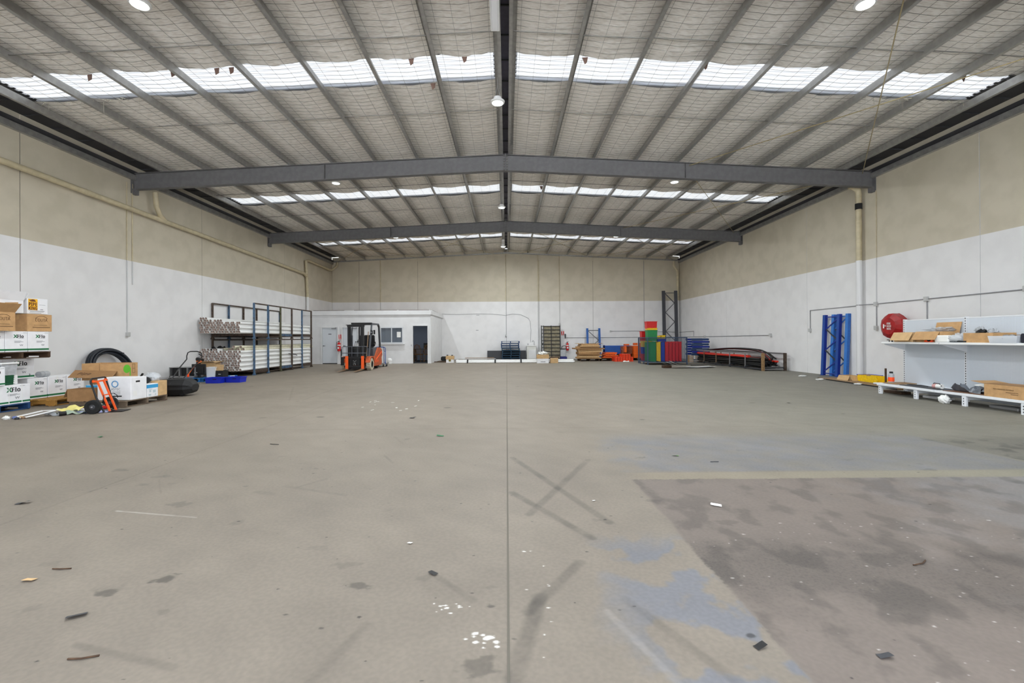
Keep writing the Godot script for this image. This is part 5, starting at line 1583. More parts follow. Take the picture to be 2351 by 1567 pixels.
func left_litter() -> void:
	var fr := thing("metal_strip", "bent white metal strip frame lying on the floor by the dark blue pallet", "strip", V(-8.62, 0, 8.5))
	put(fr, "strip", MB.new().bar(Vector3(-0.22, 0.02, 0.25), Vector3(0.0, 0.09, -0.02), 0.1, 0.012).bar(Vector3(-0.22, 0.015, 0.25), Vector3(-0.02, 0.01, 0.3), 0.1, 0.012).bar(Vector3(-0.02, 0.015, 0.3), Vector3(0.26, 0.1, 0.0), 0.1, 0.012).bar(Vector3(0.0, 0.09, -0.02), Vector3(0.26, 0.1, -0.04), 0.05, 0.01), M["white_plastic"])
	rag_sheet("plastic_bag", "pale yellow crumpled bag among the floor litter at left", "bag", V(-8.33, 0.05, 8.75), 0.34, 0.2, 10, mat("pale_yellow", Color(0.90, 0.85, 0.52), 0.6), 0.09, 11)
	rag_sheet("paper_sheet", "sage green torn sheet lying under the yellow bag", "sheet", V(-8.2, 0.0, 8.72), 0.5, 0.28, 24, M["sage"], 0.07, 12)
	rag_sheet("paper_sheet", "sage green printed strip rising beside the red-tipped tube", "sheet", V(-8.05, 0.0, 9.05), 0.4, 0.14, 40, M["sage"], 0.14, 13)
	rag_sheet("plastic_film", "lilac plastic film spread on the floor under the red-tipped tube", "film", V(-7.98, 0.0, 8.82), 0.66, 0.2, 22, mat("lilac", Color(0.66, 0.69, 0.86), 0.4), 0.03, 14)
	var tb := thing("tube", "white tube with a bright red end on the floor beside the hand truck", "tube", V(-8.12, 0.06, 9.0), 10)
	put(tb, "tube", MB.new().tube([Vector3(-0.2, -0.02, 0.1), Vector3(0.13, 0.0, -0.03)], 0.03, 12), M["white_plastic"])
	put(tb, "red_end", MB.new().tube([Vector3(0.12, 0.0, -0.026), Vector3(0.24, 0.01, -0.07)], 0.034, 12), M["red"])
	solo("red_scrap", MB.new().cbox(Vector3(0, 0.02, 0), Vector3(0.12, 0.04, 0.04), 0.01), M["red_dark"], "small red scrap behind the sage green sheets", "scrap", V(-8.55, 0.0, 9.2))
	var rg := thing("pipe_offcut", "short black-rimmed pipe offcut beside the yellow bag", "pipe", V(-8.22, 0, 8.48), -30)
	put(rg, "ring", MB.new().tube([Vector3(0, 0.04, -0.05), Vector3(0, 0.04, 0.05)], 0.04, 14), M["black"])
	put(rg, "bore", MB.new().disc(Vector3(0, 0.04, 0.052), Vector3(0, 0, 1), 0.03, 14), M["grey_plastic"])
	rag_sheet("metal_strip", "grey flattened tray beside the bent white strip", "tray", V(-8.38, 0.0, 8.5), 0.3, 0.13, 15, M["grey_plastic"], 0.06, 15)
	var bits := [["white_cup", "white crumpled paper cup among the bits at the frame corner", M["paper"], 0.07], ["blue_scrap", "blue-grey plastic scrap beside the white cup", mat("cap_blue", Color(0.42, 0.48, 0.68), 0.5), 0.05], ["cork_bit", "tan cork bit beside the blue-grey cap", M["card_light"], 0.04], ["dark_scrap", "dark navy scrap between the cup and the bent strip", M["charcoal"], 0.045], ["brass_fitting", "brass-coloured fitting at the left frame edge", M["bronze"], 0.04]]
	for i in bits.size():
		crumple(self, bits[i][0], V(-8.83 + 0.055 * i + 0.02 * (i % 2), 0, 8.1 + 0.07 * (i % 3)), Vector3(bits[i][3] * 1.6, bits[i][3], bits[i][3]), bits[i][2], 40 + i, 0.7, bits[i][1], "scrap")

# ---------------------------------------------------------------- pipes in their stillages
func stillage(called: String, label: String, at: Vector3, turn: float) -> Node3D:
	var o := thing(called, label, "rack", at, turn)
	var post_m := ["stillage_blue", "stillage_blue", "stillage_olive", "stillage_brown", "stillage_blue", "stillage_brown"]
	var L := 5.32
	for s in [-1.0, 1.0]:
		for k in 6:
			var z := L / 2 - L * k / 5.0
			var pm: Material = M[post_m[k]] if s > 0 else M[["stillage_brown", "stillage_blue", "stillage_brown", "stillage_brown", "stillage_blue", "stillage_blue"][k]]
			var p := put(o, "post", MB.new().cbox(Vector3(s * 0.8, 0.725, z), Vector3(0.06, 1.36, 0.06), 0.004), pm)
			put(p, "foot", MB.new().cbox(Vector3(s * 0.8, 0.02, z), Vector3(0.11, 0.035, 0.11), 0.006).cbox(Vector3(s * 0.8, 0.055, z), Vector3(0.085, 0.04, 0.085), 0.006), pm)
		put(o, "top_rail", MB.new().cbox(Vector3(s * 0.8, 1.39, 0), Vector3(0.05, 0.05, L), 0.004), M["stillage_brown"])
		put(o, "low_rail", MB.new().cbox(Vector3(s * 0.8, 0.09, 0), Vector3(0.03, 0.03, L), 0.004), M["stillage_brown"])
		for k in 5:
			if (k + int(s)) % 2 == 1 or s < 0:
				put(o, "side_plate", MB.new().cbox(Vector3(s * 0.8, 0.165, L / 2 - L * (k + 0.5) / 5.0), Vector3(0.03, 0.10, L / 5 - 0.06), 0.003), M[["stillage_brown", "stillage_brown", "stillage_blue", "stillage_brown", "stillage_brown"][k]])
	for k in 6:
		put(o, "cross_beam", MB.new().cbox(Vector3(0, 0.165, L / 2 - L * k / 5.0), Vector3(1.56, 0.08, 0.06), 0.004), M["stillage_brown"])
	return o

func pipe_mesh(r: float, L: float, k := 14) -> ArrayMesh:
	var m := ArrayMesh.new()
	var o := MB.new().tube([Vector3(0, 0, L / 2), Vector3(0, 0, -L / 2)], r, k, false, false)
	for e in [1.0, -1.0]:
		o.lathe(Vector3(0, 0, e * L / 2), [Vector2(r - 0.004, 0), Vector2(r, 0)], k, Basis(Vector3.RIGHT, PI / 2))
	o.mesh(m)
	var inn := MB.new()
	var a := inn.ring_at(Vector3(0, 0, L / 2), Vector3.RIGHT, Vector3.UP, r - 0.004, k, true)
	var c := inn.ring_at(Vector3(0, 0, L / 2 - 0.16), Vector3.RIGHT, Vector3.UP, r - 0.004, k, true)
	for j in k:
		inn.face(a + j, a + j + 1, c + j + 1)
		inn.face(a + j, c + j + 1, c + j)
	inn.disc(Vector3(0, 0, L / 2 - 0.16), Vector3.BACK, r - 0.004, k)  # shallow plug added to keep the bore from going too dark
	inn.mesh(m)
	return m

func build_rack() -> void:
	var turn := 0.6
	stillage("pipe_stillage", "lower blue and rusty steel stillage standing on the floor, full of white pipes", V(-10.68, 0, 20.49), turn)
	stillage("pipe_stillage", "upper blue and rusty steel stillage stacked over the white pipes", V(-10.68, 1.417, 20.49), turn)
	var D := 0.098
	var pm := pipe_mesh(D / 2, 6.0)
	pm.surface_set_material(0, M["pvc"])
	pm.surface_set_material(1, M["pvc_in_shade"])
	var first: MeshInstance3D = null
	var r := RandomNumberGenerator.new()
	r.seed = 5
	var rows := []
	for k in 9:
		rows.append([0.258 + k * 0.0845, 15 if k % 2 == 0 else 14, 0])
	rows.append([0.258 + 9 * 0.0845, 6, 0])
	for k in 6:
		rows.append([1.676 + k * 0.0845, 15 if k % 2 == 0 else 14, 1] if k < 5 else [1.676 + k * 0.0845, 7, 1])
	rows.append([1.676 + 6 * 0.0845, 3, 1])
	for ri in rows.size():
		var row: Array = rows[ri]
		var off := 0.049 if row[1] == 14 or row[1] == 6 or row[1] == 7 else 0.0
		for i in int(row[1]):
			var x := -0.725 + off + i * 0.1035 if row[1] > 7 else -0.70 + off + i * (0.1035 if i < 4 or row[1] == 6 else 0.12)
			var at := V(-10.68 + x, row[0], 17.02 + 3.0 + r.randf_range(-0.05, 0.06))
			var lab := "white plastic pipe in the lower bundle of the pipe rack" if row[2] == 0 else "white plastic pipe in the upper bundle of the pipe rack"
			var g := "white pipes in the lower stillage" if row[2] == 0 else "white pipes in the upper stillage"
			if first == null:
				first = MeshInstance3D.new()
				first.name = numbered("plastic_pipe")
				first.mesh = pm
				add_child(first)
				tag(first, lab, "pipe", g)
				first.position = at
			else:
				var c := first.duplicate()
				c.name = numbered("plastic_pipe")
				add_child(c)
				tag(c, lab, "pipe", g)
				c.position = at
	# older yellowed pipes on the lower bundle
	var om := pipe_mesh(0.052, 6.1, 14)
	om.surface_set_material(0, M["pvc_old"])
	om.surface_set_material(1, M["pvc_in_shade"])
	var spots := [[-0.08, 1.03, 17.2], [0.07, 1.02, 17.3], [0.2, 1.02, 17.25], [0.33, 1.03, 17.1], [0.55, 1.02, 17.1], [0.68, 1.02, 17.2], [0.42, 1.12, 17.0], [0.6, 1.11, 17.15]]
	for q in spots:
		var o := MeshInstance3D.new()
		o.name = numbered("old_pipe")
		o.mesh = om
		add_child(o)
		o.position = V(-10.68 + q[0], q[1], q[2] + 3.2)
		o.rotation.y = rng.randf_range(-0.006, 0.006)
		tag(o, "yellowed plastic pipe lying on top of the lower white bundle", "pipe", "yellowed pipes on the lower bundle")
	rag_sheet("tarp_scrap", "black crumpled plastic scrap on the lower pipes, left of the yellowed ones", "sheet", V(-10.95, 0.99, 17.35), 0.34, 0.6, 0, M["black"], 0.14, 23)
	solo("cable_offcut", MB.new().tube([Vector3(-0.0, 0.0, 0.3), Vector3(0.03, -0.03, 0.1), Vector3(0.03, -0.06, -0.3), Vector3(0.0, -0.1, -0.5)], 0.018, 8), M["black"], "black strap end sticking out between the lower white pipes", "strap", V(-9.87, 0.75, 21.0))

# ---------------------------------------------------------------- forklift, trolley
func build_forklift() -> void:
	# local: x right as seen, z towards the camera, origin under the middle of the front axle
	var o := thing("forklift", "orange and grey electric forklift with lowered forks parked before the office", "forklift", V(-6.64, 0, 20.35))
	var B: Material = M["black"]
	for s in [-1.0, 1.0]:
		var w := put(o, "front_wheel", MB.new().lathe(Vector3(s * 0.54, 0.27, 0), [Vector2(0.15, -0.1), Vector2(0.2, -0.105), Vector2(0.25, -0.1), Vector2(0.27, -0.075), Vector2(0.27, 0.075), Vector2(0.25, 0.1), Vector2(0.2, 0.105), Vector2(0.15, 0.1)], 28, Basis(Vector3.BACK, PI / 2)), M["tyre_wall"])
		var lug := MB.new()
		for k in 20:
			var a := TAU * k / 20
			lug.box(Vector3(s * 0.54, 0.27 + 0.268 * sin(a), 0.268 * cos(a)), Vector3(0.17, 0.022, 0.05), Basis(Vector3.RIGHT, -a + PI / 2))
		put(w, "tread", lug, M["tyre_cream"])
		put(w, "rim", MB.new().lathe(Vector3(s * 0.54, 0.27, 0), [Vector2(0, -0.06), Vector2(0.1, -0.06), Vector2(0.15, -0.09), Vector2(0.15, 0.09), Vector2(0.1, 0.06), Vector2(0, 0.06)], 20, Basis(Vector3.BACK, PI / 2)), B)
		put(o, "fork", MB.new().cbox(Vector3(s * 0.345, 0.36, 0.42), Vector3(0.125, 0.58, 0.045), 0.006), M["truck_orange"])
		put(o, "fork_blade", MB.new().prism(PackedVector2Array([Vector2(0.40, 0.06), Vector2(0.45, 0.105), Vector2(0.9, 0.07), Vector2(1.44, 0.045), Vector2(1.46, 0.035), Vector2(0.9, 0.035)]), 0.12, Transform3D(Basis(Vector3(0, 0, 1), Vector3.UP, Vector3(1, 0, 0)), Vector3(s * 0.345, 0, 0))), M["bronze"])
		put(o, "outer_mast_rail", MB.new().box(Vector3(s * 0.335, 1.03, 0.25), Vector3(0.025, 1.96, 0.13)).box(Vector3(s * 0.30, 1.03, 0.31), Vector3(0.08, 1.96, 0.015)).box(Vector3(s * 0.30, 1.03, 0.19), Vector3(0.08, 1.96, 0.015)), B)
		put(o, "inner_mast_rail", MB.new().box(Vector3(s * 0.235, 1.06, 0.27), Vector3(0.03, 1.94, 0.09)), M["black_soft"])
		put(o, "lift_cylinder", MB.new().tube([Vector3(s * 0.185, 0.2, 0.2), Vector3(s * 0.185, 1.55, 0.2)], 0.032, 12), B)
		put(o, "cylinder_rod", MB.new().tube([Vector3(s * 0.185, 1.5, 0.2), Vector3(s * 0.185, 1.93, 0.2)], 0.018, 10), M["chrome"])
		put(o, "lift_chain", MB.new().box(Vector3(s * 0.14, 1.2, 0.31), Vector3(0.02, 1.4, 0.012)), M["charcoal"])
		# guard pillars: front ones slope back, rear ones stand
		put(o, "guard_pillar", MB.new().bar(Vector3(s * 0.44, 0.6, -0.2), Vector3(s * 0.44, 2.08, -0.62), 0.06, 0.07, Vector3(0, 0, 1)), M["guard_grey"])
		put(o, "guard_pillar", MB.new().bar(Vector3(s * 0.48, 0.98, -1.82), Vector3(s * 0.46, 2.0, -1.72), 0.07, 0.1, Vector3(0, 0, 1)).bar(Vector3(s * 0.46, 1.98, -1.72), Vector3(s * 0.45, 2.09, -1.6), 0.07, 0.1, Vector3(0, 0, 1)), M["charcoal"])
		put(o, "guard_side_rail", MB.new().bar(Vector3(s * 0.45, 2.09, -0.58), Vector3(s * 0.45, 2.09, -1.64), 0.06, 0.07), M["guard_grey"])
		put(o, "fender", MB.new().prism(PackedVector2Array([Vector2(0.33, 0.36), Vector2(0.26, 0.56), Vector2(0.1, 0.62), Vector2(-0.3, 0.62), Vector2(-0.36, 0.36), Vector2(-0.29, 0.4), Vector2(-0.24, 0.575), Vector2(0.1, 0.575), Vector2(0.22, 0.52)]), 0.22, Transform3D(Basis(Vector3(0, 0, 1), Vector3.UP, Vector3(1, 0, 0)), Vector3(s * 0.54, 0, 0))), M["truck_orange_dull"])
	put(o, "mast_crossmember", MB.new().box(Vector3(0, 1.97, 0.25), Vector3(0.74, 0.09, 0.1)).box(Vector3(0, 2.01, 0.24), Vector3(0.86, 0.03, 0.06)).box(Vector3(0, 0.62, 0.2), Vector3(0.6, 0.1, 0.05)).box(Vector3(0, 0.12, 0.22), Vector3(0.66, 0.1, 0.1)), B)
	put(o, "fork_carriage", MB.new().cbox(Vector3(0, 0.58, 0.385), Vector3(0.94, 0.09, 0.04), 0.006).cbox(Vector3(0, 0.19, 0.385), Vector3(0.94, 0.09, 0.04), 0.006).box(Vector3(-0.18, 0.38, 0.37), Vector3(0.05, 0.4, 0.03)).box(Vector3(0.18, 0.38, 0.37), Vector3(0.05, 0.4, 0.03)).box(Vector3(0, 0.40, 0.3), Vector3(0.42, 0.3, 0.06)), B)
	put(o, "hose_fittings", MB.new().box(Vector3(-0.02, 0.34, 0.40), Vector3(0.09, 0.02, 0.02)).box(Vector3(0.02, 0.28, 0.40), Vector3(0.03, 0.06, 0.02)).box(Vector3(-0.06, 0.27, 0.40), Vector3(0.02, 0.05, 0.02)).tube([Vector3(-0.08, 0.45, 0.39), Vector3(0.0, 0.40, 0.41), Vector3(0.06, 0.46, 0.39)], 0.01, 6), M["galv_plain"])
	var bf := MB.new()
	bf.tube([Vector3(-0.55, 0.66, 0.43), Vector3(-0.55, 1.03, 0.43), Vector3(-0.5, 1.06, 0.43), Vector3(0.5, 1.06, 0.43), Vector3(0.55, 1.03, 0.43), Vector3(0.55, 0.66, 0.43)], 0.016, 8)
	bf.bar(Vector3(-0.56, 0.78, 0.43), Vector3(0.56, 0.78, 0.43), 0.025, 0.03)
	put(o, "load_backrest", bf, M["guard_grey"])
	for x in [-0.36, -0.12, 0.12, 0.36]:
		put(o, "backrest_bar", MB.new().bar(Vector3(x, 0.62, 0.43), Vector3(x, 1.06, 0.43), 0.016, 0.016), M["guard_grey"])
	put(o, "side_stay", MB.new().bar(Vector3(-0.60, 0.24, 0.38), Vector3(-0.60, 0.95, 0.40), 0.03, 0.03).box(Vector3(-0.55, 0.42, 0.36), Vector3(0.12, 0.36, 0.03)), B)
	# body
	put(o, "floor_plate", MB.new().cbox(Vector3(0, 0.50, -0.45), Vector3(0.86, 0.08, 0.7), 0.02), M["charcoal"])
	put(o, "cowl", MB.new().prism(PackedVector2Array([Vector2(0.1, 0.5), Vector2(0.06, 0.95), Vector2(-0.08, 1.04), Vector2(-0.2, 0.98), Vector2(-0.24, 0.5)]), 0.72, Transform3D(Basis(Vector3(0, 0, 1), Vector3.UP, Vector3(1, 0, 0)), Vector3.ZERO)), B)
	put(o, "battery_cover", MB.new().cbox(Vector3(0, 0.66, -1.15), Vector3(0.94, 0.5, 0.85), 0.05), M["charcoal"])
	var poly := PackedVector2Array([Vector2(-0.32, 0.2), Vector2(-0.34, 0.46), Vector2(-0.75, 0.50), Vector2(-1.28, 0.98), Vector2(-1.7, 0.98), Vector2(-1.98, 0.86), Vector2(-2.06, 0.62), Vector2(-1.92, 0.5), Vector2(-1.98, 0.24), Vector2(-1.8, 0.14), Vector2(-0.5, 0.14)])
	put(o, "counterweight", MB.new().prism(poly, 1.06, Transform3D(Basis(Vector3(0, 0, 1), Vector3.UP, Vector3(1, 0, 0)), Vector3.ZERO)), M["truck_orange_dull"])
	put(o, "body_stripe", MB.new().bar(Vector3(0.532, 0.42, -0.9), Vector3(0.532, 0.78, -1.9), 0.02, 0.06, Vector3.RIGHT).box(Vector3(0.532, 0.36, -1.0), Vector3(0.008, 0.1, 0.8)), M["truck_orange"])
	put(o, "grey_cover", MB.new().prism(PackedVector2Array([Vector2(-0.75, 0.5), Vector2(-0.62, 0.95), Vector2(-1.5, 1.0), Vector2(-1.3, 0.9)]), 0.98, Transform3D(Basis(Vector3(0, 0, 1), Vector3.UP, Vector3(1, 0, 0)), Vector3.ZERO)), M["guard_grey"])
	for s in [-1.0, 1.0]:
		put(o, "rear_wheel", MB.new().lathe(Vector3(s * 0.4, 0.2, -1.45), [Vector2(0, -0.08), Vector2(0.17, -0.08), Vector2(0.2, -0.06), Vector2(0.2, 0.06), Vector2(0.17, 0.08), Vector2(0, 0.08)], 20, Basis(Vector3.BACK, PI / 2)), M["rubber"])
	put(o, "seat", MB.new().cbox(Vector3(0.1, 0.98, -1.0), Vector3(0.5, 0.14, 0.5), 0.04), B)
	put(o, "seat_back", MB.new().cbox(Vector3(0.14, 1.3, -1.28), Vector3(0.5, 0.56, 0.14), 0.05, Basis(Vector3.RIGHT, 0.15)), M["black_soft"])
	put(o, "armrest", MB.new().cbox(Vector3(0.42, 1.16, -1.1), Vector3(0.07, 0.06, 0.3), 0.02).bar(Vector3(0.42, 1.14, -1.2), Vector3(0.44, 1.26, -1.2), 0.03, 0.03), B)
	var ring := []
	for k in 20:
		var a := TAU * k / 20
		ring.append(Vector3(0.04 + 0.15 * cos(a), 1.30 + 0.13 * sin(a), -0.34 - 0.08 * sin(a)))
	put(o, "steering_wheel", MB.new().tube(ring, 0.013, 8, true).bar(Vector3(0.04, 1.3, -0.34), Vector3(0.04, 0.95, -0.16), 0.04, 0.04).bar(Vector3(-0.1, 1.3, -0.34), Vector3(0.18, 1.3, -0.34), 0.02, 0.015), B)
	for k in 3:
		var l := put(o, "lever", MB.new().tube([Vector3(-0.22 + 0.06 * k, 1.0, -0.12), Vector3(-0.16 + 0.06 * k, 1.26, -0.2)], 0.012, 8), M["chrome"])
		put(l, "knob", MB.new().lathe(Vector3(-0.16 + 0.06 * k, 1.26, -0.2), [Vector2(0, -0.02), Vector2(0.02, -0.015), Vector2(0.024, 0.01), Vector2(0.012, 0.03), Vector2(0, 0.032)], 10), B)
	var roof_bars := MB.new()
	roof_bars.box(Vector3(0, 2.10, -0.56), Vector3(0.94, 0.08, 0.08)).box(Vector3(0, 2.09, -1.66), Vector3(0.94, 0.06, 0.08))
	for k in 7:
		roof_bars.box(Vector3(0, 2.10, -0.72 - 0.13 * k), Vector3(0.86, 0.05, 0.02))
	put(o, "overhead_guard", roof_bars, B)
	var lp := put(o, "work_lamp", MB.new().cbox(Vector3(0.49, 1.68, -0.42), Vector3(0.1, 0.18, 0.1), 0.02).bar(Vector3(0.44, 1.8, -0.5), Vector3(0.49, 1.72, -0.44), 0.03, 0.03), B)
	put(lp, "lamp_glass", MB.new().disc(Vector3(0.49, 1.69, -0.368), Vector3(0, 0, 1), 0.035, 14), M["silver_film"])
	put(o, "mirror", MB.new().cbox(Vector3(0.60, 1.7, -0.48), Vector3(0.08, 0.2, 0.03), 0.02).bar(Vector3(0.45, 1.78, -0.5), Vector3(0.6, 1.76, -0.48), 0.015, 0.015), B)
	put(o, "grab_bar", MB.new().tube([Vector3(0.385, 0.62, 0.0), Vector3(0.385, 1.2, -0.16), Vector3(0.385, 1.72, -0.3)], 0.018, 8), M["bronze"])
	# platform trolley
	var t := thing("platform_trolley", "platform trolley with blue tube hoops parked behind the forklift", "trolley", V(-6.27, 0, 22.9))
	for z in [0.0, -0.32]:
		var hp := []
		for q in [[-0.3, 0.16], [-0.3, 0.9], [-0.26, 0.965], [-0.2, 0.98], [0.08, 0.98], [0.15, 0.96], [0.185, 0.9], [0.185, 0.12]]:
			hp.append(Vector3(q[0] + (0.0 if z == 0.0 else -0.16), q[1], z))
		put(t, "hoop", MB.new().tube(hp, 0.017, 8), mat("trolley_blue", Color(0.13, 0.30, 0.62), 0.4))
	put(t, "crossbar", MB.new().bar(Vector3(0.185, 0.76, 0), Vector3(0.03, 0.76, -0.32), 0.02, 0.02).bar(Vector3(0.185, 0.2, 0), Vector3(0.03, 0.2, -0.32), 0.02, 0.02), mat("trolley_blue", Color.WHITE))
	put(t, "deck", MB.new().cbox(Vector3(-0.12, 0.15, -0.25), Vector3(0.6, 0.04, 0.85), 0.01), M["galv_plain"])
	for q in [[0.1, 0.1], [-0.34, 0.1], [0.1, -0.6], [-0.34, -0.6], [0.2, -0.1]]:
		var c := put(t, "castor", MB.new().lathe(Vector3(q[0], 0.055, q[1]), [Vector2(0, -0.018), Vector2(0.05, -0.018), Vector2(0.055, -0.01), Vector2(0.055, 0.01), Vector2(0.05, 0.018), Vector2(0, 0.018)], 14, Basis(Vector3.BACK, PI / 2)), M["rubber"])
		put(c, "fork_bracket", MB.new().box(Vector3(q[0], 0.1, q[1]), Vector3(0.05, 0.06, 0.03)), M["galv_plain"])
	solo("vent_cap", MB.new().lathe(Vector3.ZERO, [Vector2(0, 0.0), Vector2(0.13, 0.0), Vector2(0.15, 0.03), Vector2(0.15, 0.07), Vector2(0.12, 0.09), Vector2(0.12, 0.13), Vector2(0.15, 0.14), Vector2(0.15, 0.17), Vector2(0.12, 0.19), Vector2(0.14, 0.22), Vector2(0.12, 0.28), Vector2(0.06, 0.32), Vector2(0, 0.325)], 24), M["white_plastic"], "white rounded plastic vent cap on the floor beside the trolley", "cap", V(-6.5, 0, 25.3))
# ---------------------------------------------------------------- along the back wall
func tub(label: String, at: Vector3, s: Vector3, m: Material, b := Basis(), group := "coloured plastic tubs in the cage") -> Node3D:
	# a stacking tub with a rim and ribs; b turns it on end
	var o := thing("plastic_tub", label, "tub", at, 0, group)
	o.basis = b
	put(o, "shell", open_bin(s.x, s.y, s.z, 0.008, 0.07), m)
	put(o, "rim", MB.new().cbox(Vector3(0, s.y - 0.012, s.z / 2), Vector3(s.x + 0.03, 0.03, 0.02), 0.005).cbox(Vector3(0, s.y - 0.012, -s.z / 2), Vector3(s.x + 0.03, 0.03, 0.02), 0.005).cbox(Vector3(s.x / 2, s.y - 0.012, 0), Vector3(0.02, 0.03, s.z), 0.005).cbox(Vector3(-s.x / 2, s.y - 0.012, 0), Vector3(0.02, 0.03, s.z), 0.005), m)
	return o

func rack_frame(called: String, label: String, at: Vector3, turn: float, lean: float, w: float, h: float, dpt: float, m: Material, mb: Material, pitch: float, brace := 0.035) -> Node3D:
	# an upright frame: two posts, a zigzag of braces, foot plates
	var o := thing(called, label, "rack frame", at, turn)
	o.basis = Basis(Vector3.UP, deg_to_rad(turn)) * Basis(Vector3.RIGHT, deg_to_rad(lean))
	for s in [-1.0, 1.0]:
		var x: float = s * (w / 2 - dpt / 2)
		var p := put(o, "post", MB.new().box(Vector3(x, h / 2, 0.0), Vector3(dpt, h, 0.004)).box(Vector3(x - dpt / 2, h / 2, -0.035), Vector3(0.004, h, 0.07)).box(Vector3(x + dpt / 2, h / 2, -0.035), Vector3(0.004, h, 0.07)), m)
		var holes := MB.new()
		for k in int(h / 0.075):
			for q in [-1.0, 1.0]:
				holes.box(Vector3(x + q * dpt * 0.24, 0.06 + 0.075 * k, 0.003), Vector3(0.014, 0.03, 0.002))
		put(p, "slots", holes, M["black"]).set_meta("kind", "stuff")
		put(o, "foot_plate", MB.new().cbox(Vector3(x, 0.004, -0.03), Vector3(dpt + 0.02, 0.008, 0.11), 0.002), m)
	put(o, "tie_bar", MB.new().box(Vector3(0, h - 0.14, -0.03), Vector3(w - dpt, 0.04, 0.03)), mb)
	put(o, "tie_bar", MB.new().box(Vector3(0, 0.14, -0.03), Vector3(w - dpt, 0.04, 0.03)), mb)
	var n := int((h - 0.3) / pitch)
	for k in n:
		var y0 := h - 0.18 - pitch * k
		var a := -1.0 if k % 2 == 0 else 1.0
		put(o, "brace", MB.new().bar(Vector3(a * (w / 2 - dpt), y0, -0.03), Vector3(-a * (w / 2 - dpt), y0 - pitch, -0.03), 0.03, brace, Vector3(0, 0, 1)), mb)
	return o

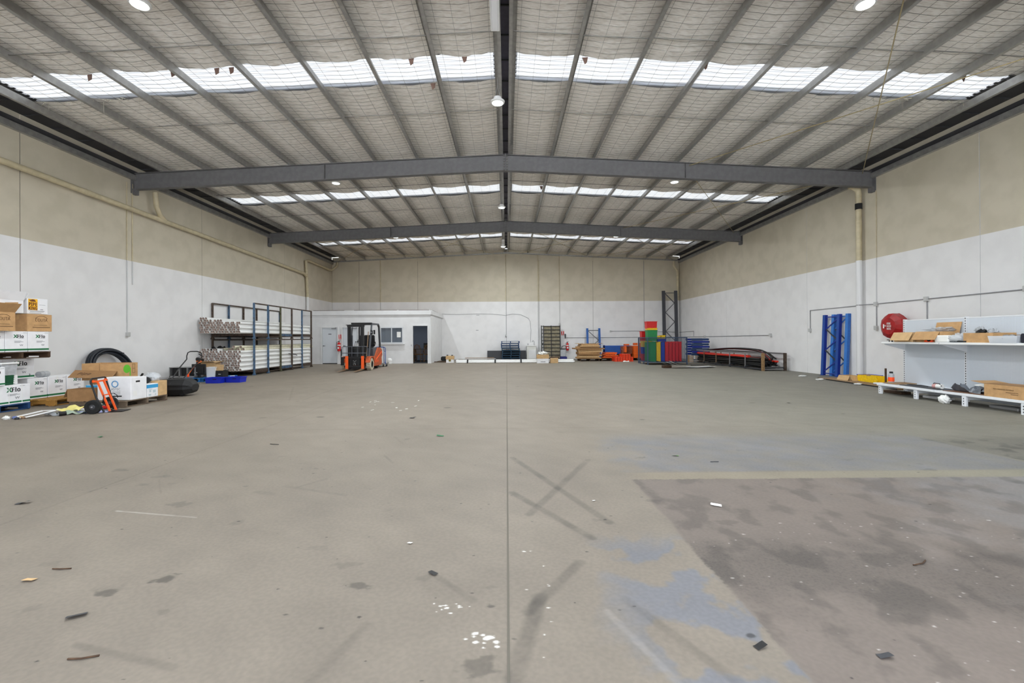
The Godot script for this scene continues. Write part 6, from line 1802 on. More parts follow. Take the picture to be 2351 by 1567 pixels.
func build_back() -> void:
	# stack of blue pallets before a leaning grey panel
	solo("grey_panel", MB.new().cbox(Vector3(0, 0.29, 0), Vector3(2.55, 0.58, 0.03), 0.003, Basis(Vector3.RIGHT, -0.12)), M["charcoal"], "long dark grey panel leaning on the back wall behind the blue pallets", "panel", V(0.0, 0.0, 29.95))
	for k in 8:
		var mt: Material = M["pallet_blue"] if k > 4 else mat("pallet_blue_dull", Color(0.17, 0.29, 0.38), 0.8, 0, "dirty", 1.5)
		var nm := ["bottom", "second", "third", "fourth", "fifth", "sixth", "seventh", "topmost"]
		pallet("blue pallet, %s of the stack by the white sink" % (nm[k] if k in [0, 7] else nm[k] + " from the floor"), V(0.26 + [0.03, 0.0, 0.02, 0.03, -0.01, -0.04, -0.05, -0.02][k], 0.005 + 0.152 * k, 29.25 + [0.0, 0.02, -0.01, 0.02, 0.0, 0.02, 0.0, -0.02][k]), mt, mt, 0, "blue pallet stack")
	# sink cabinet
	var s := thing("sink_cabinet", "white laundry sink cabinet with a curved tap against the back wall", "sink", V(1.61, 0, 29.85))
	put(s, "body", MB.new().cbox(Vector3(0, 0.44, 0), Vector3(0.6, 0.86, 0.5), 0.008), mat("cabinet_white", Color(0.85, 0.85, 0.82), 0.45))
	put(s, "door", MB.new().cbox(Vector3(0.05, 0.34, 0.255), Vector3(0.46, 0.58, 0.016), 0.004), M["white_board"])
	put(s, "basin_top", MB.new().cbox(Vector3(0, 0.885, 0), Vector3(0.66, 0.05, 0.56), 0.015), M["white_plastic"])
	put(s, "tap", MB.new().tube([Vector3(0.2, 0.9, -0.2), Vector3(0.2, 1.1, -0.2), Vector3(0.19, 1.17, -0.19), Vector3(0.14, 1.21, -0.16), Vector3(0.08, 1.18, -0.12), Vector3(0.07, 1.12, -0.11)], 0.012, 8), M["charcoal"])
	put(s, "tap_handle", MB.new().cbox(Vector3(-0.2, 0.97, -0.2), Vector3(0.05, 0.14, 0.05), 0.01), M["galv_plain"])
	# security gate
	var g := thing("gate_screen", "black steel security gate with many cross bars leaning on the back wall", "gate", V(2.90, 0, 29.72))
	g.basis = Basis(Vector3.RIGHT, -0.10)
	for x in [-0.61, -0.47, 0.03, 0.61]:
		put(g, "stile", MB.new().cbox(Vector3(x, 1.11, 0), Vector3(0.045 if absf(x) < 0.6 else 0.06, 2.22, 0.04), 0.004), M["gate_black"])
	for k in 10:
		put(g, "cross_bar", MB.new().cbox(Vector3(0, 0.05 + 0.236 * k, 0.004), Vector3(1.24, 0.04, 0.03), 0.004), M["gate_black"])
	put(g, "backing_sheet", MB.new().box(Vector3(0.07, 1.11, -0.04), Vector3(1.06, 2.1, 0.01)), mat("gate_mesh", Color(0.56, 0.53, 0.44), 0.8, 0, "dirty", 1.0))
	put(g, "latch", MB.new().cbox(Vector3(-0.54, 1.0, 0.03), Vector3(0.06, 0.14, 0.03), 0.006), M["gate_black"])
	fire_sign(V(3.72, 1.70, WB - 0.01), "red and white fire sign on the back wall beside the black gate")
	extinguisher(V(4.02, 0.56, WB - 0.11), "red fire extinguisher on the back wall to the right of the black gate")
	solo("phone_handset", MB.new().cbox(Vector3.ZERO, Vector3(0.08, 0.3, 0.06), 0.015), M["charcoal"], "dark wall switch above the cleaner by the gate", "switch", V(3.88, 1.5, WB - 0.12))
	var vc := thing("floor_cleaner", "grey and blue bucket cleaner with a looped hose beside the gate", "cleaner", V(3.68, 0, 29.5))
	put(vc, "base", MB.new().cbox(Vector3(0, 0.09, 0), Vector3(0.42, 0.18, 0.34), 0.02), mat("navy", Color(0.08, 0.1, 0.42), 0.5))
	put(vc, "body", MB.new().cbox(Vector3(-0.02, 0.42, 0), Vector3(0.36, 0.5, 0.3), 0.04), M["grey_plastic"])
	put(vc, "lid", MB.new().cbox(Vector3(-0.02, 0.68, 0), Vector3(0.4, 0.05, 0.34), 0.02), M["charcoal"])
	put(vc, "hose", MB.new().tube([Vector3(-0.14, 0.70, 0.1), Vector3(-0.1, 0.84, 0.12), Vector3(0.05, 0.9, 0.12), Vector3(0.14, 0.84, 0.12), Vector3(0.16, 0.72, 0.12)], 0.018, 8), M["black"])
	# bundle of long white pipes strapped together on the floor
	var pm := pipe_mesh(0.048, 6.6, 12)
	pm.surface_set_material(0, M["pvc"])
	pm.surface_set_material(1, M["pvc_end"])
	var first: MeshInstance3D = null
	for q in [[0.0, 0.048], [0.1, 0.048], [0.2, 0.048], [0.3, 0.048], [0.05, 0.132], [0.15, 0.132], [0.25, 0.132]]:
		var o := MeshInstance3D.new()
		o.mesh = pm
		o.name = numbered("floor_pipe")
		add_child(o)
		o.position = V(0.5 + rng.randf_range(-0.08, 0.08), q[1] + 0.003, 25.6 + q[0])
		o.rotation.y = PI / 2
		tag(o, "long white pipe in the black-strapped bundle on the floor by the back wall", "pipe", "strapped white pipes on the floor")
	for x in [-2.2, -0.65, 0.8]:
		put(self, "strap", MB.new().box(Vector3(0, 0.187, 0.16), Vector3(0.08, 0.008, 0.3)).bar(Vector3(0, 0.187, 0.31), Vector3(0, 0.0, 0.42), 0.08, 0.008, Vector3(0, 0, 1)).bar(Vector3(0, 0.187, 0.01), Vector3(0, 0.0, -0.10), 0.08, 0.008, Vector3(0, 0, 1)), M["black"], V(x, 0.0, 25.9))
		tag(get_child(get_child_count() - 1), "black strap round the white floor pipes, %s" % {-2.2: "nearest the office", -0.65: "left of the pallet stack", 0.8: "right of the pallet stack"}[x], "strap", "straps on the floor pipes")
	# cartons by the pipes
	var c1 := open_carton("brown over white carton full of crumpled paper before the black gate", V(2.0, 0, 25.3), Vector3(0.64, 0.26, 0.4), 0, M["white_card"], [null, null, null, null])
	put(c1, "brown_band", MB.new().cbox(Vector3(0, 0.36, 0), Vector3(0.66, 0.22, 0.42), 0.006), M["card_light"])
	put(c1, "dark_label", MB.new().box(Vector3(0.0, 0.08, 0.202), Vector3(0.26, 0.03, 0.002)), M["ink_soft"])
	crumple(self, "packing_paper", V(2.0, 0.472, 25.3), Vector3(0.5, 0.16, 0.34), M["paper"], 61, 1.0, "white crumpled packing paper heaped in the brown over white carton", "paper")
	carton("small brown carton on the white floor pipes, beside the paper-filled one", V(2.63, 0, 25.3), Vector3(0.42, 0.28, 0.34), 0, M["card_light"])
	solo("dark_tray", MB.new().cbox(Vector3(0, 0.05, 0), Vector3(0.5, 0.05, 0.2), 0.01), M["timber_dark"], "dark flat tray lying on the small brown carton", "tray", V(2.66, 0.262, 25.42))
	var c2 := open_carton("small brown and white open carton beside the office corner", V(-3.28, 0, 26.4), Vector3(0.42, 0.2, 0.34), 0, M["white_card"], [null, null, null, null])
	put(c2, "brown_band", MB.new().cbox(Vector3(0, 0.29, 0), Vector3(0.46, 0.2, 0.37), 0.006), M["card_light"])
	put(c2, "printed_mark", MB.new().box(Vector3(0.0, 0.13, 0.173), Vector3(0.13, 0.12, 0.002)), mat("olive_print", Color(0.5, 0.46, 0.2), 0.8))
	for q in [[-0.17, 0.1], [0.12, -0.05]]:
		solo("offcut", MB.new().cbox(Vector3(0, 0.03, 0), Vector3(0.1, 0.07, 0.06), 0.01), M["charcoal"], "dark offcut poking out of the small carton, %s" % ("left one" if q[0] < 0 else "right one"), "offcut", V(-3.28 + q[0], 0.385, 26.4 + q[1]))
	solo("black_bag", MB.new().cbox(Vector3(0, 0.14, 0), Vector3(0.34, 0.26, 0.3), 0.06), M["black_soft"], "black box on planks in the corner beside the office", "box", V(-3.78, 0.05, 27.4))
	for k in 3:
		solo("timber_offcut", MB.new().cbox(Vector3(0, 0.02, 0), Vector3(0.9 - 0.1 * k, 0.035, 0.09), 0.004), M["timber_dark"], ["dark timber offcut nearest the office corner", "dark timber offcut under the black box", "dark timber offcut beside the small carton"][k], "plank", V(-3.85 + 0.12 * k, 0.0, 26.9 + 0.28 * k), 0, "dark offcuts by the office")
	for k in 4:
		solo("board", MB.new().cbox(Vector3(0, 0.0, 0), Vector3(2.6 - 0.25 * k, 0.025, 0.2), 0.003), [M["timber_dark"], M["timber_grey"], M["white_board"], M["timber"]][k], ["dark board lowest in the pile behind the white pipes", "grey board in the pile behind the white pipes", "white board in the pile behind the white pipes", "pale board on top of the pile behind the white pipes"][k], "board", V(-1.95 + 0.08 * k, 0.02 + 0.045 * k, 28.7 + 0.05 * k), 1.5 * k, "boards behind the white pipes")
	solo("bent_rod", MB.new().tube([Vector3(-0.3, 0.02, 0), Vector3(0, 0.05, 0.02), Vector3(0.15, 0.02, 0), Vector3(0.28, 0.14, -0.03)], 0.02, 6), M["conduit"], "bent grey rod lying at the end of the board pile", "rod", V(-0.95, 0.0, 28.35))
	# flattened cardboard on a pallet
	pallet("dark pallet under the pile of flattened cardboard", V(4.93, 0, 27.5), M["timber_dark"], M["timber_dark"])
	var r := RandomNumberGenerator.new()
	r.seed = 12
	for k in 11:
		var t := 0.036
		var y := 0.145 + 0.08 * k
		var w := 1.3 + r.randf_range(-0.1, 0.16) if k < 7 else 1.62 - 0.14 * (k - 6)
		if k == 7:
			w = 1.78
		var cb := MB.new()
		var bow := r.randf_range(-0.006, 0.012)
		var tilt := r.randf_range(-0.008, 0.008)
		cb.sheet(8, 4, func(i: int, j: int) -> Vector3:
			var x := (i / 8.0 - 0.5) * w
			return Vector3(x, bow * sin(PI * i / 8.0) + tilt * x + t, (j / 4.0 - 0.5) * 0.95))
		cb.sheet(8, 4, func(i: int, j: int) -> Vector3:
			var x := (i / 8.0 - 0.5) * w
			return Vector3(x, bow * sin(PI * i / 8.0) + tilt * x - t, (j / 4.0 - 0.5) * 0.95), Vector3.DOWN)
		for e in [-1.0, 1.0]:
			cb.sheet(8, 1, func(i: int, j: int) -> Vector3:
				var x := (i / 8.0 - 0.5) * w
				return Vector3(x, bow * sin(PI * i / 8.0) + tilt * x + t * (2 * j - 1), e * (0.475 + 0.03 * (1 - absi(2 * j - 1)))), Vector3(0, 0, e))
			cb.sheet(4, 1, func(i: int, j: int) -> Vector3:
				return Vector3(e * w / 2, tilt * e * w / 2 + t * (2 * j - 1), (i / 4.0 - 0.5) * 0.95), Vector3(e, 0, 0))
		var o := solo("flat_carton", cb, [M["card"], M["card_light"], M["card"], M["card_dark"]][k % 4], "flattened brown carton in the pile on the dark pallet", "cardboard", V(4.94 + r.randf_range(-0.08, 0.1), y + 0.038, 27.4 + r.randf_range(-0.06, 0.1)), r.randf_range(-3, 3), "flattened cartons on the pallet")
	rag_sheet("loose_sheet", "pale thin cardboard sheet sticking out on top of the flattened cartons", "cardboard", V(4.95, 1.03, 27.4), 1.6, 0.7, 4, M["card_light"], 0.03, 33)
	# blue frame behind the cardboard
	rack_frame("rack_upright", "light blue rack upright leaning on the back wall behind the flattened cartons", V(5.67, 0, 29.5), 0, -6, 0.92, 2.02, 0.13, M["rack_blue"], M["charcoal"], 0.6)
	# stacked blue beams
	for k in 5:
		var b := thing("rack_beam", "blue rack beam, %s of the stack behind the orange beams" % ["lowest", "second from the bottom", "middle", "second from the top", "topmost"][k], "beam", V(6.95, 0.40 + 0.11 * k, 28.6), 0, "blue beams on the back wall")
		put(b, "box_section", MB.new().cbox(Vector3.ZERO, Vector3(1.7, 0.1, 0.5), 0.006), M["rack_blue"])
		put(b, "groove", MB.new().box(Vector3(0, 0.0, 0.251), Vector3(1.68, 0.02, 0.004)), M["rack_blue_deep"])
		put(b, "end_plate", MB.new().cbox(Vector3(-0.84, 0.0, 0.1), Vector3(0.02, 0.16, 0.34), 0.003), M["rack_blue_deep"])
	for k in 2:
		solo("timber_bearer", MB.new().cbox(Vector3(0, 0.17, 0), Vector3(0.1, 0.34, 0.5), 0.006), M["timber_dark"], "dark timber bearer under the blue beams, %s end" % ["cardboard", "cage"][k], "bearer", V(6.4 + 1.1 * k, 0, 28.6))
	# orange beams: low heap in front
	pallet("dark pallet under the low heap of orange beams", V(6.2, 0, 27.6), M["timber_dark"], M["timber_dark"])
	for k in 6:
		orange_beam("orange rack beam, %s of the low heap beside the cardboard" % ["lowest", "second", "third", "fourth", "fifth", "topmost"][k], V(6.15 + 0.05 * (k % 3), 0.20 + 0.055 * k, 27.5 + 0.1 * (k % 2)), 4.0 * (k % 3) - 4, Vector3(0.85 - 0.03 * k, 0.05, 0.8), M["orange_beam"])
	for k in 7:
		orange_beam("bright orange beam end, %s in the front row on the floor" % ["first from the cardboard", "second", "third", "fourth", "fifth", "sixth", "last before the cage"][k], V(6.33 + 0.155 * k, 0.13 + (0.08 if k > 2 and k < 6 else 0.0), 26.75), 90, Vector3(0.9, 0.27 + (0.16 if k > 2 and k < 6 else 0.0), 0.14), M["orange_red"])
	pallet("dark pallet under the tall stack of orange beams by the cage", V(7.95, 0, 28.3), M["timber_dark"], M["timber_dark"])
	for k in 7:
		orange_beam("orange beam, %s in the tall stack by the cage" % ["lowest", "second from the bottom", "third from the bottom", "middle", "third from the top", "second from the top", "topmost"][k], V(8.02, 0.20 + 0.105 * k, 28.0), 0, Vector3(0.62, 0.1, 0.9), M["orange_beam"])
	for k in 6:
		orange_beam("dull brown-orange beam, %s in the stack left of the tall one" % ["lowest", "second", "third", "fourth", "fifth", "topmost"][k], V(7.4, 0.42 + 0.08 * k, 28.3), 1.0 * k - 3, Vector3(0.62, 0.07, 0.9), mat("beam_brown", Color(0.58, 0.33, 0.22), 0.6, 0, "dirty", 2.0))
	for q in [[7.22, 0.68, "upright orange block left of the brown-orange beams", 0.12, 0.4], [7.3, 0.95, "orange beam end on top, first from the left", 0.28, 0.09], [7.84, 0.99, "orange beam end on top, middle one", 0.22, 0.14], [8.12, 0.98, "orange beam end on top, nearest the cage", 0.11, 0.14]]:
		solo("beam_end", MB.new().cbox(Vector3.ZERO, Vector3(q[3], q[4], 0.3), 0.006), M["orange_beam"], q[2], "beam", V(q[0], q[1], 27.7))
	solo("timber_bearer", MB.new().cbox(Vector3(0, 0.19, 0), Vector3(0.6, 0.38, 0.6), 0.006), M["timber_dark"], "dark block under the brown-orange beams", "bearer", V(7.2, 0, 28.3))
	rag_sheet("paper_scrap", "white paper scrap on the floor before the bright orange beam ends", "scrap", V(6.85, 0, 26.1), 0.35, 0.16, 8, M["paper"], 0.06, 35)
	cage()
	# tall charcoal frame in the corner
	rack_frame("tall_rack_upright", "tall charcoal rack frame with zigzag braces leaning in the far corner", V(10.70, 0, 29.55), 0, -2.2, 1.0, 4.44, 0.2, M["steel_upright"], M["steel_upright"], 0.62, 0.07)
	# blue frames stacked flat behind the cage
	for k in 7:
		var b := thing("stacked_upright", "blue rack frame lying flat, %s of the stack behind the cage" % ["lowest", "second from the floor", "third from the floor", "middle", "third from the top", "second from the top", "topmost"][k], "rack frame", V(10.60 + 0.04 * (k % 2), 0.45 + 0.135 * k, 25.3), 0, "blue frames stacked behind the cage")
		put(b, "post", MB.new().cbox(Vector3(0, 0, 0.4), Vector3(0.92, 0.11, 0.09), 0.006), M["rack_blue_deep"] if k % 2 else mat("frame_blue", Color(0.13, 0.25, 0.42), 0.5))
		put(b, "post", MB.new().cbox(Vector3(0, 0, -0.4), Vector3(0.92, 0.11, 0.09), 0.006), M["rack_blue_deep"])
		put(b, "brace", MB.new().bar(Vector3(-0.4, 0, 0.38), Vector3(0.4, 0, -0.38), 0.13, 0.13), M["conduit"])
		put(b, "rusty_end", MB.new().cbox(Vector3(0.475, 0.0, 0.4), Vector3(0.03, 0.09, 0.08), 0.004), M["stillage_brown"])
	var lad := thing("timber_crate", "pale timber crate frame under the stacked blue frames", "frame", V(10.5, 0, 25.3))
	for x in [-0.3, 0.22]:
		put(lad, "stile", MB.new().cbox(Vector3(x, 0.195, 0.0), Vector3(0.06, 0.39, 0.9), 0.004), M["timber"])
	for k in 5:
		put(lad, "slat", MB.new().cbox(Vector3(-0.1, 0.03 + 0.08 * k, 0.47), Vector3(0.8, 0.025, 0.03), 0.003), M["white_board"])
	# white gutter strips on a timber block in front of the cage
	solo("timber_block", MB.new().cbox(Vector3(0, 0.06, 0), Vector3(0.36, 0.12, 0.3), 0.01), M["timber_dark"], "dark timber block propping the white sheets before the cage", "block", V(7.25, 0, 20.6))
	for k in 3:
		var wv := MB.new().sheet(24, 4, func(i: int, j: int) -> Vector3:
			var x := i / 24.0 * (2.5 - 0.3 * k)
			var e := exp(-x * 2.2)
			return Vector3(x, 0.015 + 0.02 * k + (0.20 + 0.03 * k) * e * (1.0 if x > 0.15 else 1.0) + 0.02 * sin(x * 3.0 + k), (j / 4.0 - 0.5) * 0.3 + 0.24 * k - 0.1 * x))
		solo("plastic_sheet", wv, [M["white_plastic"], M["grey_plastic"], M["white_plastic"]][k], ["white flexible sheet nearest the camera on the timber block", "greyish flexible sheet in the middle on the timber block", "white flexible sheet farthest from the camera on the timber block"][k], "sheet", V(7.08 + 0.1 * k, 0.0, 20.55 + 0.1 * k))
	solo("dark_strip", MB.new().tube([Vector3(0, 0.02, 0), Vector3(0.8, 0.035, 0.03), Vector3(1.5, 0.02, 0.25), Vector3(1.8, 0.02, 0.5)], 0.02, 6), M["charcoal"], "dark flexible strip curving on the floor beyond the white sheets", "strip", V(9.0, 0, 22.2))

func orange_beam(label: String, at: Vector3, turn: float, s: Vector3, m: Material) -> void:
	var o := thing("orange_beam", label, "beam", at, turn)
	put(o, "box_section", MB.new().cbox(Vector3(0, 0, 0), s, 0.006), m)
	var e := s.z > s.x
	put(o, "end_plate", MB.new().cbox(Vector3(0, 0, s.z / 2 + 0.008) if true else Vector3.ZERO, Vector3(minf(s.x, 0.16), s.y * 0.96, 0.012), 0.003), m)

func cage() -> void:
	var o := thing("wire_cage", "blue-grey wire mesh cage on legs holding coloured plastic tubs", "cage", V(8.12, 0, 23.75))
	var W := 1.98
	var Dp := 1.6
	var y0 := 0.14
	var y1 := 1.37
	for q in [[-1.0, 1.0], [1.0, 1.0], [-1.0, -1.0], [1.0, -1.0]]:
		put(o, "post", MB.new().cbox(Vector3(q[0] * W / 2, y1 / 2, q[1] * Dp / 2), Vector3(0.05, y1, 0.05), 0.004), M["cage_blue"])
	for q in [-0.55, 0.1]:
		put(o, "leg", MB.new().cbox(Vector3(-W / 2, 0.07, q), Vector3(0.05, 0.14, 0.05), 0.004), M["cage_blue"])
	for y in [y0, y1]:
		for s in [-1.0, 1.0]:
			put(o, "rail", MB.new().cbox(Vector3(0, y, s * Dp / 2), Vector3(W, 0.045, 0.045), 0.004), M["cage_blue"])
			put(o, "rail", MB.new().cbox(Vector3(s * W / 2, y, 0), Vector3(0.045, 0.045, Dp), 0.004), M["cage_blue"])
	put(o, "floor_plate", MB.new().box(Vector3(0, y0, 0), Vector3(W, 0.01, Dp)), M["charcoal"])
	for s in [-1.0, 1.0]:
		var m := MB.new()
		var k := 0
		while k * 0.066 < W:
			m.box(Vector3(-W / 2 + k * 0.066, (y0 + y1) / 2, s * Dp / 2), Vector3(0.006, y1 - y0, 0.006))
			k += 1
		for j in 18:
			m.box(Vector3(0, y0 + j * 0.068, s * Dp / 2), Vector3(W, 0.006, 0.006))
		put(o, "wire_panel", m, M["cage_blue"]).set_meta("kind", "stuff")
		var m2 := MB.new()
		for j in 24:
			m2.box(Vector3(s * W / 2, (y0 + y1) / 2, -Dp / 2 + j * 0.068), Vector3(0.006, y1 - y0, 0.006))
		for j in 18:
			m2.box(Vector3(s * W / 2, y0 + j * 0.068, 0), Vector3(0.006, 0.006, Dp))
		put(o, "wire_panel", m2, M["cage_blue"]).set_meta("kind", "stuff")
	# tubs standing on end against the front wires, their bases to the left
	var on_end := Basis(Vector3.BACK, -PI / 2)
	var x0 := 7.17
	var list := [["green_tub", 0.43, "wide green tub standing on end at the left of the cage front"], ["yellow_tub", 0.23, "yellow tub standing on end beside the green one"], ["blue_tub", 0.21, "royal blue tub standing on end beside the yellow one"], ["red_tub", 0.2, "red tub standing on end next to the blue one"], ["red_tub", 0.17, "second red tub standing on end, counted from the blue one"], ["red_tub", 0.165, "middle red tub of the five on end"], ["red_tub", 0.165, "fourth red tub on end, counted from the blue one"], ["red_tub", 0.15, "last red tub on end at the right of the cage front"]]
	var x := x0
	for q in list:
		tub(q[2], V(x, 0.16 + 0.5, 23.32), Vector3(1.0 if q[0] != "green_tub" else 1.02, q[1] - 0.035, 0.62), M[q[0]], on_end)
		x += q[1]
	# behind them
	var back := [["red_tub", 0.9, "red tub at the back left of the cage"], ["blue_tub", 0.5, "blue tub low at the back left of the cage"], ["yellow_tub", 0.35, "yellow tub at the back left corner of the cage"]]
	tub("red tub lying at the rear left of the cage", V(7.45, 0.16, 24.25), Vector3(0.5, 0.35, 0.4), M["red_tub"])
	tub("blue tub stacked in the rear red one", V(7.45, 0.52, 24.25), Vector3(0.5, 0.35, 0.4), M["blue_tub"])
	tub("yellow tub topmost at the rear left of the cage", V(7.45, 0.88, 24.25), Vector3(0.5, 0.32, 0.4), M["yellow_tub"])
	tub("red tub standing narrow end up above the rear yellow one", V(7.4, 1.21, 24.3), Vector3(0.45, 0.5, 0.4), M["red_tub"])
	# on top
	tub("green tub upright on top of the cage contents", V(7.42, 1.20, 23.3), Vector3(0.5, 0.56, 0.42), M["green_tub"])
	tub("yellow tub wedged between the green and the topmost red tub", V(7.42, 1.70, 23.3), Vector3(0.5, 0.16, 0.4), M["yellow_tub"])
	tub("red tub topmost of all, above the cage", V(7.40, 1.84, 23.3), Vector3(0.52, 0.36, 0.42), M["red_tub"], Basis(Vector3.BACK, 0.0))
	tub("small yellow tub on top, above the yellow tub on end", V(7.76, 1.19, 23.3), Vector3(0.2, 0.28, 0.3), M["yellow_tub"])
	tub("small yellow tub on top, above the blue tub on end", V(7.99, 1.19, 23.3), Vector3(0.2, 0.30, 0.3), M["yellow_tub"])
	tub("flat blue tub laid over the yellow and blue tubs on end", V(7.88, 1.18, 23.2), Vector3(0.44, 0.14, 0.3), M["blue_tub"])
# ---------------------------------------------------------------- the right side
func build_right() -> void:
	# stillage of red and black conduits
	var o := thing("pipe_cradle", "low galvanised cradle with timber end posts holding red and black conduits", "rack", V(10.85, 0, 21.85))
	var L := 6.9
	for s in [-1.0, 1.0]:
		for k in 6:
			var z := L / 2 - L * k / 5.0
			var x: float = s * 0.45
			if k == 0:
				put(o, "timber_post", MB.new().cbox(Vector3(x, 0.36, z), Vector3(0.1, 0.72, 0.09), 0.005), mat("timber_post", Color(0.70, 0.57, 0.40), 0.85, 0, "grain", 1.2, Vector3(9, 1, 9)) if s < 0 else M["stillage_brown"])
			else:
				put(o, "post", MB.new().cbox(Vector3(x, 0.36, z), Vector3(0.035, 0.72, 0.035), 0.003), M["bronze"] if k > 2 else M["galv_plain"])
				put(o, "foot", MB.new().cbox(Vector3(x, 0.06, z), Vector3(0.07, 0.12, 0.09), 0.006), M["charcoal"])
		put(o, "top_rail", MB.new().cbox(Vector3(s * 0.45, 0.69, 0), Vector3(0.03, 0.07, L), 0.004), M["galv_plain"])
		put(o, "low_rail", MB.new().cbox(Vector3(s * 0.45, 0.05, 0), Vector3(0.03, 0.04, L), 0.004), M["charcoal"])
	for k in 6:
		put(o, "cross_beam", MB.new().cbox(Vector3(0, 0.13, L / 2 - L * k / 5.0), Vector3(0.9, 0.05, 0.05), 0.004), M["charcoal"])
	put(o, "end_tray", MB.new().cbox(Vector3(0, 0.05, L / 2 - 0.6), Vector3(0.9, 0.03, 1.2), 0.004), M["galv_plain"])
	var r := RandomNumberGenerator.new()
	r.seed = 3
	for k in 30:
		var red := k in [21, 22, 23, 28]
		var row := k / 8
		var col := k % 8
		var x := -0.36 + 0.1 * col + r.randf_range(-0.01, 0.01)
		var y := 0.20 + 0.085 * row
		var p := []
		for j in 9:
			var t := j / 8.0
			p.append(Vector3(x + 0.03 * sin(t * 5.0 + k), y + 0.012 * sin(t * 7.0 + k * 1.3), 3.1 + r.randf_range(-0.1, 0.1) - 6.2 * t))
		solo("conduit_length", MB.new().tube(p, 0.04, 8, false, true), mat("red_conduit", Color(0.86, 0.20, 0.13), 0.4) if red else M["black"], "red conduit length lying in the low cradle" if red else "black conduit length lying in the low cradle", "pipe", V(10.85, 0, 21.85), 0, "red conduits in the cradle" if red else "black conduits in the cradle")
	for k in 4:
		var p := []
		for j in 7:
			var t := j / 6.0
			p.append(Vector3(-0.4 + 0.03 * k, 0.52 + 0.015 * sin(t * 6.0 + k), 2.2 - 5.3 * t))
		solo("conduit_length", MB.new().tube(p, 0.036, 8), M["red_conduit"], "red conduit length lying in the low cradle", "pipe", V(10.85, 0.03 * (k % 2), 21.85), 0, "red conduits in the cradle")
	for k in 9:
		var p := []
		for j in 13:
			var t := j / 12.0
			p.append(Vector3(-0.2 + 0.07 * k + 0.05 * sin(t * 3.0 + k), 0.70 + 0.16 * sin(PI * clampf(t * 0.9 + 0.1, 0, 1)) - (0.26 if t < 0.12 else 0.0) * (0.12 - t) / 0.12 - 0.02 * (k % 3), 3.4 - 0.06 * k - 5.8 * t))
		var red := k in [1, 5]
		solo("bent_conduit", MB.new().tube(p, 0.022, 8), M["red_dark"] if red else M["black"], "thin red conduit arching over the cradle" if red else "thin black conduit arching over the cradle", "pipe", V(10.85, 0, 21.85), 0, "red conduits arching over the cradle" if red else "black conduits arching over the cradle")
	for k in 5:
		crumple(self, "conduit_end", V(10.62 + 0.13 * k, 0.22 + 0.05 * (k % 3), 18.7 + 0.06 * k), Vector3(0.14, 0.12, 0.2), M["black_soft"], 80 + k, 0.8)
		tag(get_child(get_child_count() - 1), ["black ragged plastic end nearest the aisle at the cradle mouth", "black ragged plastic end, second from the aisle at the cradle mouth", "black ragged plastic end in the middle of the cradle mouth", "black ragged plastic end, second from the wall at the cradle mouth", "black ragged plastic end nearest the wall at the cradle mouth"][k], "plastic")
	solo("thin_rod", MB.new().tube([V(10.36, 0.58, 24.4) - V(10.36, 0, 21.0), V(10.36, 0.78, 21.2) - V(10.36, 0, 21.0)], 0.012, 6), M["galv_plain"], "thin pale rod slanting across the side of the cradle", "rod", V(10.33, 0, 21.0))
	# blue rack frames leaning against the wall
	rack_upright_leaning("blue perforated rack frame leaning on the right wall, nearest the cradle", V(11.27, 0, 15.86), 0.86, M["perforated_blue"], M["rack_blue_deep"])
	rack_upright_leaning("blue rack frame leaning on the right wall, nearest the hose reel", V(11.33, 0, 15.52), 0.82, M["perforated_light"], M["rack_blue"])
	hose_reel()
	gondola()
	# things on the floor by the wall
	var b := thing("floor_board", "long thin board with a dark edge lying on the floor under the small carton", "board", V(10.35, 0, 13.2), 0)
	b.rotation.y = deg_to_rad(-4)
	put(b, "board", MB.new().cbox(Vector3(0, 0.02, 0), Vector3(0.5, 0.03, 3.3), 0.004), M["timber_z"])
	put(b, "dark_edge", MB.new().box(Vector3(-0.26, 0.015, 0), Vector3(0.02, 0.03, 3.3)), M["black"])
	open_carton("small brown open carton on the floor by the blue rack frames", V(10.62, 0.036, 14.0), Vector3(0.36, 0.14, 0.46), 0, M["card_light"], [-1.0, null, null, -1.1])
	var bt := thing("blue_tub", "blue plastic tub behind the yellow one by the right wall", "tub", V(11.1, 0.0, 13.85), 0)
	put(bt, "tub", open_bin(0.4, 0.2, 0.5, 0.006, 0.1), M["tub_blue"])
	put(bt, "rim", MB.new().cbox(Vector3(0, 0.195, 0.25), Vector3(0.43, 0.02, 0.02), 0.004).cbox(Vector3(-0.2, 0.195, 0), Vector3(0.02, 0.02, 0.5), 0.004), M["tub_blue"])
	var y := thing("yellow_tray", "yellow plastic parts tray with a pointed end beside the board", "tray", V(10.78, 0.0, 13.35), 0)
	put(y, "tray", MB.new().prism(PackedVector2Array([Vector2(-0.36, 0.0), Vector2(0.30, 0.0), Vector2(0.39, 0.09), Vector2(0.30, 0.22), Vector2(-0.36, 0.22)]), 0.012, Transform3D(Basis(Vector3(0, 0, 1), Vector3.UP, Vector3(-1, 0, 0)), Vector3(-0.15, 0.0, 0))).prism(PackedVector2Array([Vector2(-0.36, 0.0), Vector2(0.30, 0.0), Vector2(0.39, 0.09), Vector2(0.30, 0.22), Vector2(-0.36, 0.22)]), 0.012, Transform3D(Basis(Vector3(0, 0, 1), Vector3.UP, Vector3(-1, 0, 0)), Vector3(0.15, 0.0, 0))).box(Vector3(0, 0.006, -0.02), Vector3(0.3, 0.012, 0.66)).box(Vector3(0, 0.11, -0.36), Vector3(0.3, 0.22, 0.012)), M["yellow_tub"])
	var sp := thing("spirit_level", "orange plastic tool lying past the yellow tray", "tool", V(10.5, 0.04, 12.0), 12)
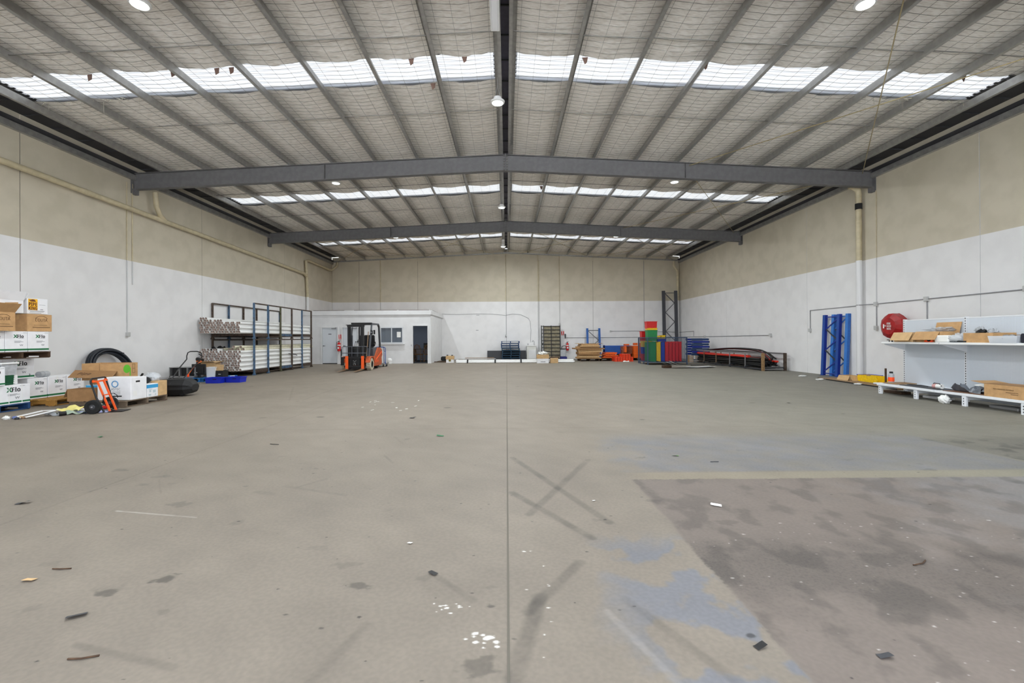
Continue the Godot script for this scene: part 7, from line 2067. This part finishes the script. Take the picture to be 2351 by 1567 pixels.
	put(sp, "body", MB.new().cbox(Vector3(0, 0.04, 0), Vector3(0.06, 0.05, 0.7), 0.012), M["orange_bright"])
	put(sp, "grip", MB.new().cbox(Vector3(0, 0.045, 0.2), Vector3(0.07, 0.06, 0.16), 0.015), M["charcoal"])
	crumple(self, "tool_bag", V(10.6, 0.0, 11.5), Vector3(0.3, 0.2, 0.36), M["black_soft"], 91, 0.8, "black crumpled tool bag beside the peg-panel shelving end", "bag")
	var bo := thing("bottle", "clear bottle with an orange label and black cap on the low shelf end", "bottle", V(9.22, 0.255, 10.85))
	put(bo, "body", MB.new().lathe(Vector3.ZERO, [Vector2(0, 0), Vector2(0.055, 0.002), Vector2(0.06, 0.02), Vector2(0.06, 0.20), Vector2(0.045, 0.225), Vector2(0.03, 0.235), Vector2(0, 0.235)], 16), M["grey_plastic"])
	put(bo, "label_band", MB.new().lathe(Vector3.ZERO, [Vector2(0.0605, 0.04), Vector2(0.0615, 0.042), Vector2(0.0615, 0.14), Vector2(0.0605, 0.142)], 16), M["orange_bright"])
	put(bo, "cap", MB.new().lathe(Vector3.ZERO, [Vector2(0.034, 0.235), Vector2(0.036, 0.24), Vector2(0.036, 0.275), Vector2(0, 0.278)], 14), M["black"])
	solo("timber_stake", MB.new().cbox(Vector3(0, 0.17, 0), Vector3(0.035, 0.34, 0.03), 0.003), M["timber_dark"], "short timber stake standing beside the orange-labelled bottle", "stake", V(9.23, 0.255, 11.02))
	for q in [[10.22, 15.66, "white plastic scrap on the floor farthest along the right wall", 7], [9.94, 14.37, "white plastic scrap on the floor before the small carton", 8], [10.02, 12.9, "white and blue label scrap against the long board", 9]]:
		crumple(self, "plastic_scrap", V(q[0], 0.0, q[1]), Vector3(0.26, 0.05, 0.14), M["paper"], q[3], 0.6, q[2], "scrap")

func rack_upright_leaning(label: String, at: Vector3, w: float, pm: Material, m: Material) -> void:
	# the frame's plane faces the aisle (-x); it leans back on the wall
	var o := thing("blue_rack_upright", label, "rack frame", at)
	o.basis = Basis(Vector3.UP, -PI / 2) * Basis(Vector3.RIGHT, -0.045)
	var H := 2.15
	for s in [-1.0, 1.0]:
		var x: float = s * (w / 2 - 0.08)
		var f := MB.new()
		# perforated faces carry their own sheet coordinates
		var quadf := func(a: Vector3, b: Vector3, n: Vector3, nu: float) -> void:
			var i := f.vert(a, n, Vector2(0, 0))
			f.vert(b, n, Vector2(nu, 0))
			f.vert(b + Vector3(0, H, 0), n, Vector2(nu, H / 0.05))
			f.vert(a + Vector3(0, H, 0), n, Vector2(0, H / 0.05))
			f.face(i, i + 1, i + 2)
			f.face(i, i + 2, i + 3)
		quadf.call(Vector3(x - 0.06, 0, 0.0), Vector3(x + 0.06, 0, 0.0), Vector3.BACK, 3.0)
		quadf.call(Vector3(x - 0.06, 0, -0.002), Vector3(x + 0.06, 0, -0.002), Vector3.FORWARD, 3.0)
		quadf.call(Vector3(x - 0.06, 0, 0.0), Vector3(x - 0.06, 0, -0.08), Vector3.LEFT, 2.0)
		quadf.call(Vector3(x + 0.06, 0, 0.0), Vector3(x + 0.06, 0, -0.08), Vector3.RIGHT, 2.0)
		var p := put(o, "post", f, pm)
		put(p, "lip", MB.new().box(Vector3(x - 0.062, H / 2, -0.05), Vector3(0.012, H, 0.09)).box(Vector3(x + 0.062, H / 2, -0.05), Vector3(0.012, H, 0.09)), m)
		put(o, "foot_plate", MB.new().cbox(Vector3(x, 0.005, -0.04), Vector3(0.15, 0.01, 0.12), 0.003), m)
	put(o, "tie_bar", MB.new().box(Vector3(0, H - 0.08, -0.05), Vector3(w - 0.3, 0.035, 0.03)), m)
	put(o, "tie_bar", MB.new().box(Vector3(0, 0.08, -0.05), Vector3(w - 0.3, 0.035, 0.03)), m)
	for k in 5:
		var y0 := H - 0.14 - 0.37 * k
		var a := 1.0 if k % 2 == 0 else -1.0
		put(o, "brace", MB.new().bar(Vector3(a * (w / 2 - 0.15), y0, -0.05), Vector3(-a * (w / 2 - 0.15), y0 - 0.37, -0.05), 0.035, 0.025, Vector3(0, 0, 1)), M["charcoal"] if k % 2 else m)

func hose_reel() -> void:
	var o := thing("hose_reel", "fire hose reel under a round red vinyl cover on the right wall", "hose reel", V(11.2, 1.67, 13.1))
	var bx := Basis(Vector3.UP, -PI / 2)   # local z faces the aisle
	o.basis = bx
	var poly := PackedVector2Array()
	var ring0 := []
	var ring1 := []
	var ring2 := []
	for k in 15:
		var a := TAU * (k + 0.3) / 15
		var q := 1.0 + 0.03 * sin(k * 2.3)
		ring0.append(Vector3(0.365 * q * cos(a), 0.36 * q * sin(a), -0.12))
		ring1.append(Vector3(0.375 * q * cos(a), 0.365 * q * sin(a), 0.06))
		ring2.append(Vector3(0.24 * q * cos(a), 0.24 * q * sin(a), 0.145))
	var f := MB.new()
	for k in 15:
		var l := (k + 1) % 15
		for pr in [[ring0, ring1], [ring1, ring2]]:
			var A: Vector3 = pr[0][k]
			var B: Vector3 = pr[0][l]
			var Cc: Vector3 = pr[1][l]
			var D: Vector3 = pr[1][k]
			var n := (B - A).cross(D - A).normalized()
			if n.dot((A + B + Cc + D) / 4.0) < 0.0:
				n = -n
			f.quad(A, B, Cc, D, n)
		f.tri(ring2[k], ring2[l], Vector3(0, 0, 0.155), Vector3.BACK)
		f.tri(ring0[k], ring0[l], Vector3(0, 0, -0.12), Vector3.FORWARD)
	put(o, "cover", f, M["red_vinyl"])
	var z := 0.158
	letters(o, "FIRE", 0.055, 0.125, M["white_plastic"], Vector3(0.03, 0.075, z))
	letters(o, "HOSE", 0.055, 0.15, M["white_plastic"], Vector3(0.04, 0.0, z))
	letters(o, "REEL", 0.055, 0.145, M["white_plastic"], Vector3(0.04, -0.075, z))
	put(o, "pictogram", MB.new().box(Vector3(-0.145, 0.0, z), Vector3(0.045, 0.12, 0.003)).box(Vector3(-0.09, 0.01, z), Vector3(0.05, 0.02, 0.003)).box(Vector3(-0.085, 0.01, z), Vector3(0.018, 0.045, 0.003)), M["white_plastic"])
	put(o, "hem_cord", MB.new().tube(ring0, 0.01, 6, true), M["red_dark"])
	put(o, "wall_bracket", MB.new().cbox(Vector3(0, 0, -0.2), Vector3(0.2, 0.3, 0.2), 0.01), M["charcoal"])
	put(o, "nozzle_arm", MB.new().tube([Vector3(-0.05, -0.34, 0.0), Vector3(0.04, -0.48, 0.06), Vector3(0.14, -0.52, 0.08), Vector3(0.2, -0.48, 0.08)], 0.022, 8).box(Vector3(-0.1, -0.40, 0.03), Vector3(0.12, 0.02, 0.05)).box(Vector3(-0.1, -0.44, 0.03), Vector3(0.015, 0.08, 0.015)), M["black"])

func gondola() -> void:
	# two bays of peg-panel shelving beside the right wall; the aisle is on the -x side
	var o := thing("shelving_unit", "white peg-panel shelving unit with one raised shelf and a low deck", "shelving", Vector3.ZERO)
	var xp := 9.6
	var d0 := 7.75
	var d1 := 10.92
	var dm := 9.45
	var xf := 9.05
	for d in [d0, dm, d1]:
		var u := put(o, "upright", MB.new().box(V(xp + 0.03, 0.89, d), Vector3(0.06, 1.78, 0.05)), M["gondola"])
		var sl := MB.new()
		for k in 33:
			sl.box(V(xp - 0.001, 0.06 + 0.0525 * k, d), Vector3(0.003, 0.03, 0.014))
		put(u, "slots", sl, M["black"]).set_meta("kind", "stuff")
	for q in [[d0, dm], [dm, d1]]:
		for lv in [[0.06, 0.62], [0.62, 1.18], [1.18, 1.74]]:
			var f := MB.new()
			var a := V(xp, lv[0], q[1] - 0.025)
			var b := V(xp, lv[0], q[0] + 0.025)
			var h: float = lv[1] - lv[0]
			var nu: float = (q[1] - q[0] - 0.05) / 0.0254
			for e in [0.0, 0.004]:
				var i := f.vert(a + Vector3(e, 0, 0), Vector3.LEFT if e == 0.0 else Vector3.RIGHT, Vector2(0, 0))
				var n := Vector3.LEFT if e == 0.0 else Vector3.RIGHT
				f.vert(b + Vector3(e, 0, 0), n, Vector2(nu, 0))
				f.vert(b + Vector3(e, h, 0), n, Vector2(nu, h / 0.0254))
				f.vert(a + Vector3(e, h, 0), n, Vector2(0, h / 0.0254))
				f.face(i, i + 1, i + 2)
				f.face(i, i + 2, i + 3)
			put(o, "peg_panel", f, M["peg_sheet"])
		put(o, "top_cap", MB.new().cbox(V(xp + 0.028, 1.752, (q[0] + q[1]) / 2), Vector3(0.062, 0.024, q[1] - q[0] - 0.02), 0.005), M["gondola"])
		put(o, "shelf", MB.new().cbox(V((xp + xf) / 2 - 0.01, 1.225, (q[0] + q[1]) / 2), Vector3(xp - xf, 0.03, q[1] - q[0] - 0.006), 0.006).cbox(V(xf, 1.222, (q[0] + q[1]) / 2), Vector3(0.02, 0.045, q[1] - q[0] - 0.006), 0.006), M["gondola"])
		put(o, "deck", MB.new().cbox(V((xp + 8.93) / 2, 0.235, (q[0] + q[1]) / 2), Vector3(xp - 8.93, 0.03, q[1] - q[0] - 0.006), 0.006).cbox(V(8.93, 0.225, (q[0] + q[1]) / 2), Vector3(0.02, 0.05, q[1] - q[0] - 0.006), 0.006), M["gondola"])
		put(o, "added_dark_backing", MB.new().box(V(xp + 0.055, 0.9, (q[0] + q[1]) / 2), Vector3(0.004, 1.7, q[1] - q[0] - 0.05)), M["charcoal"])  # dark sheet added behind the panels so the peg holes look shaded
		# price channel
		put(o, "shelf_lip", MB.new().box(V(xf - 0.011, 1.222, (q[0] + q[1]) / 2), Vector3(0.002, 0.03, q[1] - q[0] - 0.02)), M["white_plastic"])
	for d in [d0, dm, d1]:
		put(o, "bracket", MB.new().prism(PackedVector2Array([Vector2(0, 0), Vector2(0.5, 0.0), Vector2(0.5, -0.03), Vector2(0, -0.17)]), 0.012, Transform3D(Basis(Vector3.LEFT, Vector3.UP, Vector3.FORWARD), V(xp, 1.208, d - 0.03))), M["gondola"])
	for q in [[d1 - 0.05, 8.98], [9.9, 8.96], [8.83, 8.95], [d0 + 0.05, 8.95]]:
		var lg := put(o, "leg", MB.new().cbox(V(q[1], 0.105, q[0]), Vector3(0.05, 0.21, 0.085), 0.006).cbox(V((q[1] + xp) / 2, 0.17, q[0]), Vector3(xp - q[1], 0.09, 0.03), 0.004), M["gondola"])
		var sl := MB.new()
		for k in 3:
			sl.box(V(q[1] - 0.026, 0.05 + 0.05 * k, q[0]), Vector3(0.003, 0.025, 0.012))
		put(lg, "slots", sl, M["black"])
	put(o, "end_leg", MB.new().cbox(V(9.12, 0.11, 11.02), Vector3(0.05, 0.22, 0.05), 0.005).cbox(V(9.06, 0.235, 11.0), Vector3(0.2, 0.03, 0.14), 0.005), M["gondola"])
	put(o, "end_panel", MB.new().cbox(V((8.95 + xp) / 2, 0.13, d0), Vector3(xp - 8.95, 0.13, 0.02), 0.004), M["gondola"])
	# goods on the raised shelf (top of the board is 1.24)
	var S := 1.243
	open_carton("long brown open carton at the far end of the raised shelf", V(9.3, S, 10.36), Vector3(0.42, 0.22, 0.50), 0, M["card_light"], [null, null, null, -1.05])
	open_carton("brown open carton with its lid flap hanging over the orange tape reel", V(9.32, S, 9.78), Vector3(0.42, 0.23, 0.56), 0, M["card"], [null, 1.3, null, -1.0])
	crumple(self, "packing_film", V(9.38, S + 0.23, 9.75), Vector3(0.36, 0.1, 0.5), M["clear_film"], 101, 0.8, "clear packing film spilling from the carton behind the orange tape reel", "film")
	var tp := thing("tape_reel", "orange open-reel measuring tape on the raised shelf edge", "tape measure", V(9.10, S, 9.72), 0)
	put(tp, "case", MB.new().cbox(Vector3(0, 0.055, 0), Vector3(0.04, 0.11, 0.15), 0.012).cbox(Vector3(0, 0.02, -0.09), Vector3(0.035, 0.04, 0.06), 0.008), M["orange_bright"])
	put(tp, "hub", MB.new().lathe(Vector3(-0.021, 0.06, 0), [Vector2(0, 0.008), Vector2(0.03, 0.008), Vector2(0.045, 0.004), Vector2(0.045, 0)], 18, Basis(Vector3.BACK, PI / 2)), M["black"])
	put(tp, "hub_label", MB.new().box(Vector3(-0.03, 0.06, 0), Vector3(0.003, 0.02, 0.05)), M["paper"])
	var w1 := thing("paper_roll", "white lidded box of paper towels in the middle of the raised shelf", "box", V(9.2, S, 9.42))
	put(w1, "body", MB.new().cbox(Vector3(0, 0.075, 0), Vector3(0.3, 0.15, 0.3), 0.02), M["paper"])
	crumple(self, "plastic_bag", V(9.22, S, 9.17), Vector3(0.34, 0.2, 0.34), M["clear_film"], 102, 0.5, "clear plastic bag beside the white paper box on the raised shelf", "bag")
	solo("hand_tool", MB.new().tube([Vector3(0, 0.02, -0.3), Vector3(0.01, 0.025, 0.0), Vector3(0, 0.02, 0.26)], 0.016, 8), M["black"], "black long-handled tool lying along the raised shelf edge", "tool", V(9.1, S, 9.2))
	open_carton("brown carton heaped with wrapped fittings on the raised shelf", V(9.32, S, 8.72), Vector3(0.44, 0.19, 0.56), 0, M["card"], [null, null, null, null])
	for k in 6:
		crumple(self, "wrapped_fitting", V(9.22 + 0.06 * (k % 3), S + 0.14 + 0.05 * (k / 4), 8.55 + 0.07 * k), Vector3(0.14, 0.12, 0.14), M["grey_plastic"] if k != 3 else M["black"], 110 + k, 0.8, ["grey wrapped fitting nearest the camera in the heaped carton", "grey wrapped fitting, second in the heaped carton", "grey wrapped fitting topmost in the heaped carton", "black capped fitting in the middle of the heaped carton", "grey wrapped fitting beyond the black-capped one", "grey wrapped fitting at the far end of the heaped carton"][k], "pipe fitting")
	var tr := thing("clear_tray", "clear plastic tray of wrapped goods near the camera end of the raised shelf", "tray", V(9.16, S, 8.22))
	put(tr, "tray", open_bin(0.28, 0.13, 0.5, 0.004, 0.1), M["clear_film"])
	crumple(self, "wrapped_goods", V(9.16, S + 0.01, 8.22), Vector3(0.22, 0.13, 0.42), M["silver_film"], 121, 0.8, "silvery wrapped goods lying in the clear tray", "goods")
	solo("ruler", MB.new().box(Vector3.ZERO, Vector3(0.02, 0.008, 0.5)), M["bronze"], "brown flat stick lying over the clear tray", "stick", V(9.28, S + 0.145, 8.1))
	var dk := thing("tool_case", "dark navy tool case at the near end of the raised shelf", "case", V(9.2, S, 7.86))
	put(dk, "body", MB.new().cbox(Vector3(0, 0.085, 0), Vector3(0.26, 0.17, 0.24), 0.02), mat("navy_dark", Color(0.10, 0.11, 0.16), 0.4))
	put(dk, "latch", MB.new().box(Vector3(-0.131, 0.09, 0.03), Vector3(0.004, 0.02, 0.08)), M["paper"])
	# goods on the low deck (top 0.25)
	var D := 0.253
	var bc := open_carton("large brown printed carton with an open lid on the low deck", V(9.18, D, 8.14), Vector3(0.52, 0.23, 0.66), -90, M["card"], [null, null, null, null])
	bc.rotation.y = -PI / 2
	bc.get_node("body").mesh = open_bin(0.66, 0.23, 0.46, 0.005, 0.0).mesh()
	flap(bc, Vector3(-0.33, 0.23, 0.23), Vector3(0.33, 0.23, 0.23), Vector3(0.0, 0.012, -0.3), M["card_dark"])
	flap(bc, Vector3(-0.33, 0.23, -0.23), Vector3(-0.33, 0.23, 0.23), Vector3(-0.24, 0.03, 0.0), M["card"])
	letters(bc, "PIPE PRESSURE FITTINGS", 0.022, 0.34, mat("ink_faint", Color(0.50, 0.38, 0.24), 0.8), Vector3(0.0, 0.15, 0.232), Basis(), true)
	print_lines(bc, [[0.04, 0.105, 0.2, 0.008], [0.12, 0.075, 0.12, 0.008]], 0.2315, M["ink_brown"])
	rag_sheet("plastic_sheet", "grey crumpled plastic sheets on the low deck beside the large carton", "sheet", V(9.3, D, 8.95), 0.5, 0.6, 0, mat("grey_film", Color(0.42, 0.44, 0.47), 0.35), 0.14, 131)
	rag_sheet("paper_sheet", "white and yellow papers lying on the grey plastic sheets", "paper", V(9.36, D + 0.11, 8.8), 0.22, 0.3, 20, M["paper"], 0.05, 132)
	solo("flat_sheet", MB.new().cbox(Vector3.ZERO, Vector3(0.46, 0.008, 0.9), 0.002), mat("brown_sheet", Color(0.45, 0.32, 0.24), 0.8), "brown flat sheet lying on the low deck", "sheet", V(9.2, D + 0.003, 8.85), 3)
	solo("flat_sheet", MB.new().cbox(Vector3.ZERO, Vector3(0.4, 0.008, 1.0), 0.002), M["charcoal"], "dark flat strip sheet on the middle of the low deck", "sheet", V(9.2, D + 0.003, 9.9), -4)
	var rr := thing("wrapped_roll", "small roll wrapped in white and pink film on the low deck", "roll", V(9.18, D, 9.62), 0)
	put(rr, "roll", MB.new().tube([Vector3(0, 0.055, 0.09), Vector3(0, 0.055, -0.09)], 0.05, 14), M["paper"])
	put(rr, "pink_band", MB.new().tube([Vector3(0, 0.055, -0.02), Vector3(0, 0.055, -0.095)], 0.052, 14), mat("pink_film", Color(0.82, 0.62, 0.60), 0.5))
	put(rr, "handle", MB.new().tube([Vector3(-0.02, 0.06, 0.1), Vector3(-0.03, 0.115, 0.06), Vector3(-0.03, 0.12, -0.06), Vector3(-0.02, 0.06, -0.11)], 0.008, 6), M["black"])
	solo("wire_brush", MB.new().tube([Vector3(0, 0.015, -0.25), Vector3(0.03, 0.02, 0.0), Vector3(-0.02, 0.03, 0.12), Vector3(0.02, 0.015, 0.25)], 0.01, 6), M["charcoal"], "thin dark rod lying on the far part of the low deck", "rod", V(9.25, D, 10.2))
	crumple(self, "paper_parcel", V(8.93, 0.0, 9.22), Vector3(0.2, 0.18, 0.16), M["paper"], 141, 0.5, "white crumpled paper parcel on the floor under the low deck", "paper")
	for k in 3:
		solo("floor_offcut", MB.new().cbox(Vector3(0, 0.03, 0), Vector3(0.25, 0.06, 0.5), 0.01), [M["galv_plain"], M["timber_dark"], M["white_plastic"]][k], ["grey metal offcut in the shade under the low deck", "brown timber offcut at the far leg of the low deck", "white plastic offcut far back under the low deck"][k], "offcut", V(9.35 + 0.05 * k, 0, [8.4, 10.9, 9.9][k]))
	solo("deck_board", MB.new().cbox(Vector3(0, 0, 0), Vector3(0.5, 0.02, 0.35), 0.003), M["timber"], "thin pale board laid on the far end of the low deck", "board", V(9.3, D + 0.012, 10.7))

func build_litter() -> void:
	# small litter on the open floor, where the photograph shows it
	var items := [["leaf", -0.44, 2.68, 0.06, "black", "dark dry leaf on the floor left of the centre joint"], ["twig", -1.85, 2.0, 0.12, "timber_dark", "reddish brown stick low at left on the floor"], ["twig", -2.7, 2.78, 0.11, "timber_dark", "thin brown stick at left, farther than the reddish one"], ["leaf", -2.16, 2.3, 0.08, "charcoal", "dark blue-grey leaf near the lower left"], ["scrap", -2.76, 2.65, 0.07, "card_light", "cream paper scrap at the lower left"], ["scrap", -0.66, 3.08, 0.04, "paper", "tiny white screw-like scrap left of the joint"], ["leaf", -4.12, 3.91, 0.1, "charcoal", "dark curled leaf at the left edge"], ["twig", -3.07, 6.03, 0.14, "black", "black v-shaped twig in the left mid-floor"], ["scrap", -5.83, 6.57, 0.08, "ink_green", "small dark green scrap far left on the floor"], ["scrap", -0.95, 6.46, 0.1, "ink_green", "small dark green scrap before the cross joint"], ["scrap", 1.96, 5.29, 0.07, "lime", "bright green scrap on the blue-grey floor patch"], ["scrap", 0.73, 3.85, 0.03, "paper", "small white fleck right of the tyre marks"], ["scrap", 1.71, 3.72, 0.08, "paper", "white strip scrap on the dark floor patch"], ["leaf", 1.12, 2.02, 0.06, "black", "dark leaf beside the sawn floor edge"], ["twig", 2.5, 2.75, 0.14, "timber_dark", "dark twig on the dark floor patch"], ["twig", 2.29, 5.02, 0.09, "charcoal", "thin dark twig right of the bright green scrap"], ["leaf", 5.85, 9.42, 0.09, "black", "black leaf far right on the open floor"], ["leaf", -1.65, 7.95, 0.12, "black", "black leaf beyond the cross joint, left of centre"], ["leaf", 1.62, 1.95, 0.06, "charcoal", "dark leaf on the worn patch near the bottom"], ["scrap", -1.7, 9.2, 0.05, "paper", "white fleck nearest the centre of the scattered flecks"]]
	for i in items.size():
		var q: Array = items[i]
		var at := V(q[1], 0.0, q[2])
		if q[0] == "twig":
			var L: float = q[3]
			solo("twig", MB.new().tube([Vector3(-L / 2, 0.004, 0), Vector3(0, 0.008, L * 0.12), Vector3(L / 2, 0.004, 0)], 0.004, 6), M[q[4]], q[5], "twig", at, rng.randf_range(-30, 30))
		else:
			var sz: float = q[3]
			rag_sheet(q[0], q[5], q[0], at, sz, sz * 0.5, rng.randf_range(-40, 40), M[q[4]], sz * 0.18, 200 + i)
	for i in 14:
		var at := V(rng.randf_range(-3.4, -1.6), 0.0, rng.randf_range(8.6, 10.2))
		rag_sheet("paper_fleck", "white paper fleck among those scattered in the left mid-floor", "scrap", at, rng.randf_range(0.03, 0.08), 0.03, rng.randf_range(0, 90), M["paper"], 0.006, 240 + i)
		get_child(get_child_count() - 1).set_meta("group", "white flecks in the left mid-floor")
